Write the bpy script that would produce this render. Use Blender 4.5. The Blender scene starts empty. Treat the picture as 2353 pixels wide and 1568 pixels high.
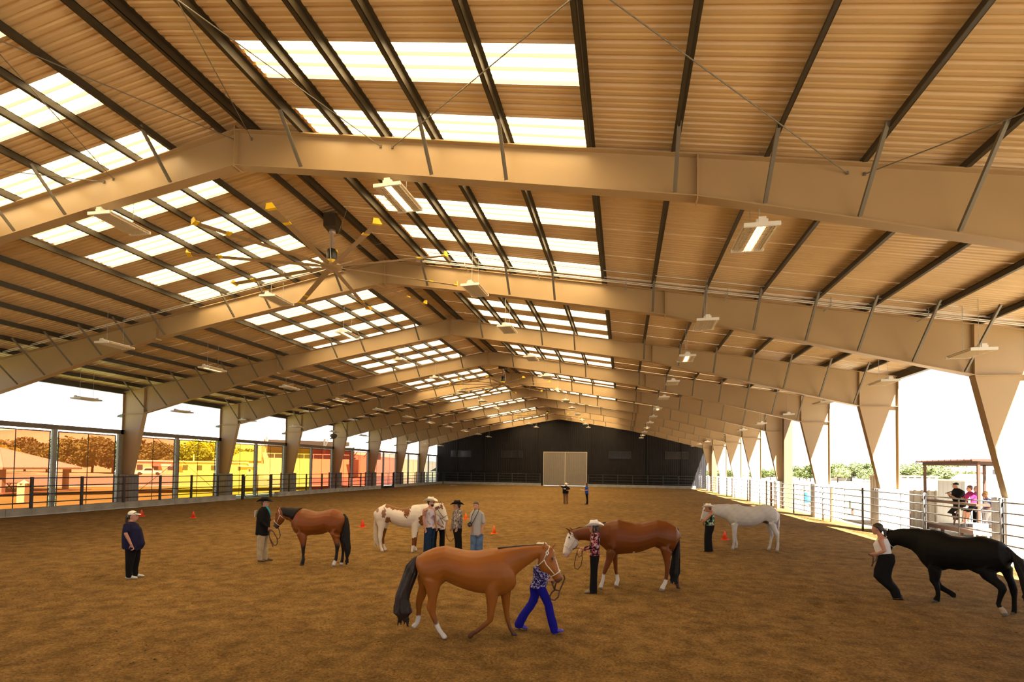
import bpy, bmesh, math, random
import numpy as np
from mathutils import Vector, Matrix

SC = bpy.context.scene
COL = SC.collection
random.seed(7)
RNG = np.random.default_rng(7)

# ------------------------------------------------------------------ camera
CAM_X, CAM_H = 9.5514, 2.8223
F_PX, PITCH, YAW, ROLL, SHIFT_PX = 1202.77, 0.0322, 0.2098, -0.0137, 253.76
def rot_rows():
    c, s = math.cos(YAW), math.sin(YAW); A = np.array([[c, s, 0], [-s, c, 0], [0, 0, 1]])
    c, s = math.cos(PITCH), math.sin(PITCH); B = np.array([[1, 0, 0], [0, c, s], [0, -s, c]])
    c, s = math.cos(ROLL), math.sin(ROLL); C = np.array([[c, 0, -s], [0, 1, 0], [s, 0, c]])
    return C @ B @ A
_R = rot_rows()
cam_data = bpy.data.cameras.new('camera'); cam = bpy.data.objects.new('camera', cam_data); COL.objects.link(cam)
cam_data.sensor_width = 36.0; cam_data.lens = F_PX / 2353 * 36.0
cam_data.shift_y = SHIFT_PX / 2353; cam_data.clip_end = 3000
M = Matrix.Identity(4)
for i in range(3):
    M[i][0], M[i][1], M[i][2] = _R[0][i], _R[2][i], -_R[1][i]
M[0][3], M[1][3], M[2][3] = CAM_X, 0.0, CAM_H
cam.matrix_world = M
SC.camera = cam

# ------------------------------------------------------------------ world, sun, exposure
SUN_DIR = Vector((0.33, -0.72, 1.0)).normalized()          # towards the sun
world = bpy.data.worlds.new('sky'); SC.world = world; world.use_nodes = True
wn = world.node_tree; wn.nodes.clear()
tcw = wn.nodes.new('ShaderNodeTexCoord'); sep = wn.nodes.new('ShaderNodeSeparateXYZ'); wn.links.new(tcw.outputs['Generated'], sep.inputs[0])
ramp = wn.nodes.new('ShaderNodeValToRGB'); wn.links.new(sep.outputs['Z'], ramp.inputs[0])      # hazy summer sky: white low down, pale blue overhead
els = ramp.color_ramp.elements; els[0].position = 0.0; els[0].color = (1.0, 1.0, 1.0, 1); els[1].position = 1.0; els[1].color = (0.42, 0.56, 0.80, 1)
e2 = els.new(0.30); e2.color = (0.93, 0.96, 1.0, 1)
bg = wn.nodes.new('ShaderNodeBackground'); bg.inputs['Strength'].default_value = 0.72
wo = wn.nodes.new('ShaderNodeOutputWorld')
wn.links.new(ramp.outputs[0], bg.inputs[0]); wn.links.new(bg.outputs[0], wo.inputs[0])
sun_d = bpy.data.lights.new('sun', 'SUN'); sun_d.energy = 24.0; sun_d.angle = 0.0093; sun_d.color = (1.0, 0.93, 0.82)
sun = bpy.data.objects.new('sun', sun_d); COL.objects.link(sun)
sun.rotation_euler = SUN_DIR.to_track_quat('Z', 'Y').to_euler(); sun.location = (60, -60, 80)
vs = SC.view_settings
SC.display_settings.display_device = 'sRGB'
vs.view_transform = 'Standard'; vs.look = 'None'; vs.gamma = 1.0; vs.use_curve_mapping = False
vs.exposure = 1.05
SC.cycles.max_bounces = 10; SC.cycles.diffuse_bounces = 6; SC.cycles.transparent_max_bounces = 16
SC.cycles.sample_clamp_indirect = 8.0

# ------------------------------------------------------------------ materials
MATS = {}
def srgb(r, g, b):
    f = lambda c: c / 12.92 if c <= 0.04045 else ((c + 0.055) / 1.055) ** 2.4
    return (f(r / 255), f(g / 255), f(b / 255))
def mat(name, col, rough=0.6, metal=0.0, noise=None, bump=None, spec=0.5, emit=None):
    """noise=(scale, amount, detail): brightness variation; bump=(scale, strength, distance)"""
    if name in MATS: return MATS[name]
    m = bpy.data.materials.new(name); m.use_nodes = True
    nt = m.node_tree; b = nt.nodes['Principled BSDF']
    b.inputs['Base Color'].default_value = (*col, 1); b.inputs['Roughness'].default_value = rough
    b.inputs['Metallic'].default_value = metal; b.inputs['Specular IOR Level'].default_value = spec
    tc = nt.nodes.new('ShaderNodeTexCoord')
    if noise:
        sc, am, de = noise
        n = nt.nodes.new('ShaderNodeTexNoise'); n.inputs['Scale'].default_value = sc; n.inputs['Detail'].default_value = de
        nt.links.new(tc.outputs['Object'], n.inputs['Vector'])
        r = nt.nodes.new('ShaderNodeValToRGB')
        r.color_ramp.elements[0].position = 0.3; r.color_ramp.elements[1].position = 0.7
        r.color_ramp.elements[0].color = (*[c * (1 - am) for c in col], 1)
        r.color_ramp.elements[1].color = (*[min(1, c * (1 + am)) for c in col], 1)
        nt.links.new(n.outputs['Fac'], r.inputs[0]); nt.links.new(r.outputs[0], b.inputs['Base Color'])
    if bump:
        sc, st, di = bump
        n2 = nt.nodes.new('ShaderNodeTexNoise'); n2.inputs['Scale'].default_value = sc; n2.inputs['Detail'].default_value = 6
        nt.links.new(tc.outputs['Object'], n2.inputs['Vector'])
        bp = nt.nodes.new('ShaderNodeBump'); bp.inputs['Strength'].default_value = st; bp.inputs['Distance'].default_value = di
        nt.links.new(n2.outputs['Fac'], bp.inputs['Height']); nt.links.new(bp.outputs[0], b.inputs['Normal'])
    if emit:
        b.inputs['Emission Color'].default_value = (*emit[0], 1); b.inputs['Emission Strength'].default_value = emit[1]
    MATS[name] = m
    return m
def screen_mat(name, col, through, face):
    m = bpy.data.materials.new(name); m.use_nodes = True; nt = m.node_tree
    out = nt.nodes['Material Output']; nt.nodes.remove(nt.nodes['Principled BSDF'])
    t = nt.nodes.new('ShaderNodeBsdfTransparent'); t.inputs[0].default_value = (*col, 1)
    d = nt.nodes.new('ShaderNodeBsdfTranslucent'); d.inputs[0].default_value = (*face, 1)
    e = nt.nodes.new('ShaderNodeBsdfDiffuse'); e.inputs[0].default_value = (*face, 1)
    m2 = nt.nodes.new('ShaderNodeMixShader'); m2.inputs[0].default_value = 0.5
    nt.links.new(d.outputs[0], m2.inputs[1]); nt.links.new(e.outputs[0], m2.inputs[2])
    mx = nt.nodes.new('ShaderNodeMixShader'); mx.inputs[0].default_value = 1 - through
    nt.links.new(t.outputs[0], mx.inputs[1]); nt.links.new(m2.outputs[0], mx.inputs[2])
    nt.links.new(mx.outputs[0], out.inputs[0])
    MATS[name] = m
    return m
def translucent_mat(name, col, mixd):
    m = bpy.data.materials.new(name); m.use_nodes = True; nt = m.node_tree
    out = nt.nodes['Material Output']; nt.nodes.remove(nt.nodes['Principled BSDF'])
    t = nt.nodes.new('ShaderNodeBsdfTranslucent'); t.inputs[0].default_value = (*col, 1)
    e = nt.nodes.new('ShaderNodeBsdfDiffuse'); e.inputs[0].default_value = (*col, 1)
    mx = nt.nodes.new('ShaderNodeMixShader'); mx.inputs[0].default_value = mixd
    nt.links.new(t.outputs[0], mx.inputs[1]); nt.links.new(e.outputs[0], mx.inputs[2]); nt.links.new(mx.outputs[0], out.inputs[0])
    MATS[name] = m
    return m
def vcol_mat(name, rough=0.5, spec=0.3, bump=None, sheen=0.0):
    m = bpy.data.materials.new(name); m.use_nodes = True; nt = m.node_tree; b = nt.nodes['Principled BSDF']
    a = nt.nodes.new('ShaderNodeVertexColor'); a.layer_name = 'coat'
    nt.links.new(a.outputs[0], b.inputs['Base Color']); b.inputs['Roughness'].default_value = rough
    b.inputs['Specular IOR Level'].default_value = spec
    MATS[name] = m
    return m

# ------------------------------------------------------------------ mesh builder and objects
class MB:
    def __init__(s): s.v = []; s.f = []
    def add(s, verts, faces):
        o = len(s.v); s.v += [tuple(p) for p in verts]; s.f += [tuple(i + o for i in f) for f in faces]; return s
    def box(s, x0, x1, y0, y1, z0, z1):
        v = [(x, y, z) for z in (z0, z1) for y in (y0, y1) for x in (x0, x1)]
        return s.add(v, [(0, 2, 3, 1), (4, 5, 7, 6), (0, 1, 5, 4), (2, 6, 7, 3), (0, 4, 6, 2), (1, 3, 7, 5)])
    def bar(s, a, b, w, h, up=(0, 0, 1)):
        a, b = Vector(a), Vector(b); t = (b - a).normalized(); up = Vector(up)
        if abs(t.dot(up)) > 0.98: up = Vector((0, 1, 0))
        x = t.cross(up).normalized(); y = x.cross(t)
        v = [p + x * sx * w / 2 + y * sy * h / 2 for p in (a, b) for sy in (-1, 1) for sx in (-1, 1)]
        return s.add(v, [(0, 2, 3, 1), (4, 5, 7, 6), (0, 1, 5, 4), (2, 6, 7, 3), (0, 4, 6, 2), (1, 3, 7, 5)])
    def prism(s, poly, axis, d0, d1):
        """poly of 2-D points extruded along axis ('x','y','z') from d0 to d1"""
        def P(p, d): return {'x': (d, p[0], p[1]), 'y': (p[0], d, p[1]), 'z': (p[0], p[1], d)}[axis]
        n = len(poly); v = [P(p, d0) for p in poly] + [P(p, d1) for p in poly]
        f = [tuple(range(n)), tuple(range(2 * n - 1, n - 1, -1))] + [(i, (i + 1) % n, n + (i + 1) % n, n + i) for i in range(n)]
        return s.add(v, f)
    def tube(s, pts, r, n=8, cap=True):
        pts = [Vector(p) for p in pts]; k = len(pts)
        rs = r if isinstance(r, (list, tuple)) else [r] * k
        prev = None; rings = []
        for i, p in enumerate(pts):
            t = (pts[min(i + 1, k - 1)] - pts[max(i - 1, 0)]).normalized()
            if prev is None:
                x = t.cross(Vector((0, 0, 1)))
                if x.length < 0.1: x = t.cross(Vector((0, 1, 0)))
            else: x = prev - t * prev.dot(t)
            x.normalize(); prev = x; y = t.cross(x)
            rings.append([p + (x * math.cos(a) + y * math.sin(a)) * rs[i] for a in [2 * math.pi * j / n for j in range(n)]])
        v = [q for ring in rings for q in ring]
        f = [(i * n + j, i * n + (j + 1) % n, (i + 1) * n + (j + 1) % n, (i + 1) * n + j) for i in range(k - 1) for j in range(n)]
        if cap: f += [tuple(range(n - 1, -1, -1)), tuple(range((k - 1) * n, k * n))]
        return s.add(v, f)
    def lathe(s, prof, c=(0, 0, 0), n=16):
        v = []; k = len(prof)
        for r, z in prof:
            v += [(c[0] + r * math.cos(2 * math.pi * j / n), c[1] + r * math.sin(2 * math.pi * j / n), c[2] + z) for j in range(n)]
        f = [(i * n + j, i * n + (j + 1) % n, (i + 1) * n + (j + 1) % n, (i + 1) * n + j) for i in range(k - 1) for j in range(n)]
        f += [tuple(range(n - 1, -1, -1)), tuple(range((k - 1) * n, k * n))]
        return s.add(v, f)
    def mesh(s, name, m, smooth=False):
        me = bpy.data.meshes.new(name); me.from_pydata(s.v, [], s.f); me.update()
        for mm in (m if isinstance(m, (list, tuple)) else [m]): me.materials.append(mm)
        bm = bmesh.new(); bm.from_mesh(me); bmesh.ops.recalc_face_normals(bm, faces=bm.faces); bm.to_mesh(me); bm.free()
        if smooth:
            me.polygons.foreach_set('use_smooth', [True] * len(me.polygons))
        return me
    def build(s, name, m, parent=None, smooth=False):
        return link(name, s.mesh(name, m, smooth), parent)
def link(name, me, parent=None, loc=(0, 0, 0), rotz=0.0):
    o = bpy.data.objects.new(name, me); COL.objects.link(o)
    if parent is not None: o.parent = parent
    o.location = loc; o.rotation_euler = (0, 0, rotz)
    return o
def tag(o, label=None, cat=None, group=None, kind=None):
    if label: o['label'] = label
    if cat: o['category'] = cat
    if group: o['group'] = group
    if kind: o['kind'] = kind
    return o
def thing(name, label, cat, loc=(0, 0, 0), rotz=0.0, group=None):
    return tag(link(name, None, None, loc, rotz), label, cat, group)
def structure(name, loc=(0, 0, 0), label=None):
    o = link(name, None, None, loc); o['kind'] = 'structure'
    if label: o['label'] = label
    return o
ORD = ['first', 'second', 'third', 'fourth', 'fifth', 'sixth', 'seventh', 'eighth', 'ninth', 'tenth', 'eleventh', 'twelfth', 'thirteenth',
       'fourteenth', 'fifteenth', 'sixteenth', 'seventeenth', 'eighteenth', 'nineteenth', 'twentieth']
def dup(root, loc, rotz=None):
    r = root.copy(); COL.objects.link(r); r.location = loc
    if rotz is not None: r.rotation_euler = (0, 0, rotz)
    for ch in list(root.children):
        c = ch.copy(); COL.objects.link(c); c.parent = r
        for g in list(ch.children):
            d = g.copy(); COL.objects.link(d); d.parent = c
    return r
def noise2(nx, ny, cells_x, cells_y, seed):
    """smooth value noise on an nx x ny grid"""
    g = np.random.default_rng(seed).random((cells_y + 2, cells_x + 2))
    xs = np.linspace(0, cells_x, nx); ys = np.linspace(0, cells_y, ny)
    xi = np.clip(xs.astype(int), 0, cells_x); yi = np.clip(ys.astype(int), 0, cells_y)
    fx = xs - xi; fy = ys - yi; fx = fx * fx * (3 - 2 * fx); fy = (fy * fy * (3 - 2 * fy))[:, None]
    a = g[np.ix_(yi, xi)]; b = g[np.ix_(yi, xi + 1)]; c = g[np.ix_(yi + 1, xi)]; d = g[np.ix_(yi + 1, xi + 1)]
    return (a * (1 - fx) + b * fx) * (1 - fy) + (c * (1 - fx) + d * fx) * fy

TAN = mat('tan_steel_paint', (0.385, 0.268, 0.145), 0.42, noise=(0.6, 0.05, 3), spec=0.4)
PURL = mat('dark_purlin_steel', (0.040, 0.029, 0.015), 0.5, noise=(3, 0.12, 3))
ROOFM = mat('cream_roof_sheet', (0.60, 0.425, 0.225), 0.34, noise=(0.8, 0.05, 2))
SKYL = translucent_mat('skylight_sheet', (0.88, 0.70, 0.40), 0.2)
GALV = mat('galvanised_steel', (0.42, 0.43, 0.44), 0.4, metal=0.5, noise=(8, 0.12, 3))
BLACKST = mat('black_pipe_steel', (0.022, 0.024, 0.026), 0.45, noise=(6, 0.15, 2))
CONC = mat('grey_concrete', (0.30, 0.295, 0.28), 0.9, noise=(2.2, 0.16, 6), bump=(30, 0.25, 0.01))
CHAR = mat('charcoal_wall_sheet', (0.020, 0.018, 0.019), 0.6, noise=(0.7, 0.12, 3), spec=0.12)
WRAPM = mat('charcoal_base_sheet', (0.19, 0.18, 0.185), 0.45, noise=(2, 0.1, 3))
WRAPL = mat('sunlit_base_sheet', (0.50, 0.49, 0.47), 0.5, noise=(2, 0.08, 3))  # paler copy of the base sheet, the right side's sunlit look put into its colour
WHITEP = mat('white_enamel', (0.72, 0.71, 0.68), 0.35)
YEL = mat('yellow_plastic', (0.85, 0.55, 0.015), 0.4)
# ================================================================== dimensions of the arena
L = 8.382; Y1 = 11.2085
def FY(k): return Y1 + (k - 1) * L
Y_BACK, Y_END = -8.0, FY(10)
WK, ZK = 20.59, 6.014
WO, SL, ZT = 22.22, 0.1705, 11.207
def top(x): return ZT - SL * abs(x)
BOT = [(0, 10.286), (3.96, 9.66), (11.0, 8.44), (13.9, 7.72), (17.2, 6.87), (WK, ZK)]
def bot(x):
    x = abs(x)
    for (a, za), (b, zb) in zip(BOT, BOT[1:]):
        if x <= b: return za + (zb - za) * (x - a) / (b - a)
    return ZK
PURLX = [0.42, 1.92, 2.98, 4.05, 5.3, 7.0, 8.82, 10.56, 12.35, 14.1, 15.8, 17.5, 19.15, 20.8]
PD = 0.21                                              # purlin depth

# ---------------- floor: raked dirt with real relief
DIRT = mat('arena_dirt', (0.335, 0.215, 0.098), 0.95)
def dirt_nodes():
    nt = DIRT.node_tree; b = nt.nodes['Principled BSDF']; b.inputs['Specular IOR Level'].default_value = 0.08
    tc = nt.nodes.new('ShaderNodeTexCoord')
    def nz(scale, det, ro=0.6):
        n = nt.nodes.new('ShaderNodeTexNoise'); n.inputs['Scale'].default_value = scale; n.inputs['Detail'].default_value = det
        n.inputs['Roughness'].default_value = ro; nt.links.new(tc.outputs['Object'], n.inputs['Vector']); return n
    big, mid, fine = nz(0.18, 4), nz(2.3, 6, 0.7), nz(24, 7, 0.82)
    r1 = nt.nodes.new('ShaderNodeValToRGB'); r1.color_ramp.elements[0].position = 0.33; r1.color_ramp.elements[1].position = 0.68
    r1.color_ramp.elements[0].color = (0.15, 0.088, 0.030, 1); r1.color_ramp.elements[1].color = (0.35, 0.212, 0.075, 1)
    nt.links.new(mid.outputs['Fac'], r1.inputs[0])
    r2 = nt.nodes.new('ShaderNodeValToRGB'); r2.color_ramp.elements[0].position = 0.36; r2.color_ramp.elements[1].position = 0.66
    r2.color_ramp.elements[0].color = (0.42, 0.40, 0.37, 1); r2.color_ramp.elements[1].color = (1.42, 1.40, 1.34, 1)
    nt.links.new(fine.outputs['Fac'], r2.inputs[0])
    mx = nt.nodes.new('ShaderNodeMix'); mx.data_type = 'RGBA'; mx.blend_type = 'MULTIPLY'; mx.inputs[0].default_value = 1.0
    nt.links.new(r1.outputs[0], mx.inputs[6]); nt.links.new(r2.outputs[0], mx.inputs[7])
    r3 = nt.nodes.new('ShaderNodeValToRGB'); r3.color_ramp.elements[0].position = 0.35; r3.color_ramp.elements[1].position = 0.65
    r3.color_ramp.elements[0].color = (0.86, 0.86, 0.86, 1); r3.color_ramp.elements[1].color = (1.1, 1.1, 1.1, 1)
    nt.links.new(big.outputs['Fac'], r3.inputs[0])
    my = nt.nodes.new('ShaderNodeMix'); my.data_type = 'RGBA'; my.blend_type = 'MULTIPLY'; my.inputs[0].default_value = 1.0
    nt.links.new(mx.outputs[2], my.inputs[6]); nt.links.new(r3.outputs[0], my.inputs[7])
    nt.links.new(my.outputs[2], b.inputs['Base Color'])
    bp = nt.nodes.new('ShaderNodeBump'); bp.inputs['Strength'].default_value = 0.9; bp.inputs['Distance'].default_value = 0.05
    n5 = nz(14, 8, 0.75); nt.links.new(n5.outputs['Fac'], bp.inputs['Height']); nt.links.new(bp.outputs[0], b.inputs['Normal'])
dirt_nodes()
def dirt_patch(x0, x1, y0, y1, step, seed, amp):
    nx, ny = int((x1 - x0) / step) + 1, int((y1 - y0) / step) + 1
    xs = np.linspace(x0, x1, nx); ys = np.linspace(y0, y1, ny)
    w, h = x1 - x0, y1 - y0
    z = np.zeros((ny, nx))
    for cell, a in ((3.0, 0.35), (0.9, 0.4), (0.35, 0.6), (0.16, 0.45)):
        if cell < 2 * step: continue
        z += a * (noise2(nx, ny, max(1, int(w / cell)), max(1, int(h / cell)), seed + int(cell * 100)) - 0.5)
    if step < 0.15:                                  # hoof prints
        pr = np.random.default_rng(seed)
        for _ in range(int(w * h * 1.6)):
            px, py, r = pr.uniform(x0, x1), pr.uniform(y0, y1), pr.uniform(0.07, 0.13)
            i0, i1 = np.searchsorted(xs, [px - 2 * r, px + 2 * r]); j0, j1 = np.searchsorted(ys, [py - 2 * r, py + 2 * r])
            if i1 <= i0 or j1 <= j0: continue
            d = np.hypot(xs[None, i0:i1] - px, ys[j0:j1, None] - py) / r
            z[j0:j1, i0:i1] += -0.9 * np.exp(-d ** 2 * 1.6) + 0.55 * np.exp(-((d - 1.25) / 0.3) ** 2)
    z *= amp
    e = np.minimum(np.minimum((xs - x0)[None, :], (x1 - xs)[None, :]), np.minimum((ys - y0)[:, None], (y1 - ys)[:, None])) / 0.6
    z *= np.clip(e, 0, 1)
    X, Y = np.meshgrid(xs, ys)
    v = np.stack([X, Y, z], -1).reshape(-1, 3)
    idx = np.arange(nx * ny).reshape(ny, nx)
    f = np.stack([idx[:-1, :-1], idx[:-1, 1:], idx[1:, 1:], idx[1:, :-1]], -1).reshape(-1, 4)
    return v, f
def np_mesh(name, parts, m):
    vs_, fs_, o = [], [], 0
    for v, f in parts: vs_.append(v); fs_.append(f + o); o += len(v)
    v, f = np.concatenate(vs_), np.concatenate(fs_)
    me = bpy.data.meshes.new(name); me.vertices.add(len(v)); me.vertices.foreach_set('co', v.ravel())
    me.loops.add(f.size); me.loops.foreach_set('vertex_index', f.ravel().astype(np.int32))
    me.polygons.add(len(f)); me.polygons.foreach_set('loop_start', np.arange(0, f.size, f.shape[1], dtype=np.int32))
    me.update(calc_edges=True); me.validate(); me.materials.append(m)
    me.polygons.foreach_set('use_smooth', [True] * len(f))
    return me
floor = link('floor', np_mesh('floor', [dirt_patch(-20.72, 21.9, 16.0, Y_END + 0.3, 0.3, 3, 0.035), dirt_patch(-20.72, 21.9, Y_BACK, 2.0, 0.6, 5, 0.03),
                                        dirt_patch(-20.72, -5, 2.0, 16.0, 0.2, 9, 0.035), dirt_patch(-5, 16.0, 2.0, 16.0, 0.07, 11, 0.032),
                                        dirt_patch(16.0, 21.9, 2.0, 16.0, 0.15, 13, 0.035)], DIRT))
floor['kind'] = 'structure'; floor['label'] = 'raked brown dirt arena floor with hoof prints'
def clods():
    m = MB(); ico = bmesh.new(); bmesh.ops.create_icosphere(ico, subdivisions=1, radius=1)
    iv = np.array([v.co[:] for v in ico.verts]); fi = np.array([[v.index for v in f.verts] for f in ico.faces]); ico.free()
    parts = []; pr = np.random.default_rng(21)
    for _ in range(5200):
        y = 4.2 + 17 * pr.random() ** 1.6; half = 0.55 * y + 3
        x = CAM_X - 0.21 * y + pr.uniform(-half * 1.5, half * 1.2)
        if not -20 < x < 20.5: continue
        r = 0.006 + 0.011 * pr.random() ** 2
        v = iv * (r * pr.uniform(0.7, 1.3, (len(iv), 3)) * np.array([1.2, 1, 0.6])) + np.array([x, y, r * 0.15])
        parts.append((v, fi))
    o = link('dirt_clods', np_mesh('dirt_clods', parts, DIRT)); tag(o, 'small loose clods of dirt strewn over the near arena floor', 'clods', kind='stuff')
clods()

# ---------------- steel portal frames
def rafter_mesh(s):
    m = MB(); xs = [0, 3.96, 7.4, 11.0, 13.9, 17.2, WK + 0.02]
    web = [(s * x, top(x) - 0.01) for x in xs] + [(s * x, bot(x) + 0.01) for x in reversed(xs)]
    if s < 0: web = web[::-1]
    m.prism(web, 'y', -0.012, 0.012)
    for x0, x1 in zip(xs, xs[1:]):
        m.bar((s * x0, 0, top(x0) - 0.012), (s * x1, 0, top(x1) - 0.012), 0.30, 0.024)
        m.bar((s * x0, 0, bot(x0) + 0.012), (s * x1, 0, bot(x1) + 0.012), 0.30, 0.024)
    return m.mesh('rafter', TAN)
def column_mesh(s):
    m = MB(); ib = 21.91
    poly = [(s * WO, 0), (s * WO, top(WO) - 0.02), (s * WK, top(WK) - 0.02), (s * WK, ZK), (s * ib, 0)]
    m.prism(poly if s > 0 else poly[::-1], 'y', -0.012, 0.012)
    m.bar((s * WO, 0, 0), (s * WO, 0, top(WO)), 0.024, 0.30, up=(0, 1, 0))
    m.bar((s * WK, 0, ZK), (s * ib, 0, 0), 0.024, 0.30, up=(0, 1, 0))
    m.bar((s * WK, 0, top(WK) - 0.01), (s * WO, 0, top(WO) - 0.01), 0.30, 0.024)
    m.bar((s * WK, 0, ZK), (s * WO, 0, ZK - 0.02), 0.26, 0.02)
    return m.mesh('column', TAN)
def plate_mesh():
    m = MB(); return m.box(-0.012, 0.012, -0.15, 0.15, 0, 1).mesh('stiffener_plate', TAN)
RM = {s: rafter_mesh(s) for s in (1, -1)}; CM = {s: column_mesh(s) for s in (1, -1)}; PM = plate_mesh()
EMIT_BR = mat('brace_angle_steel', (0.15, 0.13, 0.10), 0.5)
BRX = [1.85, 5.2, 6.95, 10.52, 12.25, 13.94, 15.6, 17.2, 18.82, 20.3]
def brace_mesh(x, s):
    m = MB(); z0, z1 = bot(x) + 0.05, top(x) + 0.06; d = (z1 - z0) * 1.0
    m.bar((s * x, -0.13, z0), (s * x, -0.13 - d, z1), 0.075, 0.01, up=(1, 0, 0)); m.bar((s * (x + 0.035), -0.13, z0), (s * (x + 0.035), -0.13 - d, z1), 0.01, 0.075, up=(1, 0, 0))
    return m.mesh('flange_brace', EMIT_BR)
BM_ = {(x, s): brace_mesh(x, s) for x in BRX for s in (1, -1)}
def corrugated(w, h, pitch=0.2, dep=0.028):
    """sheet profile along u with ribs, returns list of (u, d)"""
    pts = []; n = max(1, int(round(w / pitch))); p = w / n
    for i in range(n):
        u = -w / 2 + i * p
        pts += [(u, 0), (u + p * 0.55, 0), (u + p * 0.66, dep), (u + p * 0.89, dep)]
    pts.append((w / 2, 0)); return pts
def wrap_mesh(s, mt, z0):
    m = MB(); xi, xo, hy, h = 21.27, 22.53, 0.34, 2.09
    for (ax, a, b, off, sg) in (('x', xi, xo, -hy, -1), ('x', xi, xo, hy, 1), ('y', -hy, hy, xi, -1), ('y', -hy, hy, xo, 1)):
        prof = corrugated(b - a, h, 0.2, 0.025); c = (a + b) / 2
        v = []
        for u, d in prof:
            for z in (z0, h): v.append((s * (c + u), off + sg * d, z) if ax == 'x' else (s * (off + sg * d), c + u, z))
        m.add(v, [(2 * i, 2 * i + 1, 2 * i + 3, 2 * i + 2) for i in range(len(prof) - 1)])
    m.box(min(s * xi, s * xo), max(s * xi, s * xo), -hy, hy, h - 0.02, h)
    return m.mesh('column_wrap', mt)
WM = {1: wrap_mesh(1, WRAPL, 0.0), -1: wrap_mesh(-1, WRAPM, 0.02)}
def frame(k, label):
    fr = thing('portal_frame', label, 'steel frame', (0, FY(k), 0), 0, 'tan steel portal frames')
    for s in (1, -1):
        link('rafter', RM[s], fr); c = link('column', CM[s], fr); w = link('column_wrap', WM[s], fr)
        w['label'] = 'corrugated sheet box around the column base, coloured pale as if sunlit' if s > 0 else 'dark corrugated sheet box around the column base'
        for x, zb, zt in ((11.0, bot(11) - 0.06, top(11)), (WK, ZK - 0.02, top(WK))):
            p = link('stiffener_plate', PM, fr, (s * x, 0, zb)); p.scale = (1, 1, zt - zb)
        for x in BRX: link('flange_brace', BM_[(x, s)], fr)
    p = link('stiffener_plate', PM, fr, (0, 0, 10.25)); p.scale = (1, 1, 1.05)
    return fr
FRL = ['tan steel portal frame just behind the camera', 'large tan steel frame nearest the camera, its ridge at upper left', 'second tan steel frame, just beyond the nearest ceiling fan',
       'third tan steel frame, its right column beside the shaded judges stand', 'fourth tan steel frame counting away from the camera', 'fifth tan steel frame, with a brown post at its right column',
       'sixth tan steel frame counting away from the camera', 'seventh tan steel frame, beyond the second ceiling fan', 'eighth tan steel frame, last but one before the end wall', 'ninth tan steel frame, the one closest to the dark end wall']
for k in range(10): frame(k, FRL[k])

# ---------------- roof: two slopes of ribbed sheets on purlins
ROOF = {}
for s, nm in ((1, 'ceiling_right'), (-1, 'ceiling_left')):
    ROOF[s] = structure(nm, (0, 0, 0), 'ribbed metal roof slope on dark purlins with rows of white skylights')
def purlin_mesh(s):
    m = MB(); y0, y1 = Y_BACK, Y_END; t = 0.008
    m.box(-t, t, y0, y1, 0, PD)
    m.box(-0.085 if s > 0 else -t, t if s > 0 else 0.085, y0, y1, 0, t * 2)
    m.box(-t if s > 0 else -0.085, 0.085 if s > 0 else t, y0, y1, PD - 2 * t, PD)
    m.box((-0.085 if s > 0 else 0.075), (-0.075 if s > 0 else 0.085), y0, y1, 0, 0.03)
    return m.mesh('purlin', PURL)
for s in (1, -1):
    pm = purlin_mesh(s)
    for x in PURLX: link('purlin', pm, ROOF[s], (s * x, 0, top(x)))
    m = MB(); m.box(-0.1, 0.1, Y_BACK, Y_END, -0.13, 0.20); link('eave_strut', m.mesh('eave_strut', PURL), ROOF[s], (s * (WO + 0.06), 0, top(WO) + 0.0))
PW = 0.975; PY0 = 8.55 - 14 * PW
def rtop(x): return top(x) + PD + 0.005
def sheet_mesh(name, s, xa, xb, mt, lift=0.0):
    prof = []
    for i in range(3):
        u = i * PW / 3
        prof += [(u, 0), (u + 0.07, 0), (u + 0.095, 0.024), (u + 0.115, 0.024), (u + 0.14, 0), (u + 0.21, 0), (u + 0.24, 0.055), (u + 0.28, 0.055), (u + 0.31, 0)]
    prof.append((PW + 0.01, 0))
    v = []
    for u, d in prof:
        for x in (xa, xb): v.append((s * x, u, rtop(x) + d + lift))
    return MB().add(v, [(2 * i, 2 * i + 1, 2 * i + 3, 2 * i + 2) for i in range(len(prof) - 1)]).mesh(name, mt)
XS0, XS1 = 2.0, 8.77
for s in (1, -1):
    full = sheet_mesh('roof_sheet', s, 0.0, WO + 0.15, ROOFM); up = sheet_mesh('roof_sheet', s, 0.0, XS0 + 0.1, ROOFM, 0.004)
    low = sheet_mesh('roof_sheet', s, XS1 - 0.05, WO + 0.15, ROOFM, 0.004); sk = sheet_mesh('skylight_sheet', s, XS0, XS1, SKYL)
    n = int((Y_END - PY0) / PW) + 1
    for i in range(n):
        y = PY0 + i * PW
        if y < Y_BACK - 0.5: continue
        if i % 2 == 0 and 3.5 < y < 85:
            link('roof_sheet', up, ROOF[s], (0, y, 0)); link('roof_sheet', low, ROOF[s], (0, y, 0))
            link('skylight_sheet', sk, ROOF[s], (0, y, 0))
        else: link('roof_sheet', full, ROOF[s], (0, y, 0))
m = MB(); m.prism([(-0.35, rtop(0.35) + 0.045), (0, rtop(0) + 0.05), (0.35, rtop(0.35) + 0.045), (0.35, rtop(0.35) + 0.055), (0, rtop(0) + 0.06), (-0.35, rtop(0.35) + 0.055)], 'y', Y_BACK - .4, Y_END)
rc = m.build('trim_1', ROOFM); rc['kind'] = 'structure'; rc['label'] = 'metal ridge cap along the top of the roof'

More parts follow.
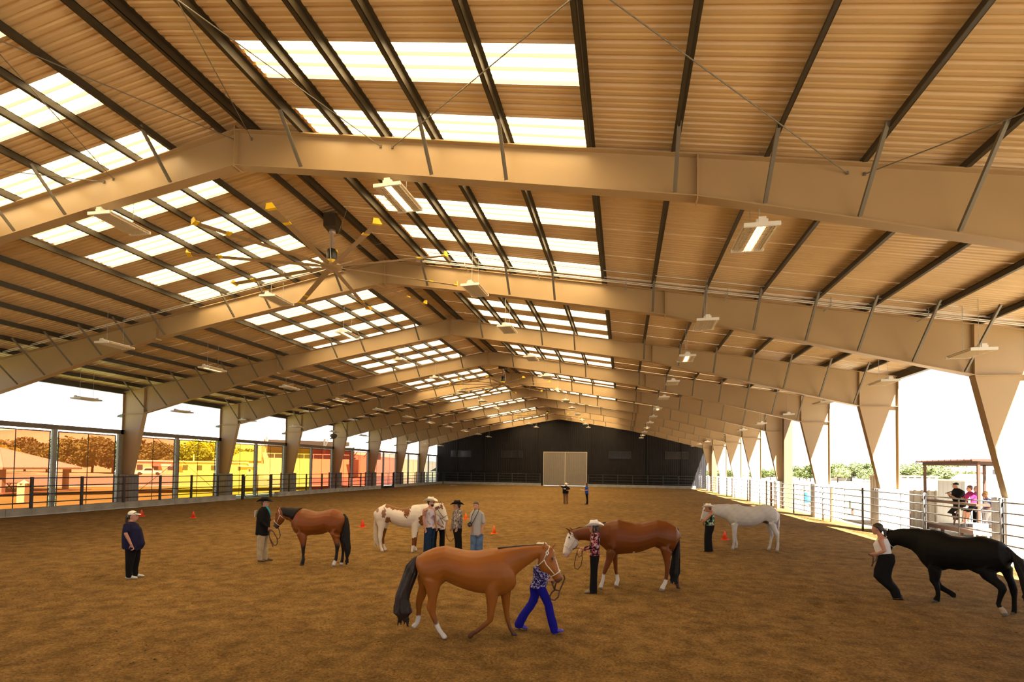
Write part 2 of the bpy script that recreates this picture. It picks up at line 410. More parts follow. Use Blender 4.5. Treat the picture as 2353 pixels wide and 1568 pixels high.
# ---------------- bracing rods in the nearest bay
def rod(xa, xb, label):
    m = MB(); ya, yb = FY(1) - 0.02, FY(0) + 0.02
    m.tube([(xa, ya, top(xa) - 0.17), ((xa + xb) / 2, (ya + yb) / 2, (top(xa) + top(xb)) / 2 - 0.19), (xb, yb, top(xb) - 0.17)], 0.011, 6)
    m.lathe([(0.03, -0.03), (0.03, 0.03)], (xa, ya, top(xa) - 0.17), 8)
    tag(m.build('bracing_rod', EMIT_BR), label, 'rod', 'crossed bracing rods under the nearest roof bay')
for xa, xb, lb in ((4.2, 13.9, 'thin bracing rod rising right from mid rafter across the white skylights'), (13.8, 4.3, 'thin bracing rod slanting down right over the plain right roof sheets'),
                   (3.9, 0.2, 'thin bracing rod crossing the first skylight down to mid rafter'), (0.4, 4.0, 'thin steep bracing rod ending just right of the ridge joint'),
                   (-0.1, -4.0, 'thin bracing rod ending just left of the ridge joint'), (-3.8, -0.2, 'thin bracing rod crossing the left skylights down to the rafter'),
                   (-4.1, -13.9, 'nearly level thin bracing rod over the left skylights'), (14.1, 20.4, 'thin bracing rod at the far right end of the nearest rafter')):
    rod(xa, xb, lb)

# ---------------- conduits along the second frame
cd = thing('conduit_run', 'bundle of thin white conduits hung along the second steel frame on the right slope', 'conduit')
for i, (dy, dz) in enumerate(((-0.55, 0.10), (-0.62, -0.02), (-0.70, -0.10), (-1.15, 0.12))):
    m = MB(); xs = (1.6, 22.0) if i < 3 else (2.2, 19.6)
    m.tube([(xs[0], FY(2) + dy, top(xs[0]) + dz), (xs[1], FY(2) + dy, top(xs[1]) + dz)], 0.017, 6); link('conduit_pipe', m.mesh('conduit_pipe', WHITEP), cd)
for x in (3.6, 6.4, 9.6, 13.0, 16.2, 19.0):
    m = MB(); m.box(x - 0.02, x + 0.02, FY(2) - 0.75, FY(2) - 0.1, top(x) - 0.14, top(x) - 0.12); m.box(x - 0.01, x + 0.01, FY(2) - 0.75, FY(2) - 0.73, top(x) - 0.14, top(x) + 0.15); link('hanger_bracket', m.mesh('hanger_bracket', GALV), cd)
cd2 = thing('conduit_run', 'pair of thin white conduits along the second frame on the left slope', 'conduit')
for dy, dz in ((-0.6, 0.05), (-0.95, -0.2)):
    m = MB(); m.tube([(-1.2, FY(2) + dy, top(1.2) + dz), (-21.5, FY(2) + dy, top(21.5) + dz)], 0.015, 6); link('conduit_pipe', m.mesh('conduit_pipe', WHITEP), cd2)

# ---------------- end wall
we = structure('wall_end', (0, Y_END, 0), 'dark charcoal ribbed metal end wall')
def gable(x): return top(x) + PD
def wall_sheet(x0, x1, z0=None):
    m = MB(); prof = corrugated(x1 - x0, 1, 0.305, -0.04); c = (x0 + x1) / 2; v = []
    for u, d in prof:
        x = c + u
        for z in (0.0 if z0 is None else z0, gable(x)): v.append((x, d, z))
    return m.add(v, [(2 * i, 2 * i + 1, 2 * i + 3, 2 * i + 2) for i in range(len(prof) - 1)])
DX0, DX1, DZ = -3.42, 3.66, 5.55
x = -22.3
while x < 22.2:
    x1 = min(x + 0.915, 22.3)
    for lim in (DX0, DX1):
        if x < lim - 0.02 < x1 - 0.02 and x1 > lim: x1 = lim
    o = link('wall_sheet', wall_sheet(x, x1, DZ if DX0 - 0.01 < (x + x1) / 2 < DX1 + 0.01 else None).mesh('wall_sheet', CHAR), we)
    x = x1
for x in (-13.6, -7.9, -4.6, 4.65, 13.3, 18.6, -18.6):
    m = MB(); m.box(x - 0.09, x + 0.09, -0.16, -0.04, 0, gable(x) - 0.3); link('wall_post', m.mesh('wall_post', CHAR), we)
wins = [(-19.7, -16.1), (-10.75, -7.1), (7.3, 10.75), (16.1, 19.55)]
GLASSD = mat('dark_window_glass', (0.018, 0.018, 0.02), 0.15, spec=0.5)
for i, (a, b) in enumerate(wins):
    wv = structure('window_%d' % (i + 1), ((a + b) / 2, Y_END - 0.05, 5.2), 'long dark louvred window high in the end wall')
    w = (b - a) / 2
    m = MB(); m.box(-w, w, -0.02, 0.02, -0.5, 0.5); link('window_pane', m.mesh('window_pane', GLASSD), wv)
    m = MB(); m.box(-w - .06, w + .06, -.06, .0, .5, .58); m.box(-w - .06, w + .06, -.06, .0, -.58, -.5); m.box(-w - .06, -w, -.06, 0, -.5, .5); m.box(w, w + .06, -.06, 0, -.5, .5); m.box(-0.03, 0.03, -0.05, 0, -.5, .5)
    link('window_frame', m.mesh('window_frame', BLACKST), wv)
DOORM = mat('tan_door_panel', (0.21, 0.18, 0.15), 0.55, noise=(1.2, 0.05, 3))
dr = structure('door_1', (0.12, Y_END - 0.06, 0), 'tall pair of tan sliding doors in the end wall')
for s in (-1, 1):
    x0, x1 = (-3.54, -0.03) if s < 0 else (0.03, 3.54)
    m = MB(); prof = corrugated(x1 - x0, 1, 0.3, -0.015); v = []
    for u, d in prof:
        for z in (0.12, DZ): v.append(((x0 + x1) / 2 + u, d, z))
    m.add(v, [(2 * i, 2 * i + 1, 2 * i + 3, 2 * i + 2) for i in range(len(prof) - 1)])
    leaf = link('door_leaf', m.mesh('door_leaf', DOORM), dr)
    m = MB(); m.box(x0, x1, -0.04, 0.0, 2.62, 2.7); m.box(x0, x1, -0.04, 0, DZ - 0.08, DZ); link('door_rail', m.mesh('door_rail', DOORM), leaf)
m = MB(); m.box(-0.05, 0.05, -0.06, 0, 0.1, DZ); link('door_seam', m.mesh('door_seam', mat('pale_seal', (0.55, 0.5, 0.42), 0.5)), dr)
m = MB(); m.box(-3.62, -3.54, -0.06, 0.02, 0, DZ); m.box(3.54, 3.62, -0.06, 0.02, 0, DZ); m.box(-3.62, 3.62, -.06, .02, DZ, DZ + .1); link('door_jamb', m.mesh('door_jamb', MATS['pale_seal']), dr)

wb = structure('wall_back_blocker', (0, Y_BACK, 0), 'unseen dark ribbed gable added behind the camera to hold back light')  # unseen gable added to cut light from behind, left open below to admit some
for i in range(24):
    link('wall_sheet', wall_sheet(-22.3 + i * 1.858, -22.3 + (i + 1) * 1.858, 5.2).mesh('wall_sheet', CHAR), wb)

# ---------------- left side: curb of concrete blocks, girt, posts, coloured screens
curb = structure('wall_left', (-20.95, 0, 0), 'low wall of grey concrete blocks along the left side of the arena')
y = 2.0; i = 0; blk = [MB().box(-0.2, 0.2, 0.008, w - 0.008, 0, 0.40).mesh('concrete_block', CONC) for w in (1.2, 1.55, 0.95)]
GATES_L = [(37.35, 40.5), (62.6, 65.6)]
while y < Y_END - 0.3:
    k = (i * 7 + 3) % 3; w = (1.2, 1.55, 0.95)[k]
    if not any(a - w + 0.15 < y < b - 0.15 for a, b in GATES_L):
        link('concrete_block', blk[k], curb, (random.uniform(-0.012, 0.012), y, random.uniform(-0.015, 0.01)))
    y += w; i += 1
for x0, x1 in ((-20.6, -3.7), (3.95, 20.6)):
    cb = structure('trim_2' if x0 < 0 else 'trim_3', ((x0 + x1) / 2, Y_END - 1.0, 0), 'low concrete kerb along the foot of the end wall'); n = 11
    bm2 = MB().box(-(x1 - x0) / n / 2 + 0.01, (x1 - x0) / n / 2 - 0.01, -0.15, 0.15, 0, 0.42).mesh('concrete_block', CONC)
    for j in range(n): link('concrete_block', bm2, cb, ((j + 0.5 - n / 2) * (x1 - x0) / n, 0, 0))
SCR = {'orange': screen_mat('orange_screen', (0.90, 0.36, 0.19), 0.42, (0.30, 0.09, 0.02)),
       'yellow': screen_mat('yellow_screen', (1.0, 0.60, 0.10), 0.55, (0.45, 0.22, 0.01)),
       'amber': screen_mat('amber_screen', (0.98, 0.56, 0.16), 0.52, (0.40, 0.17, 0.02)),
       'red': screen_mat('red_screen', (0.92, 0.24, 0.12), 0.42, (0.34, 0.05, 0.025)),
       'maroon': screen_mat('maroon_screen', (0.72, 0.28, 0.2), 0.36, (0.33, 0.10, 0.06)),
       'rust': screen_mat('rust_screen', (0.70, 0.52, 0.33), 0.42, (0.32, 0.19, 0.09)),
       'grey': screen_mat('grey_screen', (0.42, 0.47, 0.40), 0.40, (0.14, 0.16, 0.14))}
seq = {2: ('orange', 'orange'), 3: ('orange', 'yellow'), 4: ('yellow', 'amber'), 5: ('yellow', 'red'), 6: ('red', 'red'), 7: ('maroon', 'maroon'), 8: ('rust', 'rust'), 9: ('grey', 'grey'), 1: ('orange', 'orange')}
LACE = mat('white_lacing_rope', (0.6, 0.62, 0.62), 0.7)
POSTM = mat('grey_screen_post', (0.26, 0.26, 0.25), 0.5, noise=(5, 0.1, 3))
GIRT = mat('brown_girt_tube', (0.15, 0.115, 0.085), 0.5)
sn = 0; tot = {}
for k in range(1, 10):
    y0, y1 = FY(k) + 0.45, FY(k + 1) - 0.55
    g = tag(MB().box(-0.1, 0.1, FY(k) - 0.3, FY(k + 1) - 0.1, 0, 0.27).build('girt_beam', GIRT), 'brown steel beam above the screens in the %s open bay on the left' % ORD[k - 1], 'beam', 'beams above the coloured screens')
    g.location = (-WO + 0.02, 0, 4.68)
    mid = (y0 + y1) / 2
    for j, yp in enumerate((mid, y1 + 0.25)):
        pp = tag(MB().box(-0.085, 0.085, -0.11, 0.11, 0, 4.68).build('screen_post', POSTM), '%s screen post in the %s open bay on the left' % (('middle', 'far end')[j], ORD[k - 1]), 'post', 'posts between the coloured screens')
        pp.location = (-WO + 0.02, yp, 0)
    for j, (a, b) in enumerate(((y0, mid - 0.2), (mid + 0.2, y1))):
        cname = seq[k][j]
        sc = thing('wind_screen', '%s mesh wind screen, %s one in the %s open bay on the left' % (cname, ('nearer', 'farther')[j], ORD[k - 1]), 'screen', (-WO + 0.02, (a + b) / 2, 0.27), 0, 'coloured wind screens on the left side')
        w = (b - a) / 2
        link('screen_cloth', MB().add([(0, -w, 0), (0, w, 0), (0, w, 4.3), (0, -w, 4.3)], [(0, 1, 2, 3)]).mesh('screen_cloth', SCR[cname]), sc)
        m = MB(); m.box(-0.008, 0.008, -0.02, 0.02, 0, 4.3); link('seam', m.mesh('seam', BLACKST), sc)
        m = MB(); m.box(-0.015, 0.015, -w, w, 4.26, 4.32); m.box(-0.015, 0.015, -w, -w + 0.05, 0, 4.3); m.box(-0.015, 0.015, w - 0.05, w, 0, 4.3); m.box(-.015, .015, -w, w, -.02, .04); link('hem', m.mesh('hem', BLACKST), sc)
        m = MB(); nz_ = 18
        for q in range(nz_):
            zz = 0.15 + q * 4.0 / nz_
            m.bar((0, w - 0.01, zz), (0, w + 0.12, zz + 0.12), 0.015, 0.015); m.bar((0, -w + 0.01, zz), (0, -w - 0.12, zz + 0.12), 0.015, 0.015)
        for q in range(10):
            yy = -w + 0.1 + q * (2 * w) / 10; m.bar((0, yy, 4.30), (0, yy + 0.15, 4.40), 0.015, 0.015)
        lc = link('lacing', m.mesh('lacing', LACE), sc); lc['kind'] = 'stuff'
# wind-bracing cables in the third open bay
for a, b, lb in (((FY(3) + 0.3, 0.5), (FY(4) - 0.3, 5.9), 'thin diagonal cable rising away across the orange screens of the third bay'), ((FY(3) + 0.3, 5.9), (FY(4) - 0.3, 0.5), 'thin diagonal cable falling away across the yellow screen of the third bay')):
    tag(MB().tube([(-WO + 0.25, a[0], a[1]), (-WO + 0.25, b[0], b[1])], 0.014, 6).build('bracing_cable', EMIT_BR), lb, 'cable')

# ---------------- left black pipe fence
FX = -20.72; RZ = [1.96, 1.53, 1.10, 0.67]
posts_l = [14.0, 16.6, 19.1, 21.62, 24.22, 26.8, 29.4, 31.99, 34.5, 37.2, 40.66, 43.2, 45.91, 48.63, 51.3, 54.03, 56.77, 59.6, 62.35, 65.72, 68.1, 70.61, 73.17, 75.6, 77.99, 80.48, 83.2, 85.6]
ends = [(14.0, 37.2), (40.66, 62.35), (65.72, 85.6)]
for n, (a, b) in enumerate(ends):
    fe = thing('pipe_fence', ('black pipe fence on the left curb, nearest stretch before the gate', 'black pipe fence on the left curb, middle stretch between the two gates', 'black pipe fence on the left curb, far stretch ending at the end wall')[n], 'fence', (FX, a, 0), 0, 'black pipe fences on the left curb')
    for z in RZ: link('rail', MB().tube([(0, 0, z), (0, b - a, z)], 0.03, 8).mesh('rail', BLACKST, True), fe)
    for p in posts_l:
        if a - 0.05 <= p <= b + 0.05:
            big = abs(p - a) < 0.1 or abs(p - b) < 0.1
            w = 0.10 if big else 0.065
            link('post', MB().box(-w * 0.7, w * 0.7, p - a - w, p - a + w, 0.0 if big else 0.38, 2.02).mesh('post', BLACKST), fe)
for n, (a, b) in enumerate(((37.2, 40.66), (62.35, 65.72))):
    gt = thing('pipe_gate', ('black pipe gate in the left fence, opposite the yellow screens', 'far black pipe gate in the left fence, opposite the maroon screens')[n], 'gate', (FX, a + 0.2, 0), 0, 'black pipe gates in the left fence')
    w = b - a - 0.4
    link('gate_frame', MB().tube([(0, 0.15, 0.15), (0, 0, 0.3), (0, 0, 1.8), (0, 0.15, 1.95), (0, w - 0.1, 1.95), (0, w, 1.85), (0, w, 0.25), (0, w - 0.1, 0.15), (0, 0.15, 0.15)], 0.03, 8).mesh('gate_frame', BLACKST, True), gt)
    for z in (1.5, 1.06, 0.62): link('gate_rail', MB().tube([(0, 0, z), (0, w, z)], 0.025, 8).mesh('gate_rail', BLACKST, True), gt)
    link('gate_upright', MB().box(-0.02, 0.02, w * 0.5, w * 0.5 + 0.05, 0.15, 1.95).mesh('gate_upright', BLACKST), gt)
    link('latch', MB().box(-0.03, 0.03, w - 0.3, w + 0.1, 1.45, 1.52).mesh('latch', BLACKST), gt)
# end wall fences
for n, (a, b) in enumerate(((-20.5, -3.9), (4.0, 20.4))):
    fe = thing('pipe_fence', ('black pipe fence in front of the end wall, left of the door', 'black pipe fence in front of the end wall, right of the door')[n], 'fence', (a, Y_END - 0.95, 0), 0, 'black pipe fences by the end wall')
    for z in (1.95, 1.5, 1.05, 0.62): link('rail', MB().tube([(0, 0, z), (b - a, 0, z)], 0.035, 8).mesh('rail', BLACKST, True), fe)
    pn = 7
    for q in range(pn + 1): link('post', MB().box(q * (b - a) / pn - 0.07, q * (b - a) / pn + 0.07, -0.06, 0.06, 0.0, 2.0).mesh('post', BLACKST), fe)

# ---------------- right grey pipe fence
GREYP = mat('grey_galvanised_pipe', (0.33, 0.32, 0.31), 0.45, metal=0.3, noise=(9, 0.2, 4))
RX = 21.02
rr = [1.97, 1.65, 1.32, 0.99, 0.67, 0.36]
posts_r = [19.05, 23.3, 28.7, 33.9, 39.3, 43.4, 46.3, 48.4, 53.0, 58.8, 63.1, 68.0, 73.0, 78.0, 83.0]
cuts = [(7.0, 19.05), (19.05, 23.3), (23.3, 28.7), (28.7, 39.3), (39.3, 53.0), (53.0, 68.0), (68.0, 85.4)]
rl = ['grey pipe fence panel at the right edge of the picture', 'grey pipe fence panel in front of the judges stand', 'grey pipe fence panel before the third column on the right', 'grey pipe fence panel beside the blue barrel on the right',
      'grey pipe fence panel behind the white horse rump', 'grey pipe fence panel beyond the white horse on the right', 'farthest grey pipe fence panel on the right, by the end wall']
for (a, b), lb in zip(cuts, rl):
    fe = thing('pipe_fence', lb, 'fence', (RX, a, 0), 0, 'grey pipe fences on the right side')
    for z in rr: link('rail', MB().tube([(0, 0.04, z), (0, b - a - 0.04, z)], 0.024, 8).mesh('rail', GREYP, True), fe)
    for p in posts_r + [a, b]:
        if a - 0.01 <= p <= b - 0.1 or p == 85.4: link('post', MB().lathe([(0.05, 0), (0.05, 2.08), (0.0, 2.1)], (0, p - a, 0), 10).mesh('post', GREYP, True), fe)
    nst = max(1, int((b - a) / 2.6))
    for q in range(1, nst + 1):
        yy = q * (b - a) / (nst + 1); link('stay', MB().box(-0.014, 0.014, yy - 0.02, yy + 0.02, 0.33, 1.97).mesh('stay', GREYP), fe)
# brown posts beside the fifth and ninth right columns
BRN = mat('brown_post_paint', (0.16, 0.095, 0.05), 0.55)
for k, w, lb in ((5, 0.3, 'wide brown steel post standing at the fifth right column'), (9, 0.34, 'far brown steel post standing at the ninth right column')):
    o = tag(MB().box(-w, w, -0.2, 0.2, 0, 7.2).build('steel_post', BRN), lb, 'post'); o.location = (22.0, FY(k) - 0.6, 0)
for x, y, lb in ((20.75, 33.1, 'brown wooden post just inside the grey fence'), (20.75, 45.6, 'brown wooden post behind the white horse, farther along the grey fence')):
    o = tag(MB().lathe([(0.085, 0), (0.08, 1.95), (0.05, 2.0)], (0, 0, 0), 10).build('wooden_post', mat('weathered_wood', (0.21, 0.12, 0.055), 0.85, noise=(6, 0.3, 5))), lb, 'post'); o.location = (x + .45, y, 0)
# ================================================================== high-bay lights
LAMP_ON = mat('lit_tube', (1, 0.9, 0.7), 0.4, emit=((1.0, 0.80, 0.50), 9.0))
LAMP_OFF = mat('unlit_tube', (0.62, 0.52, 0.36), 0.3)
GUARD = mat('cream_wire_guard', (0.50, 0.40, 0.26), 0.45)
REFL = mat('fixture_reflector', (0.60, 0.46, 0.28), 0.35)
HW, HL = 0.33, 0.62
def fixture_parts():
    P = {}
    m = MB(); m.box(-0.11, 0.11, -HL, HL, 0.03, 0.10); m.box(-HW, HW, -HL, HL, 0.015, 0.03); P['housing'] = m.mesh('housing', WHITEP)
    P['end_bracket'] = MB().prism([(-HW - 0.01, -0.05), (HW + 0.01, -0.05), (HW + 0.01, 0.03), (0.07, 0.03), (0.07, 0.14), (-0.07, 0.14), (-0.07, 0.03), (-HW - 0.01, 0.03)], 'y', -0.02, 0.02).mesh('end_bracket', WHITEP)
    m = MB()
    for i in range(-4, 5): m.box(i * 0.072 - 0.003, i * 0.072 + 0.003, -HL, HL, -0.055, -0.049)
    for j in range(-9, 10): m.box(-HW, HW, j * 0.065 - 0.003, j * 0.065 + 0.003, -0.055, -0.049)
    P['wire_guard'] = m.mesh('wire_guard', GUARD)
    m = MB(); m.box(-HW + 0.01, HW - 0.01, -HL + 0.02, HL - 0.02, 0.0, 0.012)
    for i in range(-3, 4): m.prism([(i * 0.09 - 0.012, 0.0), (i * 0.09, -0.035), (i * 0.09 + 0.012, 0.0)], 'y', -HL + .02, HL - .02)
    P['reflector'] = m.mesh('reflector', REFL)
    tubes = []
    for i in range(6):
        tubes.append(MB().tube([(-0.225 + 0.09 * i, -HL + 0.04, -0.018), (-0.225 + 0.09 * i, HL - 0.04, -0.018)], 0.012, 6))
    P['tubes'] = tubes
    return P
FP = fixture_parts()
TUBE_OFF = [t.mesh('lamp_tube', LAMP_OFF) for t in FP['tubes']]; TUBE_ON = [t.mesh('lamp_tube', LAMP_ON) for t in FP['tubes']]
CABLE = {}
def fixture(x, y, z, lit, label):
    f = thing('high_bay_light', label, 'ceiling light', (x, y, z), random.uniform(-0.04, 0.04), 'high bay lights hung from the roof')
    for n in ('housing', 'wire_guard', 'reflector'): link(n, FP[n], f)
    for yy in (-HL, HL): link('end_bracket', FP['end_bracket'], f, (0, yy, 0))
    for i in range(6): link('lamp_tube', (TUBE_ON if lit and i in (2, 3) else TUBE_OFF)[i], f)
    d = round(rtop(x) - 0.1 - z, 2)
    if d not in CABLE: CABLE[d] = MB().tube([(0, 0, 0), (0, 0, d)], 0.007, 5).mesh('hanging_cable', GALV)
    for yy in (-0.38, 0.38): link('hanging_cable', CABLE[d], f, (0, yy, 0.1))
LY = [11.6, 18.25, 23.7, 30.25, 36.6, 43.1, 49.6, 55.8, 62.4, 69.4, 75.8, 82.0]
ROWS = [(4.2, 9.33, 'innermost right row', {0, 5, 9}), (12.2, 7.72, 'middle right row', {0, 2, 5, 8, 10}), (19.8, 6.5, 'outermost right row', set()),
        (-4.0, 9.4, 'innermost left row', {2, 7}), (-11.8, 7.87, 'middle left row', {2, 4, 7, 9}), (-20.0, 6.38, 'outermost left row', set())]
for x, z, rn, lit in ROWS:
    n = 0
    for i, y in enumerate(LY):
        if (abs(x) > 19 or x == -11.8) and i == 0: continue
        fixture(x, y, z, i in lit, '%s white caged light fixture, %s from the camera in the %s' % ('lit' if i in lit else 'unlit', ORD[n], rn)); n += 1

# ================================================================== big ceiling fans
BLADE = mat('tan_fan_blade', (0.40, 0.29, 0.16), 0.35, metal=0.2)
MOTORM = mat('black_motor', (0.02, 0.02, 0.02), 0.4); MOUNTM = mat('rosy_mount_tube', (0.40, 0.31, 0.28), 0.35, metal=0.4)
def fan(x, y, z, a0, label):
    f = thing('ceiling_fan', label, 'ceiling fan', (x, y, z), math.radians(a0), 'giant yellow tipped ceiling fans')
    link('hub', MB().lathe([(0.05, -0.06), (0.26, -0.06), (0.30, -0.03), (0.36, -0.02), (0.36, 0.03), (0.2, 0.06), (0.12, 0.10)], n=24).mesh('hub', BLADE, True), f)
    mo = link('motor', MB().lathe([(0.12, 0.1), (0.17, 0.16), (0.17, 0.52), (0.13, 0.58), (0.05, 0.6)], n=16).mesh('motor', MOTORM, True), f)
    m = MB(); m.lathe([(0.175, 0.10), (0.18, 0.17), (0.176, 0.20)], n=16); m.box(-0.19, -0.165, -0.05, 0.05, 0.28, 0.5); m.box(-0.06, 0.06, 0.14, 0.18, 0.5, 0.56); link('motor_band', m.mesh('motor_band', YEL), mo)
    link('mount_tube', MB().lathe([(0.055, 0.58), (0.055, 1.1), (0.11, 1.12), (0.11, 1.25)], n=12).mesh('mount_tube', MOUNTM, True), f)
    link('mount_plate', MB().box(-0.3, 0.3, -0.2, 0.2, 1.25, top(0.42) - z + 0.1).mesh('mount_plate', PURL), f)
    link('safety_cable', MB().tube([(0.2, 0.05, 0.15), (0.24, 0.02, 0.6), (0.16, 0.0, 1.2)], 0.012, 6).mesh('safety_cable', GALV), f)
    for q in range(4):
        a = math.radians(45 + 90 * q - a0); ex, ey = 2.2 * math.cos(a), 2.2 * math.sin(a)
        wx = abs(2.2 * math.cos(math.radians(45 + 90 * q)))
        link('guy_wire', MB().tube([(0.1 * math.cos(a), 0.1 * math.sin(a), 0.55), (ex, ey, top(wx) - z)], 0.004, 4).mesh('guy_wire', GALV), f)
    for i in range(10):
        R_ = Matrix.Rotation(2 * math.pi * i / 10, 4, 'Z') @ Matrix.Rotation(math.radians(2.0), 4, 'Y') @ Matrix.Rotation(math.radians(9), 4, 'X')
        b = link('blade', BLADE_ME, f); b.matrix_local = R_
        t = link('blade_tip', TIP_ME, b); bb = link('blade_band', BAND_ME, b)
def blade_meshes():
    sec = [(-0.095, -0.004), (-0.05, 0.012), (0.03, 0.014), (0.095, -0.006), (0.03, -0.006), (-0.05, -0.008)]
    b = MB().prism(sec, 'x', 0.42, 4.22).mesh('blade', BLADE)
    bb = MB(); bb.box(0.2, 0.5, -0.05, 0.05, -0.012, 0.0)
    b2 = MB().prism(sec, 'x', 0.42, 4.22); b2.box(0.2, 0.55, -0.05, 0.05, -0.018, -0.004); b = b2.mesh('blade', BLADE)
    band = MB().box(3.28, 3.42, -0.10, 0.10, -0.012, 0.018).mesh('blade_band', YEL)
    tip = MB().prism([(-0.13, -0.012), (-0.11, 0.02), (0.10, 0.02), (0.12, -0.012)], 'x', 4.16, 4.26).prism([(-0.14, -0.02), (-0.10, 0.13), (0.05, 0.13), (0.13, -0.02)], 'x', 4.26, 4.285).mesh('blade_tip', YEL)
    return b, tip, band
BLADE_ME, TIP_ME, BAND_ME = blade_meshes()
fan(-0.1, 15.75, 9.53, -79, 'nearest of the giant ten bladed ceiling fans, left of centre under the ridge')
fan(0.0, 40.9, 9.60, -20, 'second giant ceiling fan along the ridge, small and far beyond the first')
fan(0.0, 66.4, 9.62, -10, 'farthest giant ceiling fan, above the end wall door')

# ================================================================== traffic cones
CONEM = mat('orange_cone', (0.80, 0.055, 0.008), 0.45); CONEO = mat('bright_orange_cone', (0.86, 0.16, 0.012), 0.45)
for x, y, mt, lb in ((-15.47, 23.21, CONEM, 'small red orange cone by the left curb, behind the woman in the white cap'), (-12.35, 23.33, CONEM, 'small red orange cone standing alone left of the man in the black jacket'),
                     (-2.24, 22.37, CONEM, 'small orange cone between the bay horse and the pinto horse'), (1.16, 27.52, CONEO, 'small orange cone between the woman in the black hat and the photographer'),
                     (4.14, 21.94, CONEO, 'small orange cone just right of the photographer'), (13.65, 22.98, CONEM, 'small red orange cone under the neck of the white horse')):
    c = thing('traffic_cone', lb, 'cone', (x, y, 0), random.uniform(0, 1.5), 'small orange cones in the arena')
    link('base', MB().box(-0.14, 0.14, -0.14, 0.14, -0.01, 0.03).mesh('base', mt), c)
    link('cone_body', MB().lathe([(0.105, 0.03), (0.022, 0.345), (0.018, 0.35)], n=18).mesh('cone_body', mt, True), c)

# ================================================================== small fittings on the left columns
for k, z in ((3, 5.9), (4, 5.9), (5, 5.9), (6, 5.9), (7, 5.9), (8, 5.9)):
    w = thing('wall_light', 'small hooded light outside the %s left column from the camera' % ORD[k - 1], 'wall light', (-WO - 0.02, FY(k), z), 0, 'hooded lights outside the left columns')
    link('hood', MB().prism([(0, 0.1), (-0.35, 0.02), (-0.42, -0.12), (0, -0.1)], 'y', -0.15, 0.15).mesh('hood', mat('teal_grey_hood', (0.12, 0.17, 0.18), 0.5)), w)
    link('backplate', MB().box(-0.02, 0.0, -0.12, 0.12, -0.2, 0.15).mesh('backplate', BLACKST), w)
bx = thing('junction_box', 'grey junction box on the brown beam above the yellow screens', 'box', (-WO + 0.18, 37.4, 4.95))
link('box_body', MB().box(-0.08, 0.08, -0.25, 0.25, -0.15, 0.15).mesh('box_body', GALV), bx); link('box_lid', MB().box(0.08, 0.09, -0.22, 0.22, -0.12, 0.12).mesh('box_lid', POSTM), bx)
sp = thing('loudspeaker', 'round dark loudspeaker hung under the roof by the fifth left column', 'speaker', (-20.6, 50.4, 6.05))
link('speaker_dome', MB().lathe([(0.02, -0.36), (0.22, -0.3), (0.36, -0.1), (0.38, 0.0), (0.3, 0.12), (0.06, 0.2)], n=18).mesh('speaker_dome', mat('dark_grey_plastic', (0.06, 0.06, 0.065), 0.5), True), sp)
link('hanger', MB().tube([(0, 0, 0.18), (0, 0, rtop(20.6) - 6.05)], 0.02, 6).mesh('hanger', BLACKST), sp)
ld = thing('access_ladder', 'narrow steel ladder standing in the far right corner by the end wall', 'ladder', (20.9, 83.4, 0))
for xx in (-0.16, 0.16): link('side_rail', MB().box(xx - 0.025, xx + 0.025, -0.03, 0.03, 0, 6.6).mesh('side_rail', BLACKST), ld)
for i in range(20): link('rung', MB().tube([(-0.16, 0, 0.3 + i * 0.32), (0.16, 0, 0.3 + i * 0.32)], 0.014, 6).mesh('rung', BLACKST), ld)
# ================================================================== ground outside
SAND = mat('pale_dry_field', (0.36, 0.31, 0.21), 0.95, noise=(0.06, 0.12, 6))
LAWN = mat('dry_lawn', (0.15, 0.15, 0.04), 0.95, noise=(0.25, 0.25, 6)); ROADM = mat('grey_road', (0.21, 0.19, 0.175), 0.9, noise=(0.3, 0.06, 5)); WALKM = mat('pale_walkway', (0.72, 0.70, 0.66), 0.9)
def flat(name, poly, z, m, lb):
    o = MB().add([(x, y, z) for x, y in poly], [tuple(range(len(poly)))]).build(name, m); o['kind'] = 'structure'; o['label'] = lb; return o
flat('ground', [(21.9, -60), (1500, -60), (1500, 1500), (-1500, 1500), (-1500, 90), (21.9, 90)], -0.03, SAND, 'pale dry field outside the right side of the arena')
flat('ground', [(-1500, -60), (-20.7, -60), (-20.7, 90), (-1500, 90)], -0.06, mat('dry_verge', (0.2, 0.16, 0.08), 0.95, noise=(0.05, 0.2, 6)), 'dry grassy ground outside the left side of the arena')
def along(t, n): return (-59.1 + 0.779 * t - 0.627 * n, 45.8 + 0.627 * t + 0.779 * n)
flat('ground', [along(-90, -1.2), along(62, -1.2), (-20.9, 86), (-20.9, -30), (-75, -30)], -0.02, LAWN, 'green lawn beside the left side of the arena')
flat('ground', [along(-90, -1.2), along(150, -1.2), along(150, 1.0), along(-90, 1.0)], -0.005, WALKM, 'pale concrete walkway beyond the lawn')
flat('ground', [along(-120, 1.0), along(160, 1.0), along(160, 62), along(-120, 62)], -0.015, ROADM, 'wide pale road and parking lot beyond the walkway')
flat('ground', [(21.9, -5), (24.2, -5), (24.2, 88), (21.9, 88)], -0.012, mat('pale_gravel_apron', (0.34, 0.28, 0.19), 0.95, noise=(3, 0.12, 6)), 'pale gravel strip along the right fence')
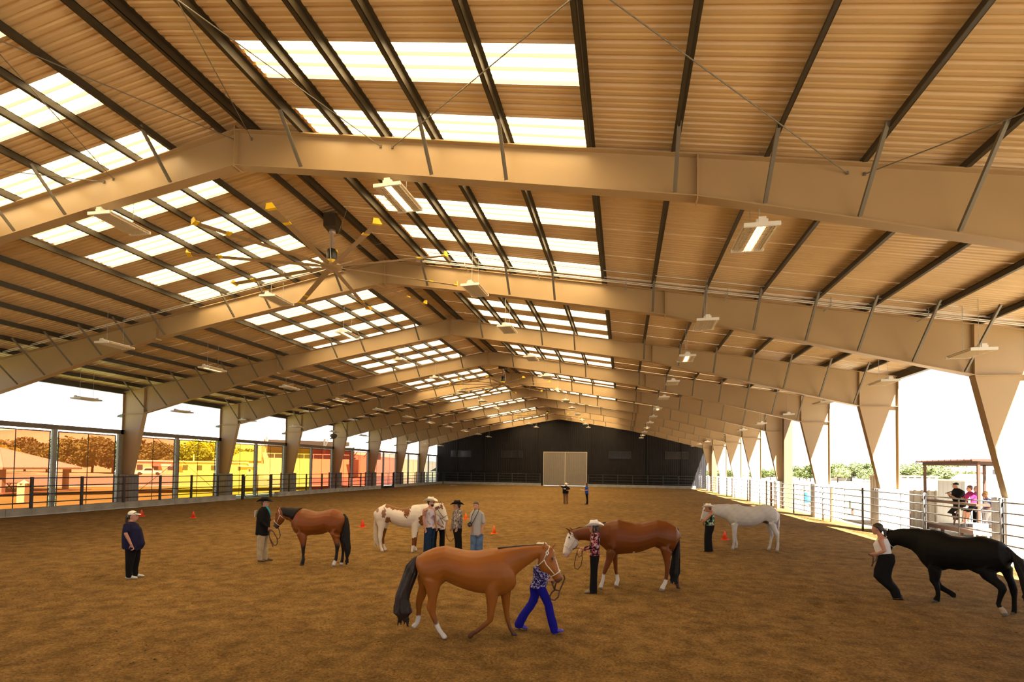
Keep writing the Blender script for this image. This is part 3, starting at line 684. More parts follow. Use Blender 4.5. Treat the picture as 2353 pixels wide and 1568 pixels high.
# ================================================================== hills
def hill(pts, y, depth, m, lb):
    b = MB(); n = len(pts); v = []
    for x, h in pts: v += [(x, y, -2), (x, y + depth * 0.25, h * 0.75), (x, y + depth * 0.5, h), (x, y + depth, -2)]
    f = [(4 * i + j, 4 * (i + 1) + j, 4 * (i + 1) + j + 1, 4 * i + j + 1) for i in range(n - 1) for j in range(3)]
    tag(b.add(v, f).build('hill', m, smooth=True), lb, 'hill', kind='structure')
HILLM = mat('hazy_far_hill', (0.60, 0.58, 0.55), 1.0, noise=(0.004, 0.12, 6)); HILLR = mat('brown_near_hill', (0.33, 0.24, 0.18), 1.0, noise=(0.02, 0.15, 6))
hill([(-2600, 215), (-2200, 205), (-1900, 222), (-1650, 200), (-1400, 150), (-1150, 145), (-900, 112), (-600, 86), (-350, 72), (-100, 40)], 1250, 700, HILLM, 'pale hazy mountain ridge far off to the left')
hill([(-1100, 26), (-700, 30), (-520, 34), (-420, 30), (-300, 24), (-200, 12), (-120, 6)], 330, 120, HILLR, 'low brown hillside behind the trees on the left')
# ================================================================== trees
LEAF = [mat('leaf_' + n, c, 0.75) for n, c in (('olive', (0.075, 0.085, 0.02)), ('yellow_green', (0.30, 0.29, 0.03)), ('mid_green', (0.10, 0.13, 0.03)), ('dusty_green', (0.19, 0.23, 0.09)))]
BARK = mat('tree_bark', (0.10, 0.07, 0.045), 0.9)
def crown_mesh(seed, m, n=4200, leaf=0.030):
    r = np.random.default_rng(seed); V = []; F = []
    blobs = [(r.normal(0, 0.26), r.normal(0, 0.26), r.uniform(0.30, 0.82), r.uniform(0.16, 0.30)) for _ in range(11)]
    for i in range(n):
        bx_, by_, bz_, br = blobs[i % 11]
        d = r.normal(size=3); d /= np.linalg.norm(d); p = np.array([bx_, by_, bz_]) + d * br * r.uniform(0.65, 1.05) * np.array([1, 1, 0.85])
        a = r.normal(size=3); a /= np.linalg.norm(a); b = np.cross(a, r.normal(size=3)); b /= np.linalg.norm(b); s = leaf * r.uniform(0.6, 1.5)
        o = len(V); V += [tuple(p + a * s), tuple(p + b * s * 0.7), tuple(p - a * s), tuple(p - b * s * 0.7)]; F.append((o, o + 1, o + 2, o + 3))
    me = bpy.data.meshes.new('foliage'); me.from_pydata(V, [], F); me.materials.append(m); return me
CROWNS = {(i, j): crown_mesh(31 + i * 7 + j, LEAF[i]) for i in range(4) for j in range(2)}
TRUNK = MB().tube([(0, 0, -0.01), (0.01, 0, 0.2), (-0.01, 0.01, 0.42), (0.02, 0, 0.62)], [0.035, 0.028, 0.022, 0.01], 7).tube([(0, 0, 0.28), (0.14, 0.03, 0.5)], [0.018, 0.008], 6).tube([(0, 0, 0.3), (-0.13, -0.05, 0.55)], [0.018, 0.008], 6).mesh('trunk', BARK, True)
def tree(x, y, h, wd, kind, label, group):
    t = thing('tree', label, 'tree', (x, y, 0), random.uniform(0, 6), group)
    c = link('foliage', CROWNS[(kind, random.randint(0, 1))], t); c.scale = (wd, wd, h * 0.98); c['kind'] = 'stuff'
    k = link('trunk', TRUNK, t); k.scale = (h * 0.8, h * 0.8, h)
TL = [(-140.37, 100, 8.2, 9, 0, 'dark olive tree at the far left edge behind the picnic shelter'), (-158.55, 118, 10.5, 12, 0, 'dark tree behind the shelter roof, second from the left edge'), (-128.5, 92, 6.9, 6, 1, 'bright yellow green tree behind the picnic shelter roof'),
      (-142.4, 112, 8.7, 10, 0, 'dull olive tree between the yellow tree and the first screen post'), (-134.5, 112, 10.1, 12, 2, 'large tree behind the second orange screen, left half'), (-134.7, 118, 11.5, 14, 2, 'largest tree behind the second orange screen, in its middle'),
      (-120.7, 112, 10.1, 12, 0, 'tall tree behind the second orange screen, next to the white truck'), (-121.5, 122, 10.0, 11, 0, 'tree behind the white truck and low building'), (-111.5, 118, 9.1, 9, 2, 'tree above the left end of the low building'),
      (-114.3, 128, 10.1, 11, 2, 'tree above the middle of the low building'), (-114.1, 135, 10.9, 12, 1, 'yellowish tree above the right end of the low building'), (-115.2, 150, 9.7, 10, 2, 'tree behind the small shed, seen through yellow screen'), (-119.9, 160, 8.6, 10, 0, 'tree right of the small shed, seen through yellow screen')]
for a in TL: tree(*a, 'trees beyond the parking lot on the left')
TR = [(54.4, 190, 3.75), (60.4, 200, 4.15), (69.9, 200, 5.2), (66.9, 180, 5.95), (71.0, 170, 5.85), (86, 200, 6.6), (94, 210, 6.2), (89, 190, 5.3), (99, 190, 6.6), (112.5, 210, 6.7), (105.7, 190, 6.25), (124.3, 220, 6.5), (133.8, 250, 6.6), (144.5, 255, 7.4), (148, 262, 7.6), (40.5, 200, 3.6), (46.5, 205, 4.2)]
wr = ['small round tree seen between the far right columns', 'small tree on the field edge beyond the fourth right column gap', 'tree at the field edge left of the fourth right column', 'darker tree beside the fourth right column', 'dark green tree at the left of the gap between third and fourth right columns',
      'broad tree in the gap between third and fourth right columns', 'pale tree in the middle of the gap before the third right column', 'low bush on the field before the third right column', 'tree just right of the third right column', 'tall pale tree left of the judges canopy', 'bright tree between third column and judges canopy',
      'bright tree seen under the left of the judges canopy', 'tree seen under the middle of the judges canopy', 'tree seen under the right of the judges canopy', 'tree right of the white billboard beyond the canopy', 'tiny tree between the sixth and seventh right columns', 'tiny tree between the fifth and sixth right columns']
for i, (x, y, h) in enumerate(TR): tree(x, y, h, h * (1.5 if h > 5.5 else 1.8), 3 if i % 3 else 2, wr[i], 'trees along the field edge on the right')
# ================================================================== buildings far right
PALEB = mat('pale_far_wall', (0.60, 0.55, 0.50), 0.8); BROWNB = mat('brown_far_wall', (0.30, 0.20, 0.17), 0.8); REDR = mat('red_far_roof', (0.42, 0.12, 0.10), 0.8); WINDOWD = mat('dark_far_window', (0.05, 0.05, 0.06), 0.3)
def house(x, y, w, d, h, mw, mr, lb, nwin=4, rz=0.35, flatroof=False, grp='low houses beyond the field'):
    b = thing('low_building', lb, 'building', (x, y, 0), rz, grp)
    link('wall', MB().box(-w / 2, w / 2, -d / 2, d / 2, 0, h).mesh('wall', mw), b)
    if flatroof: link('roof', MB().box(-w / 2 - .4, w / 2 + .4, -d / 2 - .4, d / 2 + .4, h, h + .3).mesh('roof', mr), b)
    else: link('roof', MB().prism([(-d / 2 - 0.5, h), (0, h + d * 0.22), (d / 2 + 0.5, h)], 'x', -w / 2 - 0.5, w / 2 + 0.5).mesh('roof', mr), b)
    for i in range(nwin):
        u = -w / 2 + (i + 0.5) * w / nwin
        link('window', MB().box(u - 0.6, u + 0.6, -d / 2 - 0.06, -d / 2 + 0.02, h * 0.35, h * 0.75).mesh('window', WINDOWD), b)
    return b
house(134, 232, 17, 9, 3.6, BROWNB, REDR, 'brown house with a red roof seen under the judges canopy', 6, -0.5)
house(150, 240, 6, 5, 6.5, WHITEP, WHITEP, 'white boxy building right of the brown house', 2, -0.5, True)
house(84, 204, 7, 5, 2.8, PALEB, PALEB, 'pale house beyond the gap before the third right column', 3, -0.3)
house(91, 206, 6, 4, 2.9, PALEB, REDR, 'pale house with a red roof patch beyond the field', 3, -0.3)
house(60, 212, 8, 5, 2.6, BROWNB, PALEB, 'small brown house between the far right columns', 3, -0.2)
house(74, 196, 6, 4, 2.4, PALEB, PALEB, 'small pale shed beside the fourth right column', 2, -0.2)
# ================================================================== judges stand behind the right fence
RUST = mat('rusty_brown_steel', (0.085, 0.036, 0.020), 0.6, noise=(4, 0.2, 3)); DECK = mat('brown_plank', (0.09, 0.048, 0.026), 0.8, noise=(3, 0.2, 4))
js = thing('judges_stand', 'small rusty judges stand with flat canopy, counter and deck behind the right fence', 'stand', (24.0, 25.3, 0))
for x, y, h in ((0, 0.05, 3.36), (0, 4.0, 3.45), (2.5, 0.05, 3.3), (2.5, 4.0, 3.36)): link('canopy_post', MB().box(x - 0.045, x + 0.045, y - 0.045, y + 0.045, 0, h).mesh('canopy_post', RUST), js)
cp = link('canopy_roof', MB().box(-0.3, 2.8, -0.1, 4.25, 3.38, 3.42).mesh('canopy_roof', RUST), js)
for i in range(10): link('roof_rib', MB().box(-0.3, 2.8, -0.05 + i * 0.46, 0.0 + i * 0.46, 3.42, 3.47).mesh('roof_rib', RUST), cp)
for x in (0, 2.5): link('canopy_beam', MB().box(x - 0.05, x + 0.05, 0, 4.1, 3.24, 3.38).mesh('canopy_beam', RUST), js)
for y in (0.05, 4.0): link('canopy_beam', MB().box(0, 2.5, y - 0.04, y + 0.04, 3.24, 3.36).mesh('canopy_beam', RUST), js)
link('counter', MB().box(-0.12, 0.38, 0.0, 4.05, 1.50, 1.60).mesh('counter', DECK), js)
for i in range(5): link('deck_plank', MB().box(0.02 + i * 0.5, 0.49 + i * 0.5, -0.02, 4.07, 0.40, 0.46).mesh('deck_plank', DECK), js)
link('deck_beam', MB().box(-0.06, 0.02, 0, 4.05, 0.28, 0.46).mesh('deck_beam', RUST), js)
for y in (0.1, 1.3, 2.7, 3.95): link('deck_leg', MB().box(0.0, 0.1, y - 0.05, y + 0.05, 0, 0.4).mesh('deck_leg', RUST), js)
link('counter_brace', MB().bar((0.3, 1.9, 1.5), (0.05, 1.9, 0.46), 0.05, 0.05).mesh('counter_brace', RUST), js)
STOOLM = mat('dark_stool', (0.05, 0.045, 0.045), 0.5)
def stool(x, y, zt, lb):
    s = thing('bar_stool', lb, 'stool', (x, y, 0.46), 0, 'stools on the judges stand')
    link('seat', MB().lathe([(0.05, zt - 0.05), (0.2, zt - 0.05), (0.21, zt), (0.05, zt)], n=16).mesh('seat', STOOLM), s)
    for a in range(4):
        c, q = math.cos(a * math.pi / 2 + .78), math.sin(a * math.pi / 2 + .78); link('leg', MB().tube([(0.12 * c, 0.12 * q, zt - 0.05), (0.2 * c, 0.2 * q, 0)], 0.015, 6).mesh('leg', STOOLM), s)
    link('foot_ring', MB().tube([(0.17 * math.cos(t * .5236), 0.17 * math.sin(t * .5236), 0.28) for t in range(13)], 0.01, 5).mesh('foot_ring', STOOLM), s)
stool(24.62, 27.25, 0.80, 'bar stool under the man in the black cap'); stool(24.62, 26.3, 0.78, 'bar stool under the woman in the magenta top')
cu = thing('drink_cup', 'white paper cup with a green straw on the judges counter', 'cup', (24.1, 26.15, 1.60))
link('cup_body', MB().lathe([(0.035, 0), (0.05, 0.15), (0.05, 0.16)], n=14).mesh('cup_body', mat('paper_white', (0.8, 0.8, 0.76), 0.6)), cu); link('straw', MB().tube([(0, 0, 0.14), (0.02, 0, 0.27)], 0.006, 6).mesh('straw', mat('green_straw', (0.05, 0.45, 0.2), 0.5)), cu)
link('cup_lid', MB().lathe([(0.052, 0.155), (0.05, 0.175), (0.02, 0.18)], n=14).mesh('cup_lid', MATS['paper_white']), cu)
pp = thing('paper_stack', 'loose white papers on the judges counter by the man', 'papers', (24.08, 27.6, 1.60))
for i in range(3): link('sheet', MB().box(-0.11, 0.11, -0.15, 0.15, i * 0.003, i * 0.003 + 0.002).mesh('sheet', MATS['paper_white']), pp, (0, i * 0.04, 0), i * 0.3)
# white plastic chair behind the fence
WPL = mat('white_plastic', (0.75, 0.75, 0.74), 0.4)
pc = thing('plastic_chair', 'white plastic armchair to the right of the judges stand', 'chair', (23.6, 24.35, 0), 2.2)
link('seat', MB().box(-0.24, 0.24, -0.24, 0.24, 0.42, 0.46).mesh('seat', WPL), pc)
link('backrest', MB().box(-0.24, 0.24, 0.22, 0.26, 0.46, 0.9).mesh('backrest', WPL), pc)
for x in (-1, 1):
    link('armrest', MB().box(x * 0.27 - 0.03, x * 0.27 + 0.03, -0.22, 0.24, 0.64, 0.67).mesh('armrest', WPL), pc)
    for y in (-0.2, 0.2): link('leg', MB().box(x * 0.22 - 0.025, x * 0.22 + 0.025, y - 0.025, y + 0.025, 0, 0.42).mesh('leg', WPL), pc)
# tan storage box and grey shed
TANB = mat('tan_box_sheet', (0.42, 0.36, 0.27), 0.6, noise=(1, 0.06, 3)); GREYS = mat('grey_blue_sheet', (0.42, 0.43, 0.45), 0.6)
def ribbox(name, lb, cat, x0, x1, y0, y1, h, m, rib=0.3, cap=None):
    b = thing(name, lb, cat, ((x0 + x1) / 2, (y0 + y1) / 2, 0)); w, d = (x1 - x0) / 2, (y1 - y0) / 2
    for (nm, ax, off) in (('front_panel', 'x', -d), ('back_panel', 'x', d), ('side_panel', 'y', -w), ('side_panel', 'y', w)):
        ln = 2 * w if ax == 'x' else 2 * d; prof = corrugated(ln, h, rib, 0.03); sg = 1 if off > 0 else -1; v = []
        for u, dd in prof:
            for z in (0, h): v.append((u, off + sg * dd, z) if ax == 'x' else (off + sg * dd, u, z))
        link(nm, MB().add(v, [(2 * i, 2 * i + 1, 2 * i + 3, 2 * i + 2) for i in range(len(prof) - 1)]).mesh(nm, m), b)
    link('roof', MB().box(-w - 0.05, w + 0.05, -d - 0.05, d + 0.05, h, h + 0.06).mesh('roof', cap or m), b)
    return b
ribbox('storage_box', 'tall tan ribbed metal storage box behind the third right column', 'storage box', 23.3, 25.2, 30.6, 33.4, 2.66, TANB)
ribbox('metal_shed', 'grey ribbed metal shed behind the judges stand', 'shed', 26.9, 31.5, 31.5, 36.0, 2.45, GREYS, 0.4, WHITEP)
wpn = thing('dark_panel', 'low dark corrugated panel leaning behind the third right column box', 'panel', (22.9, 29.2, 0), 0.0)
prof = corrugated(1.9, 1, 0.3, 0.04); v = []
for u, d in prof:
    for z in (0.0, 1.05): v.append((-0.06 - d, u, z))
link('sheet', MB().add(v, [(2 * i, 2 * i + 1, 2 * i + 3, 2 * i + 2) for i in range(len(prof) - 1)]).mesh('sheet', WRAPM), wpn)
for u in (-0.9, 0.9): link('stake', MB().box(-0.04, 0.0, u - 0.03, u + 0.03, 0, 1.1).mesh('stake', RUST), wpn)
# horse trailer with a painted chestnut horse
TRM = mat('white_trailer', (0.72, 0.72, 0.74), 0.3); tr = thing('horse_trailer', 'white horse trailer with a chestnut horse painted on its side, beyond the judges stand', 'trailer', (36.2, 40.5, 0), -0.62)
link('trailer_body', MB().prism([(-4.4, 0.55), (4.4, 0.55), (4.4, 2.6), (4.0, 2.85), (-4.0, 2.85), (-4.4, 2.6)], 'y', -1.1, 1.1).mesh('trailer_body', TRM), tr)
link('side_stripe', MB().box(-4.41, 4.41, -1.13, -1.1, 1.9, 1.95).mesh('side_stripe', BLACKST), tr)
link('lower_stripe', MB().box(-4.41, 4.41, -1.13, -1.1, 0.6, 0.7).mesh('lower_stripe', BLACKST), tr)
for u in (-0.6, 0.45): link('side_window', MB().box(u, u + 0.8, -1.14, -1.1, 2.08, 2.5).mesh('side_window', GLASSD), tr)
for u in (-0.7, 0.35): link('wheel', MB().lathe([(0.1, -0.12), (0.36, -0.12), (0.36, 0.12), (0.1, 0.12)], n=18).mesh('wheel', BLACKST), tr, (u, -0.95, 0.36)).rotation_euler = (math.pi / 2, 0, 0)
HP = [(-0.62, 0.0), (-0.55, 0.5), (-0.60, 0.75), (-0.45, 0.95), (-0.1, 0.93), (0.25, 0.98), (0.42, 1.25), (0.52, 1.5), (0.56, 1.62), (0.62, 1.5), (0.80, 1.34), (0.78, 1.25), (0.62, 1.28), (0.55, 0.95), (0.48, 0.6), (0.50, 0.3), (0.46, 0.0), (0.38, 0.0), (0.38, 0.35), (0.30, 0.55), (-0.2, 0.5), (-0.38, 0.45), (-0.42, 0.2), (-0.52, 0.0)]
link('horse_picture', MB().prism([(x * 0.95 + 2.0, z * 0.95 + 0.95) for x, z in HP], 'y', -1.145, -1.12).mesh('horse_picture', mat('chestnut_paint', (0.50, 0.20, 0.05), 0.5)), tr)
link('horse_picture', MB().prism([(x * 0.5 + 1.9, z * 0.35 + 0.72) for x, z in HP], 'y', -1.145, -1.12).mesh('horse_picture', MATS['chestnut_paint']), tr)
# barrel, hydrant, planks
bl = thing('plastic_barrel', 'blue plastic barrel outside the right fence', 'barrel', (26.5, 53.9, 0)); BLUEB = mat('blue_plastic', (0.04, 0.28, 0.62), 0.4)
link('barrel_body', MB().lathe([(0.25, 0), (0.29, 0.05), (0.29, 0.28), (0.31, 0.3), (0.29, 0.32), (0.29, 0.58), (0.31, 0.6), (0.29, 0.62), (0.29, 0.85), (0.25, 0.9)], n=20).mesh('barrel_body', BLUEB, True), bl); link('barrel_lid', MB().lathe([(0.26, 0.9), (0.24, 0.92), (0.05, 0.92)], n=20).mesh('barrel_lid', BLUEB), bl)
hy = thing('water_hydrant', 'green box on a post with a pipe outside the right fence', 'hydrant', (24.6, 39.2, 0))
link('box', MB().box(-0.15, 0.15, -0.15, 0.15, 0.45, 0.95).mesh('box', mat('green_grey_box', (0.13, 0.20, 0.16), 0.5)), hy); link('post', MB().box(-0.05, 0.05, -0.05, 0.05, 0, 0.5).mesh('post', RUST), hy); link('pipe', MB().tube([(0, 0, 0.95), (0, 0, 1.2), (0.12, 0, 1.25)], 0.025, 7).mesh('pipe', GALV), hy)
hs = tag(MB().tube([(22.2, 29.6, 0.62), (22.25, 29.9, 0.75), (22.3, 30.05, 0.5), (22.25, 30.0, 0.2), (22.3, 29.7, 0.03), (22.6, 29.2, 0.02)], 0.03, 7).build('water_hose', BLACKST, smooth=True), 'black hose hanging beside the third right column', 'hose')
lum = thing('lumber_pile', 'low pile of brown planks outside the right fence', 'planks', (25.0, 57.2, 0), 0.4)
for i in range(5): link('plank', MB().box(-1.8, 1.8, -0.12, 0.12, 0, 0.08).mesh('plank', mat('brown_lumber', (0.28, 0.17, 0.08), 0.85)), lum, (0.1 * i, (i % 3) * 0.26 - 0.26, (i // 3) * 0.085), 0.05 * i)
lum2 = thing('lumber_pile', 'stack of brown planks outside the fence behind the white horse', 'planks', (25.4, 48.8, 0), 1.2)
for i in range(6): link('plank', MB().box(-1.6, 1.6, -0.12, 0.12, 0, 0.09).mesh('plank', MATS['brown_lumber']), lum2, (0.08 * i, (i % 2) * 0.26 - 0.13, (i // 2) * 0.095), 0.03 * i)
# ================================================================== left exterior: picnic shelter, truck, building, shed, cars, grandstand
SHR = mat('mauve_shelter_roof', (0.42, 0.33, 0.32), 0.55); SHP = mat('tan_shelter_post', (0.40, 0.30, 0.24), 0.7)
sh = thing('picnic_shelter', 'picnic shelter with a hipped metal roof on the lawn outside', 'shelter', (-48.5, 38.5, 0), 0.25)
a, h0, h1 = 4.4, 2.28, 4.15
for i in range(4):
    R4 = Matrix.Rotation(i * math.pi / 2, 4, 'Z'); b = MB()
    for q in range(9):
        u0, u1 = -a + q * 2 * a / 9, -a + (q + 1) * 2 * a / 9
        def P(u, t): return R4 @ Vector((u * (1 - t), -a * (1 - t), h0 + (h1 - h0) * t))
        b.add([P(u0, 0), P(u1, 0), P(u1, 0.995), P(u0, 0.995)], [(0, 1, 2, 3)]); p0, p1 = P(u0, 0), P(u0, 0.97); b.bar(p0 + Vector((0, 0, .02)), p1 + Vector((0, 0, .02)), 0.04, 0.05)
    link('roof_panel', b.mesh('roof_panel', SHR), sh)
link('fascia', MB().box(-a, a, -a, -a + .08, h0 - .18, h0).box(-a, a, a - .08, a, h0 - .18, h0).box(-a, -a + .08, -a, a, h0 - .18, h0).box(a - .08, a, -a, a, h0 - .18, h0).mesh('fascia', SHP), sh)
for x, y in ((-3.5, -3.5), (3.5, -3.5), (-3.5, 3.5), (3.5, 3.5)): link('post', MB().box(x - 0.19, x + 0.19, y - 0.19, y + 0.19, 0, h0).mesh('post', SHP), sh)
link('slab', MB().box(-5.0, 5.0, -5.0, 5.0, -0.05, 0.04).mesh('slab', mat('reddish_slab', (0.20, 0.11, 0.085), 0.9)), sh)
def picnic(x, y, rz, lb):
    t = thing('picnic_table', lb, 'table', (x, y, 0.04), rz, 'picnic tables under the shelter'); W = SHP
    link('tabletop', MB().box(-0.9, 0.9, -0.38, 0.38, 0.70, 0.75).mesh('tabletop', W), t)
    for s in (-1, 1):
        link('bench', MB().box(-0.9, 0.9, s * 0.72 - 0.14, s * 0.72 + 0.14, 0.42, 0.46).mesh('bench', W), t)
        link('leg', MB().bar((s * 0.65, -0.75, 0.0), (s * 0.65, 0.3, 0.7), 0.06, 0.06).bar((s * 0.65, 0.75, 0.0), (s * 0.65, -0.3, 0.7), 0.06, 0.06).box(s * .65 - .03, s * .65 + .03, -.75, .75, .36, .42).mesh('leg', W), t)
picnic(-50.1, 37.0, 0.3, 'picnic table under the shelter, left of the white pillar'); picnic(-46.5, 38.8, 0.5, 'picnic table under the shelter, right of the white pillar')
bo = thing('pillar', 'short white pillar with a pointed cap on the lawn outside the first orange screen', 'pillar', (-30.2, 27.9, 0), 0.3)
link('shaft', MB().box(-0.24, 0.24, -0.24, 0.24, 0, 1.35).mesh('shaft', mat('cream_stucco', (0.68, 0.62, 0.48), 0.8)), bo); link('cap', MB().lathe([(0.36, 1.35), (0.02, 1.58)], n=4).mesh('cap', MATS['cream_stucco']), bo)
def vehicle(name, lb, x, y, rz, body, pick):
    v = thing(name, lb, 'truck' if pick else 'car', (x, y, 0), rz, 'vehicles parked on the left')
    prof = [(-2.7, 0.45), (2.7, 0.45), (2.75, 0.8), (2.6, 1.02), (1.3, 1.12)] + ([(0.8, 1.72), (-0.75, 1.75), (-0.95, 1.12), (-2.7, 1.1)] if pick else [(0.6, 1.5), (-1.4, 1.52), (-2.3, 1.1), (-2.7, 1.0)])
    link('body', MB().prism(prof, 'y', -0.92, 0.92).mesh('body', body), v)
    link('side_window', MB().prism([(0.95, 1.14), (0.62, 1.6), (-0.6, 1.62), (-0.72, 1.14)], 'y', -0.935, 0.935).mesh('side_window', GLASSD), v)
    for u in (-1.75, 1.75):
        for w in (-0.82, 0.82): link('wheel', MB().lathe([(0.12, -0.11), (0.38, -0.11), (0.38, 0.11), (0.12, 0.11)], n=18).mesh('wheel', BLACKST), v, (u, w, 0.38)).rotation_euler = (math.pi / 2, 0, 0)
    return v
vehicle('pickup_truck', 'white pickup truck parked in front of the low building', -101.5, 104.6, 0.72 + math.pi, TRM, True)
vehicle('parked_car', 'pale car parked right of the shed, seen through the amber screen', -83.0, 128.0, 0.9, TRM, False); vehicle('parked_car', 'second pale car behind the amber screen, near the fifth left column', -77.5, 130.5, 0.9, TRM, False)
TANW = mat('tan_stucco', (0.58, 0.45, 0.30), 0.8)
lbd = house(-105.2, 121, 26, 8, 3.3, TANW, WHITEP, 'long low tan building with a white flat roof edge behind the white truck', 8, 0.82, True, 'buildings on the left')
for u in (-8, -3.5): link('awning', MB().prism([(-4.0, 2.9), (-5.2, 2.2), (-5.2, 2.1), (-4.0, 2.7)], 'x', u - 1.0, u + 1.0).mesh('awning', REDR), lbd)
link('sign', MB().box(-7.0, -4.6, -4.1, -4.02, 2.1, 2.6).mesh('sign', WHITEP), lbd); link('vent_pipe', MB().tube([(0.5, 0, 3.5), (0.5, 0, 5.4)], 0.15, 8).mesh('vent_pipe', WHITEP), lbd)
house(-107, 142, 22, 13, 4.0, TANW, mat('olive_hip_roof', (0.30, 0.27, 0.15), 0.8), 'building with a large olive gabled roof behind the low tan building', 4, 0.82, False, 'buildings on the left')
house(-127, 127, 10, 8, 3.4, TANW, REDR, 'dark red roofed house behind the left end of the low building', 2, 0.82, False, 'buildings on the left')
shd = house(-94.8, 129, 4.2, 4, 2.2, mat('yellow_shed_wall', (0.62, 0.50, 0.28), 0.8), WHITEP, 'small gabled shed with a white door, seen through the yellow screen', 0, 1.2, False, 'buildings on the left')
link('door', MB().box(-0.6, 0.6, -2.08, -1.98, 0, 1.9).mesh('door', WHITEP), shd); link('door_window', MB().box(-0.3, 0.3, -2.12, -2.06, 0.9, 1.5).mesh('door_window', WINDOWD), shd)
tb = house(-92, 150, 12, 10, 7.5, TANW, TANW, 'tall plain tan barn behind the yellow and amber screens', 0, 0.9, False, 'buildings on the left')
# grandstand with a cantilevered roof
CREAM = mat('cream_steelwork', (0.62, 0.55, 0.42), 0.6); GBR = mat('brown_roof_soffit', (0.30, 0.19, 0.11), 0.7)
gs = thing('grandstand', 'grandstand with a cream steel canopy rising above the screens on the left', 'grandstand', (-64, 114, 0), 0.72)
link('canopy_roof', MB().prism([(-5.5, 9.3), (6, 11.0), (6, 11.3), (-5.5, 9.55)], 'x', -11.0, 10.5).mesh('canopy_roof', GBR), gs)
link('fascia', MB().box(-11.2, 10.7, -5.8, -5.4, 9.1, 9.7).mesh('fascia', CREAM), gs)
for u in (-10, -3.3, 3.3, 10):
    link('column', MB().box(u - 0.25, u + 0.25, 4.2, 4.7, 0, 10.8).mesh('column', CREAM), gs); link('canopy_strut', MB().bar((u, 4.4, 6.6), (u, -1.5, 9.8), 0.25, 0.25).mesh('canopy_strut', CREAM), gs)
for i in range(5): link('seating_tier', MB().box(-11, 10, -4 + i * 1.6, -2.4 + i * 1.6, 3.6 + i * 0.45, 4.0 + i * 0.45).mesh('seating_tier', GALV), gs)
link('back_wall', MB().box(-11, 10, 4.7, 4.9, 3.0, 9.0).mesh('back_wall', GBR), gs); link('base_wall', MB().box(-11, 10, -4.2, -3.9, 0, 4.4).mesh('base_wall', TANW), gs)
for i in range(11): link('rail_post', MB().box(-11 + i * 2.1 - .05, -11 + i * 2.1 + .05, -4.2, -4.1, 4.4, 5.5).mesh('rail_post', CREAM), gs)
link('guard_rail', MB().box(-11, 10, -4.2, -4.1, 5.4, 5.5).mesh('guard_rail', CREAM), gs)
pb = thing('press_box', 'grey press box on a cream lattice beside the grandstand', 'booth', (-50.5, 113, 0), 0.72)
link('booth', MB().box(-2.6, 2.6, -2, 2, 7.4, 10.2).mesh('booth', mat('grey_booth', (0.33, 0.32, 0.31), 0.7)), pb)
for u in (-2.4, 2.4):
    for w in (-1.8, 1.8): link('leg', MB().box(u - .15, u + .15, w - .15, w + .15, 0, 7.4).mesh('leg', BLACKST), pb)
link('platform', MB().box(-3.4, 5.0, -2.3, 2.3, 7.1, 7.4).mesh('platform', CREAM), pb)
for u in (-2.4, 0, 2.4): link('brace', MB().bar((u, -1.9, 5.0), (u + 1.6, -1.9, 7.1), 0.14, 0.14).mesh('brace', BLACKST), pb)
link('speaker_cabinet', MB().box(2.2, 3.8, -2.2, -1.2, 4.4, 6.8).mesh('speaker_cabinet', BLACKST), pb)
wn_ = link('window_band', MB().box(-2.3, 2.3, -2.05, -2.0, 8.4, 9.6).mesh('window_band', mat('pale_blue_glass', (0.55, 0.62, 0.68), 0.2)), pb)
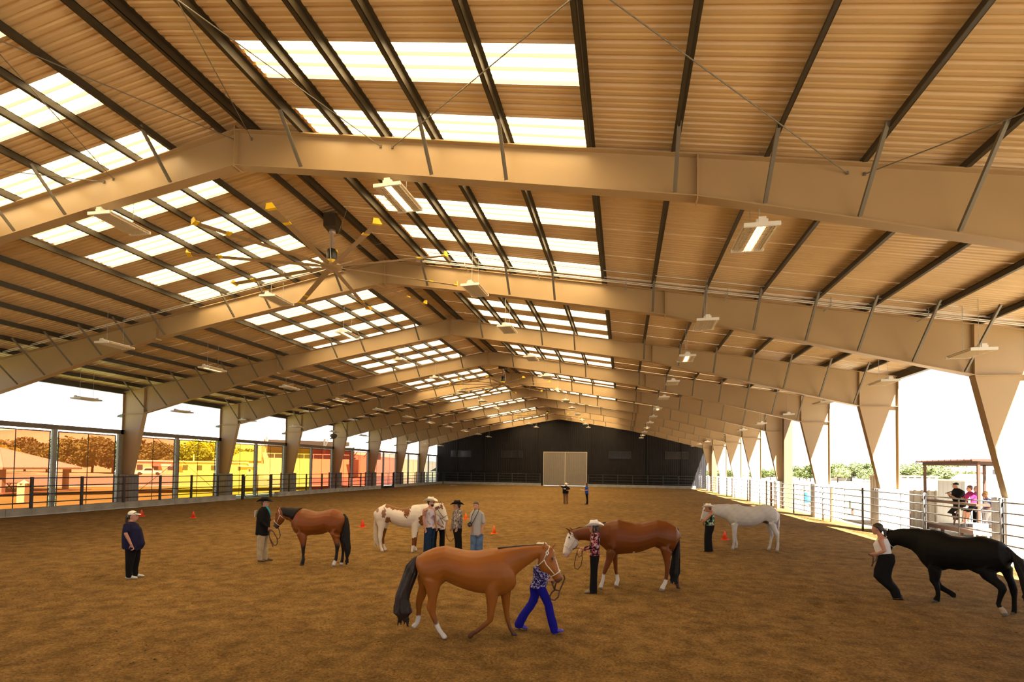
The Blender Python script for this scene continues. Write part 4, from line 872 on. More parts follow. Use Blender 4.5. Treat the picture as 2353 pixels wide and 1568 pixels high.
# ================================================================== figure measurements (metres, local to each figure)
HORSE = {
'chestnut':{'loc':[6.687,8.418],'rz':0.157,'trunk':[[-0.477,1.349,-0.499,1.066,0,0.13],[-0.389,1.407,-0.387,0.84,0,0.23],[-0.211,1.481,-0.163,0.793,0,0.265],[-0.033,1.508,-0.023,0.92,0,0.265],[0.146,1.471,0.139,0.845,0,0.27],[0.324,1.44,0.335,0.78,0,0.285],[0.501,1.44,0.495,0.74,0,0.28],[0.678,1.471,0.654,0.724,0,0.25],[0.784,1.49,0.831,0.68,0,0.23],[0.89,1.466,1.006,0.736,0,0.2],[0.997,1.381,1.119,0.826,0,0.14]],'neck':[[0.695,1.489,1.022,0.824,0,0.18],[0.837,1.486,1.151,1.053,0,0.135],[1.03,1.513,1.264,1.152,0,0.11],[1.259,1.539,1.42,1.269,0,0.09],[1.469,1.556,1.524,1.358,0,0.08],[1.609,1.561,1.56,1.324,0,0.07]],'head':[[1.635,1.565,1.524,1.376,0,0.075],[1.759,1.494,1.499,1.227,0,0.09],[1.813,1.33,1.562,1.115,0,0.098],[1.854,1.192,1.702,1.075,0,0.08],[1.894,1.071,1.755,1.002,0,0.062],[1.912,1.016,1.791,0.944,0,0.056],[1.878,0.958,1.826,0.931,0,0.035]],'tail':[[-0.425,1.399,-0.476,1.26,0,0.06],[-0.585,1.329,-0.51,1.172,0,0.07],[-0.698,1.167,-0.524,1.013,0,0.08],[-0.782,0.901,-0.593,0.835,0,0.08],[-0.858,0.67,-0.651,0.623,0,0.085],[-0.899,0.476,-0.621,0.483,0,0.09],[-0.897,0.37,-0.602,0.387,0,0.085],[-0.815,0.294,-0.663,0.316,0,0.05]],'ears':[[[1.605,1.543,-0.06],[1.622,1.627,-0.06]],[[1.734,1.5,0.07],[1.812,1.595,0.07]]],'legs':{'hn':[[-0.073,0.943,-0.409,0.986,-0.112,0.13],[-0.104,0.825,-0.35,0.836,-0.125,0.11],[-0.134,0.691,-0.3,0.67,-0.137,0.085],[-0.155,0.541,-0.317,0.503,-0.15,0.06],[-0.162,0.44,-0.284,0.428,-0.15,0.05],[-0.133,0.321,-0.22,0.294,-0.15,0.038],[-0.07,0.188,-0.142,0.144,-0.15,0.036],[-0.03,0.122,-0.094,0.087,-0.15,0.042],[0.028,0.065,-0.049,0.02,-0.15,0.05],[0.041,0.02,-0.035,0,-0.15,0.05]],'hf':[[-0.348,0.799,-0.51,0.795,0.112,0.1],[-0.383,0.626,-0.555,0.605,0.125,0.07],[-0.447,0.503,-0.568,0.492,0.137,0.055],[-0.466,0.398,-0.556,0.387,0.15,0.045],[-0.472,0.245,-0.562,0.243,0.15,0.036],[-0.497,0.16,-0.579,0.167,0.15,0.036],[-0.532,0.109,-0.624,0.143,0.15,0.042],[-0.577,0.06,-0.636,0.114,0.15,0.045]],'fn':[[0.864,0.812,0.638,0.839,-0.112,0.11],[0.859,0.666,0.659,0.677,-0.125,0.09],[0.827,0.535,0.68,0.532,-0.137,0.07],[0.804,0.406,0.683,0.429,-0.15,0.055],[0.788,0.316,0.684,0.346,-0.15,0.05],[0.677,0.222,0.616,0.29,-0.15,0.037],[0.549,0.12,0.496,0.171,-0.15,0.036],[0.489,0.093,0.433,0.15,-0.15,0.04],[0.442,0.027,0.372,0.115,-0.15,0.046],[0.395,0.02,0.368,0.074,-0.15,0.04]],'ff':[[1.061,0.764,0.875,0.714,0.112,0.09],[1.046,0.578,0.903,0.559,0.125,0.065],[1.033,0.421,0.932,0.412,0.137,0.052],[1.039,0.327,0.95,0.317,0.15,0.045],[1.056,0.206,0.988,0.196,0.15,0.036],[1.093,0.114,1.025,0.098,0.15,0.038],[1.136,0.07,1.061,0.053,0.15,0.045],[1.187,0.018,1.071,0,0.15,0.05]]}},
'bay':{'loc':[1.655,13.48],'rz':0.035,'trunk':[[0.211,1.443,0.228,1.133,0,0.14],[0.108,1.534,0.15,0.896,0,0.23],[-0.089,1.61,-0.085,0.841,0,0.265],[-0.258,1.579,-0.224,0.961,0,0.265],[-0.444,1.534,-0.409,0.885,0,0.275],[-0.598,1.514,-0.579,0.852,0,0.285],[-0.753,1.534,-0.768,0.836,0,0.28],[-0.91,1.577,-0.957,0.81,0,0.255],[-1.031,1.582,-1.148,0.819,0,0.23],[-1.134,1.531,-1.271,0.894,0,0.19],[-1.252,1.401,-1.348,1.018,0,0.13]],'neck':[[-0.944,1.584,-1.272,0.925,0,0.17],[-1.101,1.588,-1.366,1.128,0,0.13],[-1.292,1.594,-1.456,1.221,0,0.11],[-1.485,1.601,-1.553,1.249,0,0.09],[-1.643,1.603,-1.616,1.295,0,0.08]],'head':[[-1.731,1.603,-1.62,1.422,0,0.075],[-1.853,1.559,-1.607,1.295,0,0.09],[-1.902,1.43,-1.648,1.199,0,0.098],[-1.915,1.286,-1.733,1.108,0,0.08],[-1.937,1.158,-1.784,1.048,0,0.062],[-1.944,1.078,-1.809,1.006,0,0.056],[-1.906,1.007,-1.835,0.986,0,0.035]],'tail':[[0.185,1.477,0.253,1.46,0,0.06],[0.219,1.35,0.348,1.354,0,0.07],[0.211,1.132,0.379,1.137,0,0.08],[0.149,0.928,0.401,0.905,0,0.08],[0.119,0.771,0.415,0.704,0,0.085],[0.226,0.542,0.428,0.519,0,0.07],[0.28,0.389,0.414,0.395,0,0.05],[0.315,0.22,0.355,0.237,0,0.02]],'ears':[[[-1.809,1.573,-0.06],[-1.837,1.679,-0.06]],[[-1.72,1.582,0.07],[-1.716,1.689,0.07]]],'legs':{'fn':[[-1.156,0.864,-0.855,0.875,-0.112,0.11],[-1.084,0.741,-0.828,0.798,-0.125,0.09],[-1.021,0.617,-0.842,0.656,-0.137,0.065],[-0.985,0.509,-0.856,0.514,-0.15,0.055],[-0.964,0.399,-0.87,0.403,-0.15,0.045],[-0.949,0.273,-0.875,0.276,-0.15,0.036],[-0.949,0.177,-0.856,0.181,-0.15,0.04],[-0.99,0.097,-0.87,0.102,-0.15,0.042],[-1.016,0,-0.885,0.019,-0.15,0.05]],'ff':[[-1.28,0.832,-1.009,0.842,0.112,0.1],[-1.223,0.706,-1.015,0.761,0.125,0.085],[-1.174,0.58,-1.018,0.617,0.137,0.06],[-1.161,0.467,-1.048,0.472,0.15,0.05],[-1.141,0.358,-1.053,0.361,0.15,0.042],[-1.128,0.232,-1.058,0.235,0.15,0.036],[-1.131,0.152,-1.047,0.156,0.15,0.04],[-1.164,0.072,-1.054,0.077,0.15,0.042],[-1.191,0,-1.069,0.013,0.15,0.05]],'hn':[[-0.144,0.962,0.177,0.865,-0.112,0.13],[-0.067,0.842,0.152,0.788,-0.125,0.1],[-0.02,0.737,0.165,0.684,-0.137,0.075],[0.037,0.619,0.191,0.579,-0.15,0.058],[0.057,0.496,0.165,0.501,-0.15,0.045],[0.052,0.358,0.144,0.362,-0.15,0.036],[0.03,0.235,0.131,0.224,-0.15,0.038],[-0.018,0.14,0.1,0.115,-0.15,0.042],[-0.067,0,0.061,0.018,-0.15,0.05]],'hf':[[-0.011,0.83,0.158,0.867,0.112,0.1],[0.037,0.722,0.172,0.726,0.125,0.075],[0.059,0.581,0.184,0.555,0.137,0.055],[0.09,0.44,0.175,0.444,0.15,0.042],[0.085,0.317,0.166,0.32,0.15,0.036],[0.072,0.176,0.165,0.18,0.15,0.038],[0.04,0.081,0.151,0.086,0.15,0.042],[0.017,0,0.144,0.006,0.15,0.05]]}},
'paint':{'loc':[1.769,16.227],'rz':0.209,'trunk':[[-0.278,1.344,-0.272,1.06,0,0.14],[-0.191,1.449,-0.215,0.883,0,0.23],[0.056,1.584,-0.017,0.814,0,0.265],[0.236,1.521,0.176,0.986,0,0.265],[0.398,1.469,0.356,0.899,0,0.275],[0.595,1.442,0.572,0.819,0,0.285],[0.791,1.466,0.769,0.795,0,0.28],[0.968,1.549,0.93,0.788,0,0.255],[1.111,1.568,1.126,0.777,0,0.23],[1.237,1.526,1.286,0.832,0,0.19],[1.329,1.402,1.372,1.011,0,0.13]],'neck':[[1.022,1.562,1.32,0.904,0,0.16],[1.236,1.583,1.441,1.154,0,0.12],[1.432,1.596,1.581,1.263,0,0.1],[1.611,1.606,1.688,1.3,0,0.09],[1.771,1.622,1.723,1.354,0,0.08]],'head':[[1.87,1.627,1.721,1.443,0,0.08],[1.951,1.592,1.69,1.371,0,0.092],[2.046,1.448,1.716,1.238,0,0.1],[2.09,1.288,1.869,1.139,0,0.085],[2.128,1.164,1.969,1.069,0,0.068],[2.138,1.093,2.015,1.016,0,0.062],[2.113,1.027,2.069,0.99,0,0.04]],'tail':[[-0.277,1.291,-0.256,1.131,0,0.05],[-0.318,1.13,-0.253,0.989,0,0.06],[-0.338,0.792,-0.203,0.741,0,0.06],[-0.332,0.526,-0.171,0.528,0,0.06],[-0.299,0.278,-0.166,0.271,0,0.04]],'ears':[[[1.848,1.595,-0.06],[1.882,1.695,-0.06]],[[1.945,1.598,0.07],[1.997,1.688,0.07]]],'legs':{'fn':[[1.172,0.864,0.932,0.893,-0.112,0.11],[1.154,0.702,0.941,0.716,-0.125,0.085],[1.129,0.575,0.957,0.572,-0.137,0.062],[1.116,0.446,0.966,0.444,-0.15,0.052],[1.078,0.333,0.974,0.331,-0.15,0.042],[1.047,0.219,0.957,0.218,-0.15,0.036],[1.047,0.139,0.955,0.138,-0.15,0.04],[1.031,0.082,0.948,0.081,-0.15,0.042],[1.025,0.006,0.937,0,-0.15,0.05]],'ff':[[1.159,0.818,0.998,0.816,0.112,0.1],[1.133,0.666,0.989,0.681,0.125,0.075],[1.11,0.532,0.99,0.53,0.137,0.06],[1.093,0.397,0.99,0.395,0.15,0.05],[1.077,0.28,0.988,0.279,0.15,0.04],[1.071,0.164,0.986,0.163,0.15,0.036],[1.078,0.106,0.988,0.104,0.15,0.04],[1.096,0.064,0.998,0.055,0.15,0.042],[1.116,0.007,0.999,0,0.15,0.05]],'hn':[[0.131,1.005,-0.205,0.93,-0.112,0.13],[0.067,0.83,-0.154,0.81,-0.125,0.1],[0.02,0.672,-0.142,0.653,-0.137,0.07],[0.009,0.534,-0.147,0.514,-0.15,0.058],[-0.02,0.393,-0.121,0.391,-0.15,0.045],[-0.021,0.271,-0.102,0.269,-0.15,0.036],[-0.005,0.165,-0.09,0.164,-0.15,0.038],[0.036,0.096,-0.061,0.086,-0.15,0.042],[0.068,0.009,-0.054,0,-0.15,0.05]],'hf':[[0.168,0.965,-0.028,0.874,0.112,0.1],[0.088,0.768,-0.064,0.731,0.125,0.075],[0.041,0.59,-0.093,0.552,0.137,0.058],[-0.006,0.428,-0.111,0.409,0.15,0.05],[-0.002,0.269,-0.078,0.268,0.15,0.038],[0.033,0.146,-0.048,0.145,0.15,0.038],[0.074,0.076,-0.019,0.057,0.15,0.042],[0.111,0.011,-0.012,0,0.15,0.05]]}},
'sorrel':{'loc':[10.422,12.949],'rz':0.122,'trunk':[[0.428,1.381,0.4,1.135,0,0.14],[0.347,1.51,0.301,0.936,0,0.23],[0.138,1.62,0.044,0.929,0,0.265],[-0.088,1.643,-0.134,1.003,0,0.265],[-0.282,1.602,-0.311,0.933,0,0.275],[-0.461,1.56,-0.489,0.862,0,0.285],[-0.64,1.545,-0.668,0.832,0,0.28],[-0.819,1.59,-0.863,0.811,0,0.255],[-1,1.636,-1.092,0.783,0,0.235],[-1.163,1.582,-1.223,0.829,0,0.19],[-1.277,1.422,-1.336,0.958,0,0.13]],'neck':[[-1.082,1.621,-1.323,0.941,0,0.16],[-1.294,1.551,-1.438,1.034,0,0.13],[-1.492,1.509,-1.587,1.08,0,0.115],[-1.722,1.453,-1.769,1.115,0,0.1],[-1.888,1.425,-1.885,1.109,0,0.09],[-2.003,1.389,-1.931,1.133,0,0.08]],'head':[[-2.103,1.361,-1.918,1.175,0,0.08],[-2.177,1.326,-1.917,1.067,0,0.092],[-2.226,1.183,-1.95,0.955,0,0.1],[-2.258,1.049,-2.032,0.886,0,0.085],[-2.29,0.916,-2.106,0.817,0,0.068],[-2.305,0.799,-2.13,0.759,0,0.062],[-2.287,0.708,-2.163,0.706,0,0.045]],'tail':[[0.38,1.461,0.428,1.43,0,0.05],[0.388,1.265,0.449,1.267,0,0.06],[0.365,1.068,0.45,1.071,0,0.07],[0.302,0.871,0.451,0.875,0,0.075],[0.254,0.641,0.451,0.647,0,0.08],[0.215,0.395,0.447,0.402,0,0.08],[0.248,0.282,0.4,0.271,0,0.05]],'ears':[[[-2.154,1.354,-0.05],[-2.265,1.418,-0.05]],[[-2.076,1.349,0.07],[-2.152,1.419,0.07]]],'legs':{'fn':[[-1.283,0.878,-1.055,0.838,-0.112,0.11],[-1.283,0.712,-1.12,0.671,-0.125,0.085],[-1.315,0.592,-1.185,0.55,-0.137,0.065],[-1.348,0.472,-1.25,0.43,-0.15,0.052],[-1.371,0.366,-1.298,0.322,-0.15,0.045],[-1.386,0.259,-1.31,0.246,-0.15,0.036],[-1.41,0.167,-1.321,0.155,-0.15,0.038],[-1.442,0.091,-1.352,0.078,-0.15,0.042],[-1.46,0.011,-1.352,0,-0.15,0.05]],'ff':[[-1.146,0.781,-0.981,0.801,0.112,0.1],[-1.094,0.594,-0.978,0.628,0.125,0.07],[-1.075,0.452,-0.976,0.471,0.137,0.055],[-1.056,0.357,-0.974,0.36,0.15,0.045],[-1.031,0.265,-0.948,0.267,0.15,0.036],[-1.022,0.156,-0.923,0.159,0.15,0.038],[-1.046,0.093,-0.939,0.096,0.15,0.042],[-1.082,0.011,-0.963,0,0.15,0.05]],'hn':[[-0.042,1.009,0.261,0.92,-0.112,0.13],[0.02,0.818,0.212,0.775,-0.125,0.1],[0.066,0.661,0.209,0.633,-0.137,0.07],[0.08,0.518,0.184,0.505,-0.15,0.055],[0.081,0.405,0.168,0.408,-0.15,0.045],[0.065,0.292,0.153,0.295,-0.15,0.038],[0.034,0.195,0.137,0.183,-0.15,0.038],[-0.021,0.113,0.098,0.101,-0.15,0.042],[-0.064,0.002,0.067,0,-0.15,0.05]],'hf':[[0.261,0.885,0.374,0.837,0.112,0.1],[0.313,0.668,0.41,0.671,0.125,0.07],[0.349,0.516,0.459,0.486,0.137,0.055],[0.376,0.365,0.465,0.367,0.15,0.042],[0.385,0.232,0.466,0.235,0.15,0.038],[0.393,0.132,0.474,0.135,0.15,0.04],[0.402,0.012,0.507,0,0.15,0.05]]}},
'grey':{'loc':[14.888,20.29],'rz':-0.052,'trunk':[[0.065,1.379,0.057,1.111,0,0.14],[-0.007,1.503,-0.016,0.918,0,0.23],[-0.188,1.624,-0.219,0.91,0,0.265],[-0.392,1.657,-0.422,0.994,0,0.265],[-0.568,1.612,-0.584,0.9,0,0.28],[-0.759,1.566,-0.76,0.845,0,0.29],[-0.952,1.552,-0.952,0.829,0,0.29],[-1.101,1.579,-1.146,0.82,0,0.265],[-1.265,1.643,-1.37,0.814,0,0.24],[-1.43,1.625,-1.535,0.888,0,0.19],[-1.565,1.548,-1.623,1.029,0,0.13]],'neck':[[-1.34,1.636,-1.611,1.014,0,0.16],[-1.565,1.617,-1.716,1.087,0,0.13],[-1.793,1.601,-1.899,1.145,0,0.11],[-2.006,1.588,-2.051,1.204,0,0.1],[-2.189,1.569,-2.174,1.252,0,0.09]],'head':[[-2.359,1.547,-2.204,1.365,0,0.08],[-2.428,1.529,-2.22,1.275,0,0.088],[-2.474,1.356,-2.281,1.15,0,0.092],[-2.505,1.207,-2.373,1.046,0,0.078],[-2.54,1.075,-2.432,0.978,0,0.062],[-2.543,0.994,-2.462,0.936,0,0.052],[-2.52,0.942,-2.478,0.923,0,0.035]],'tail':[[0.043,1.441,0.075,1.411,0,0.04],[0.057,1.237,0.11,1.239,0,0.05],[0.035,1.015,0.117,1.018,0,0.05],[0.035,0.857,0.102,0.86,0,0.04],[0.049,0.748,0.085,0.749,0,0.02]],'ears':[[[-2.398,1.538,-0.06],[-2.447,1.641,-0.06]],[[-2.344,1.543,0.07],[-2.368,1.629,0.07]]],'legs':{'fn':[[-1.498,0.901,-1.267,0.894,-0.112,0.11],[-1.487,0.733,-1.306,0.74,-0.125,0.085],[-1.474,0.597,-1.33,0.603,-0.137,0.062],[-1.468,0.476,-1.354,0.465,-0.15,0.055],[-1.458,0.369,-1.376,0.373,-0.15,0.045],[-1.458,0.245,-1.384,0.249,-0.15,0.038],[-1.468,0.153,-1.384,0.157,-0.15,0.04],[-1.491,0.09,-1.398,0.095,-0.15,0.042],[-1.513,0.001,-1.406,0,-0.15,0.05]],'ff':[[-1.399,0.85,-1.249,0.856,0.112,0.1],[-1.39,0.664,-1.269,0.669,0.125,0.075],[-1.369,0.479,-1.283,0.483,0.137,0.052],[-1.349,0.355,-1.266,0.359,0.15,0.042],[-1.326,0.233,-1.243,0.237,0.15,0.038],[-1.311,0.157,-1.228,0.16,0.15,0.04],[-1.334,0.078,-1.243,0.082,0.15,0.042],[-1.356,0,-1.255,0.002,0.15,0.05]],'hn':[[-0.327,1.011,0.004,0.931,-0.112,0.13],[-0.214,0.876,-0.006,0.869,-0.125,0.1],[-0.16,0.753,0.03,0.745,-0.137,0.075],[-0.091,0.632,0.084,0.624,-0.15,0.06],[-0.033,0.525,0.078,0.515,-0.15,0.048],[-0.012,0.384,0.074,0.389,-0.15,0.038],[-0.013,0.244,0.08,0.233,-0.15,0.038],[-0.027,0.133,0.066,0.138,-0.15,0.042],[-0.066,0.014,0.061,0,-0.15,0.05]],'hf':[[-0.313,0.958,-0.167,0.902,0.112,0.1],[-0.267,0.804,-0.107,0.795,0.125,0.075],[-0.207,0.665,-0.061,0.655,0.137,0.06],[-0.161,0.525,-0.041,0.515,0.15,0.05],[-0.175,0.384,-0.091,0.388,0.15,0.04],[-0.198,0.243,-0.11,0.248,0.15,0.038],[-0.212,0.15,-0.129,0.138,0.15,0.042],[-0.282,0.009,-0.166,0,0.15,0.05]]}},
'black':{'loc':[17.128,12.416],'rz':-0.926,'trunk':[[-0.001,1.341,0.03,1.058,0,0.13],[-0.122,1.469,-0.006,0.942,0,0.23],[-0.284,1.516,-0.239,0.787,0,0.265],[-0.45,1.548,-0.498,0.738,0,0.265],[-0.642,1.494,-0.65,0.81,0,0.28],[-0.819,1.472,-0.827,0.754,0,0.29],[-0.981,1.488,-1.009,0.757,0,0.28],[-1.146,1.561,-1.177,0.679,0,0.26],[-1.316,1.576,-1.369,0.648,0,0.24],[-1.469,1.554,-1.521,0.796,0,0.19],[-1.581,1.491,-1.627,0.954,0,0.13]],'neck':[[-1.381,1.569,-1.609,0.932,0,0.16],[-1.581,1.554,-1.745,1.058,0,0.13],[-1.81,1.536,-1.931,1.109,0,0.11],[-2.023,1.505,-2.05,1.131,0,0.1],[-2.218,1.449,-2.143,1.079,0,0.09]],'head':[[-2.292,1.43,-2.134,1.19,0,0.08],[-2.318,1.379,-2.128,1.086,0,0.09],[-2.382,1.211,-2.185,0.994,0,0.095],[-2.434,1.07,-2.267,0.902,0,0.08],[-2.479,0.929,-2.323,0.819,0,0.065],[-2.495,0.833,-2.373,0.771,0,0.055]],'tail':[[-0.018,1.405,-0.002,1.274,0,0.05],[0.102,1.29,0.065,1.13,0,0.07],[0.218,1.155,0.114,0.963,0,0.08],[0.299,0.996,0.163,0.819,0,0.085],[0.346,0.811,0.194,0.608,0,0.085],[0.343,0.597,0.226,0.463,0,0.06]],'ears':[[[-2.321,1.403,0.05],[-2.333,1.509,0.05]],[[-2.227,1.423,-0.05],[-2.201,1.526,-0.05]]],'legs':{'fn':[[-1.352,0.758,-1.097,0.73,-0.12,0.11],[-1.325,0.585,-1.113,0.577,-0.133,0.085],[-1.324,0.46,-1.139,0.447,-0.147,0.06],[-1.233,0.354,-1.113,0.355,-0.16,0.048],[-1.204,0.259,-1.104,0.256,-0.16,0.04],[-1.199,0.159,-1.105,0.156,-0.16,0.04],[-1.248,0.085,-1.116,0.099,-0.16,0.045],[-1.286,0,-1.116,0.036,-0.16,0.05]],'ff':[[-1.278,0.632,-1.452,0.505,0.12,0.09],[-1.254,0.446,-1.406,0.321,0.133,0.06],[-1.23,0.367,-1.295,0.235,0.147,0.048],[-1.131,0.303,-1.175,0.189,0.16,0.038],[-1.045,0.268,-1.096,0.154,0.16,0.04],[-0.968,0.22,-1.045,0.116,0.16,0.045],[-0.975,0.127,-1.024,0.1,0.16,0.04]],'hn':[[-0.482,0.842,-0.153,0.857,-0.12,0.13],[-0.367,0.685,-0.131,0.752,-0.133,0.1],[-0.199,0.587,-0.004,0.648,-0.147,0.075],[-0.105,0.52,0.038,0.55,-0.16,0.06],[-0.125,0.364,-0.034,0.363,-0.16,0.045],[-0.153,0.226,-0.07,0.224,-0.16,0.038],[-0.119,0.143,-0.036,0.189,-0.16,0.04],[-0.076,0.076,0.012,0.147,-0.16,0.042],[-0.051,0,0.054,0.048,-0.16,0.05]],'hf':[[-0.25,0.958,0.016,0.96,0.12,0.12],[-0.149,0.801,0.009,0.787,0.133,0.09],[-0.086,0.639,0.056,0.625,0.147,0.065],[-0.067,0.514,0.076,0.522,0.16,0.055],[-0.025,0.351,0.061,0.349,0.16,0.045],[-0.027,0.202,0.059,0.201,0.16,0.04],[-0.029,0.106,0.058,0.116,0.16,0.042],[-0.068,0,0.052,0.042,0.16,0.05]]}}}
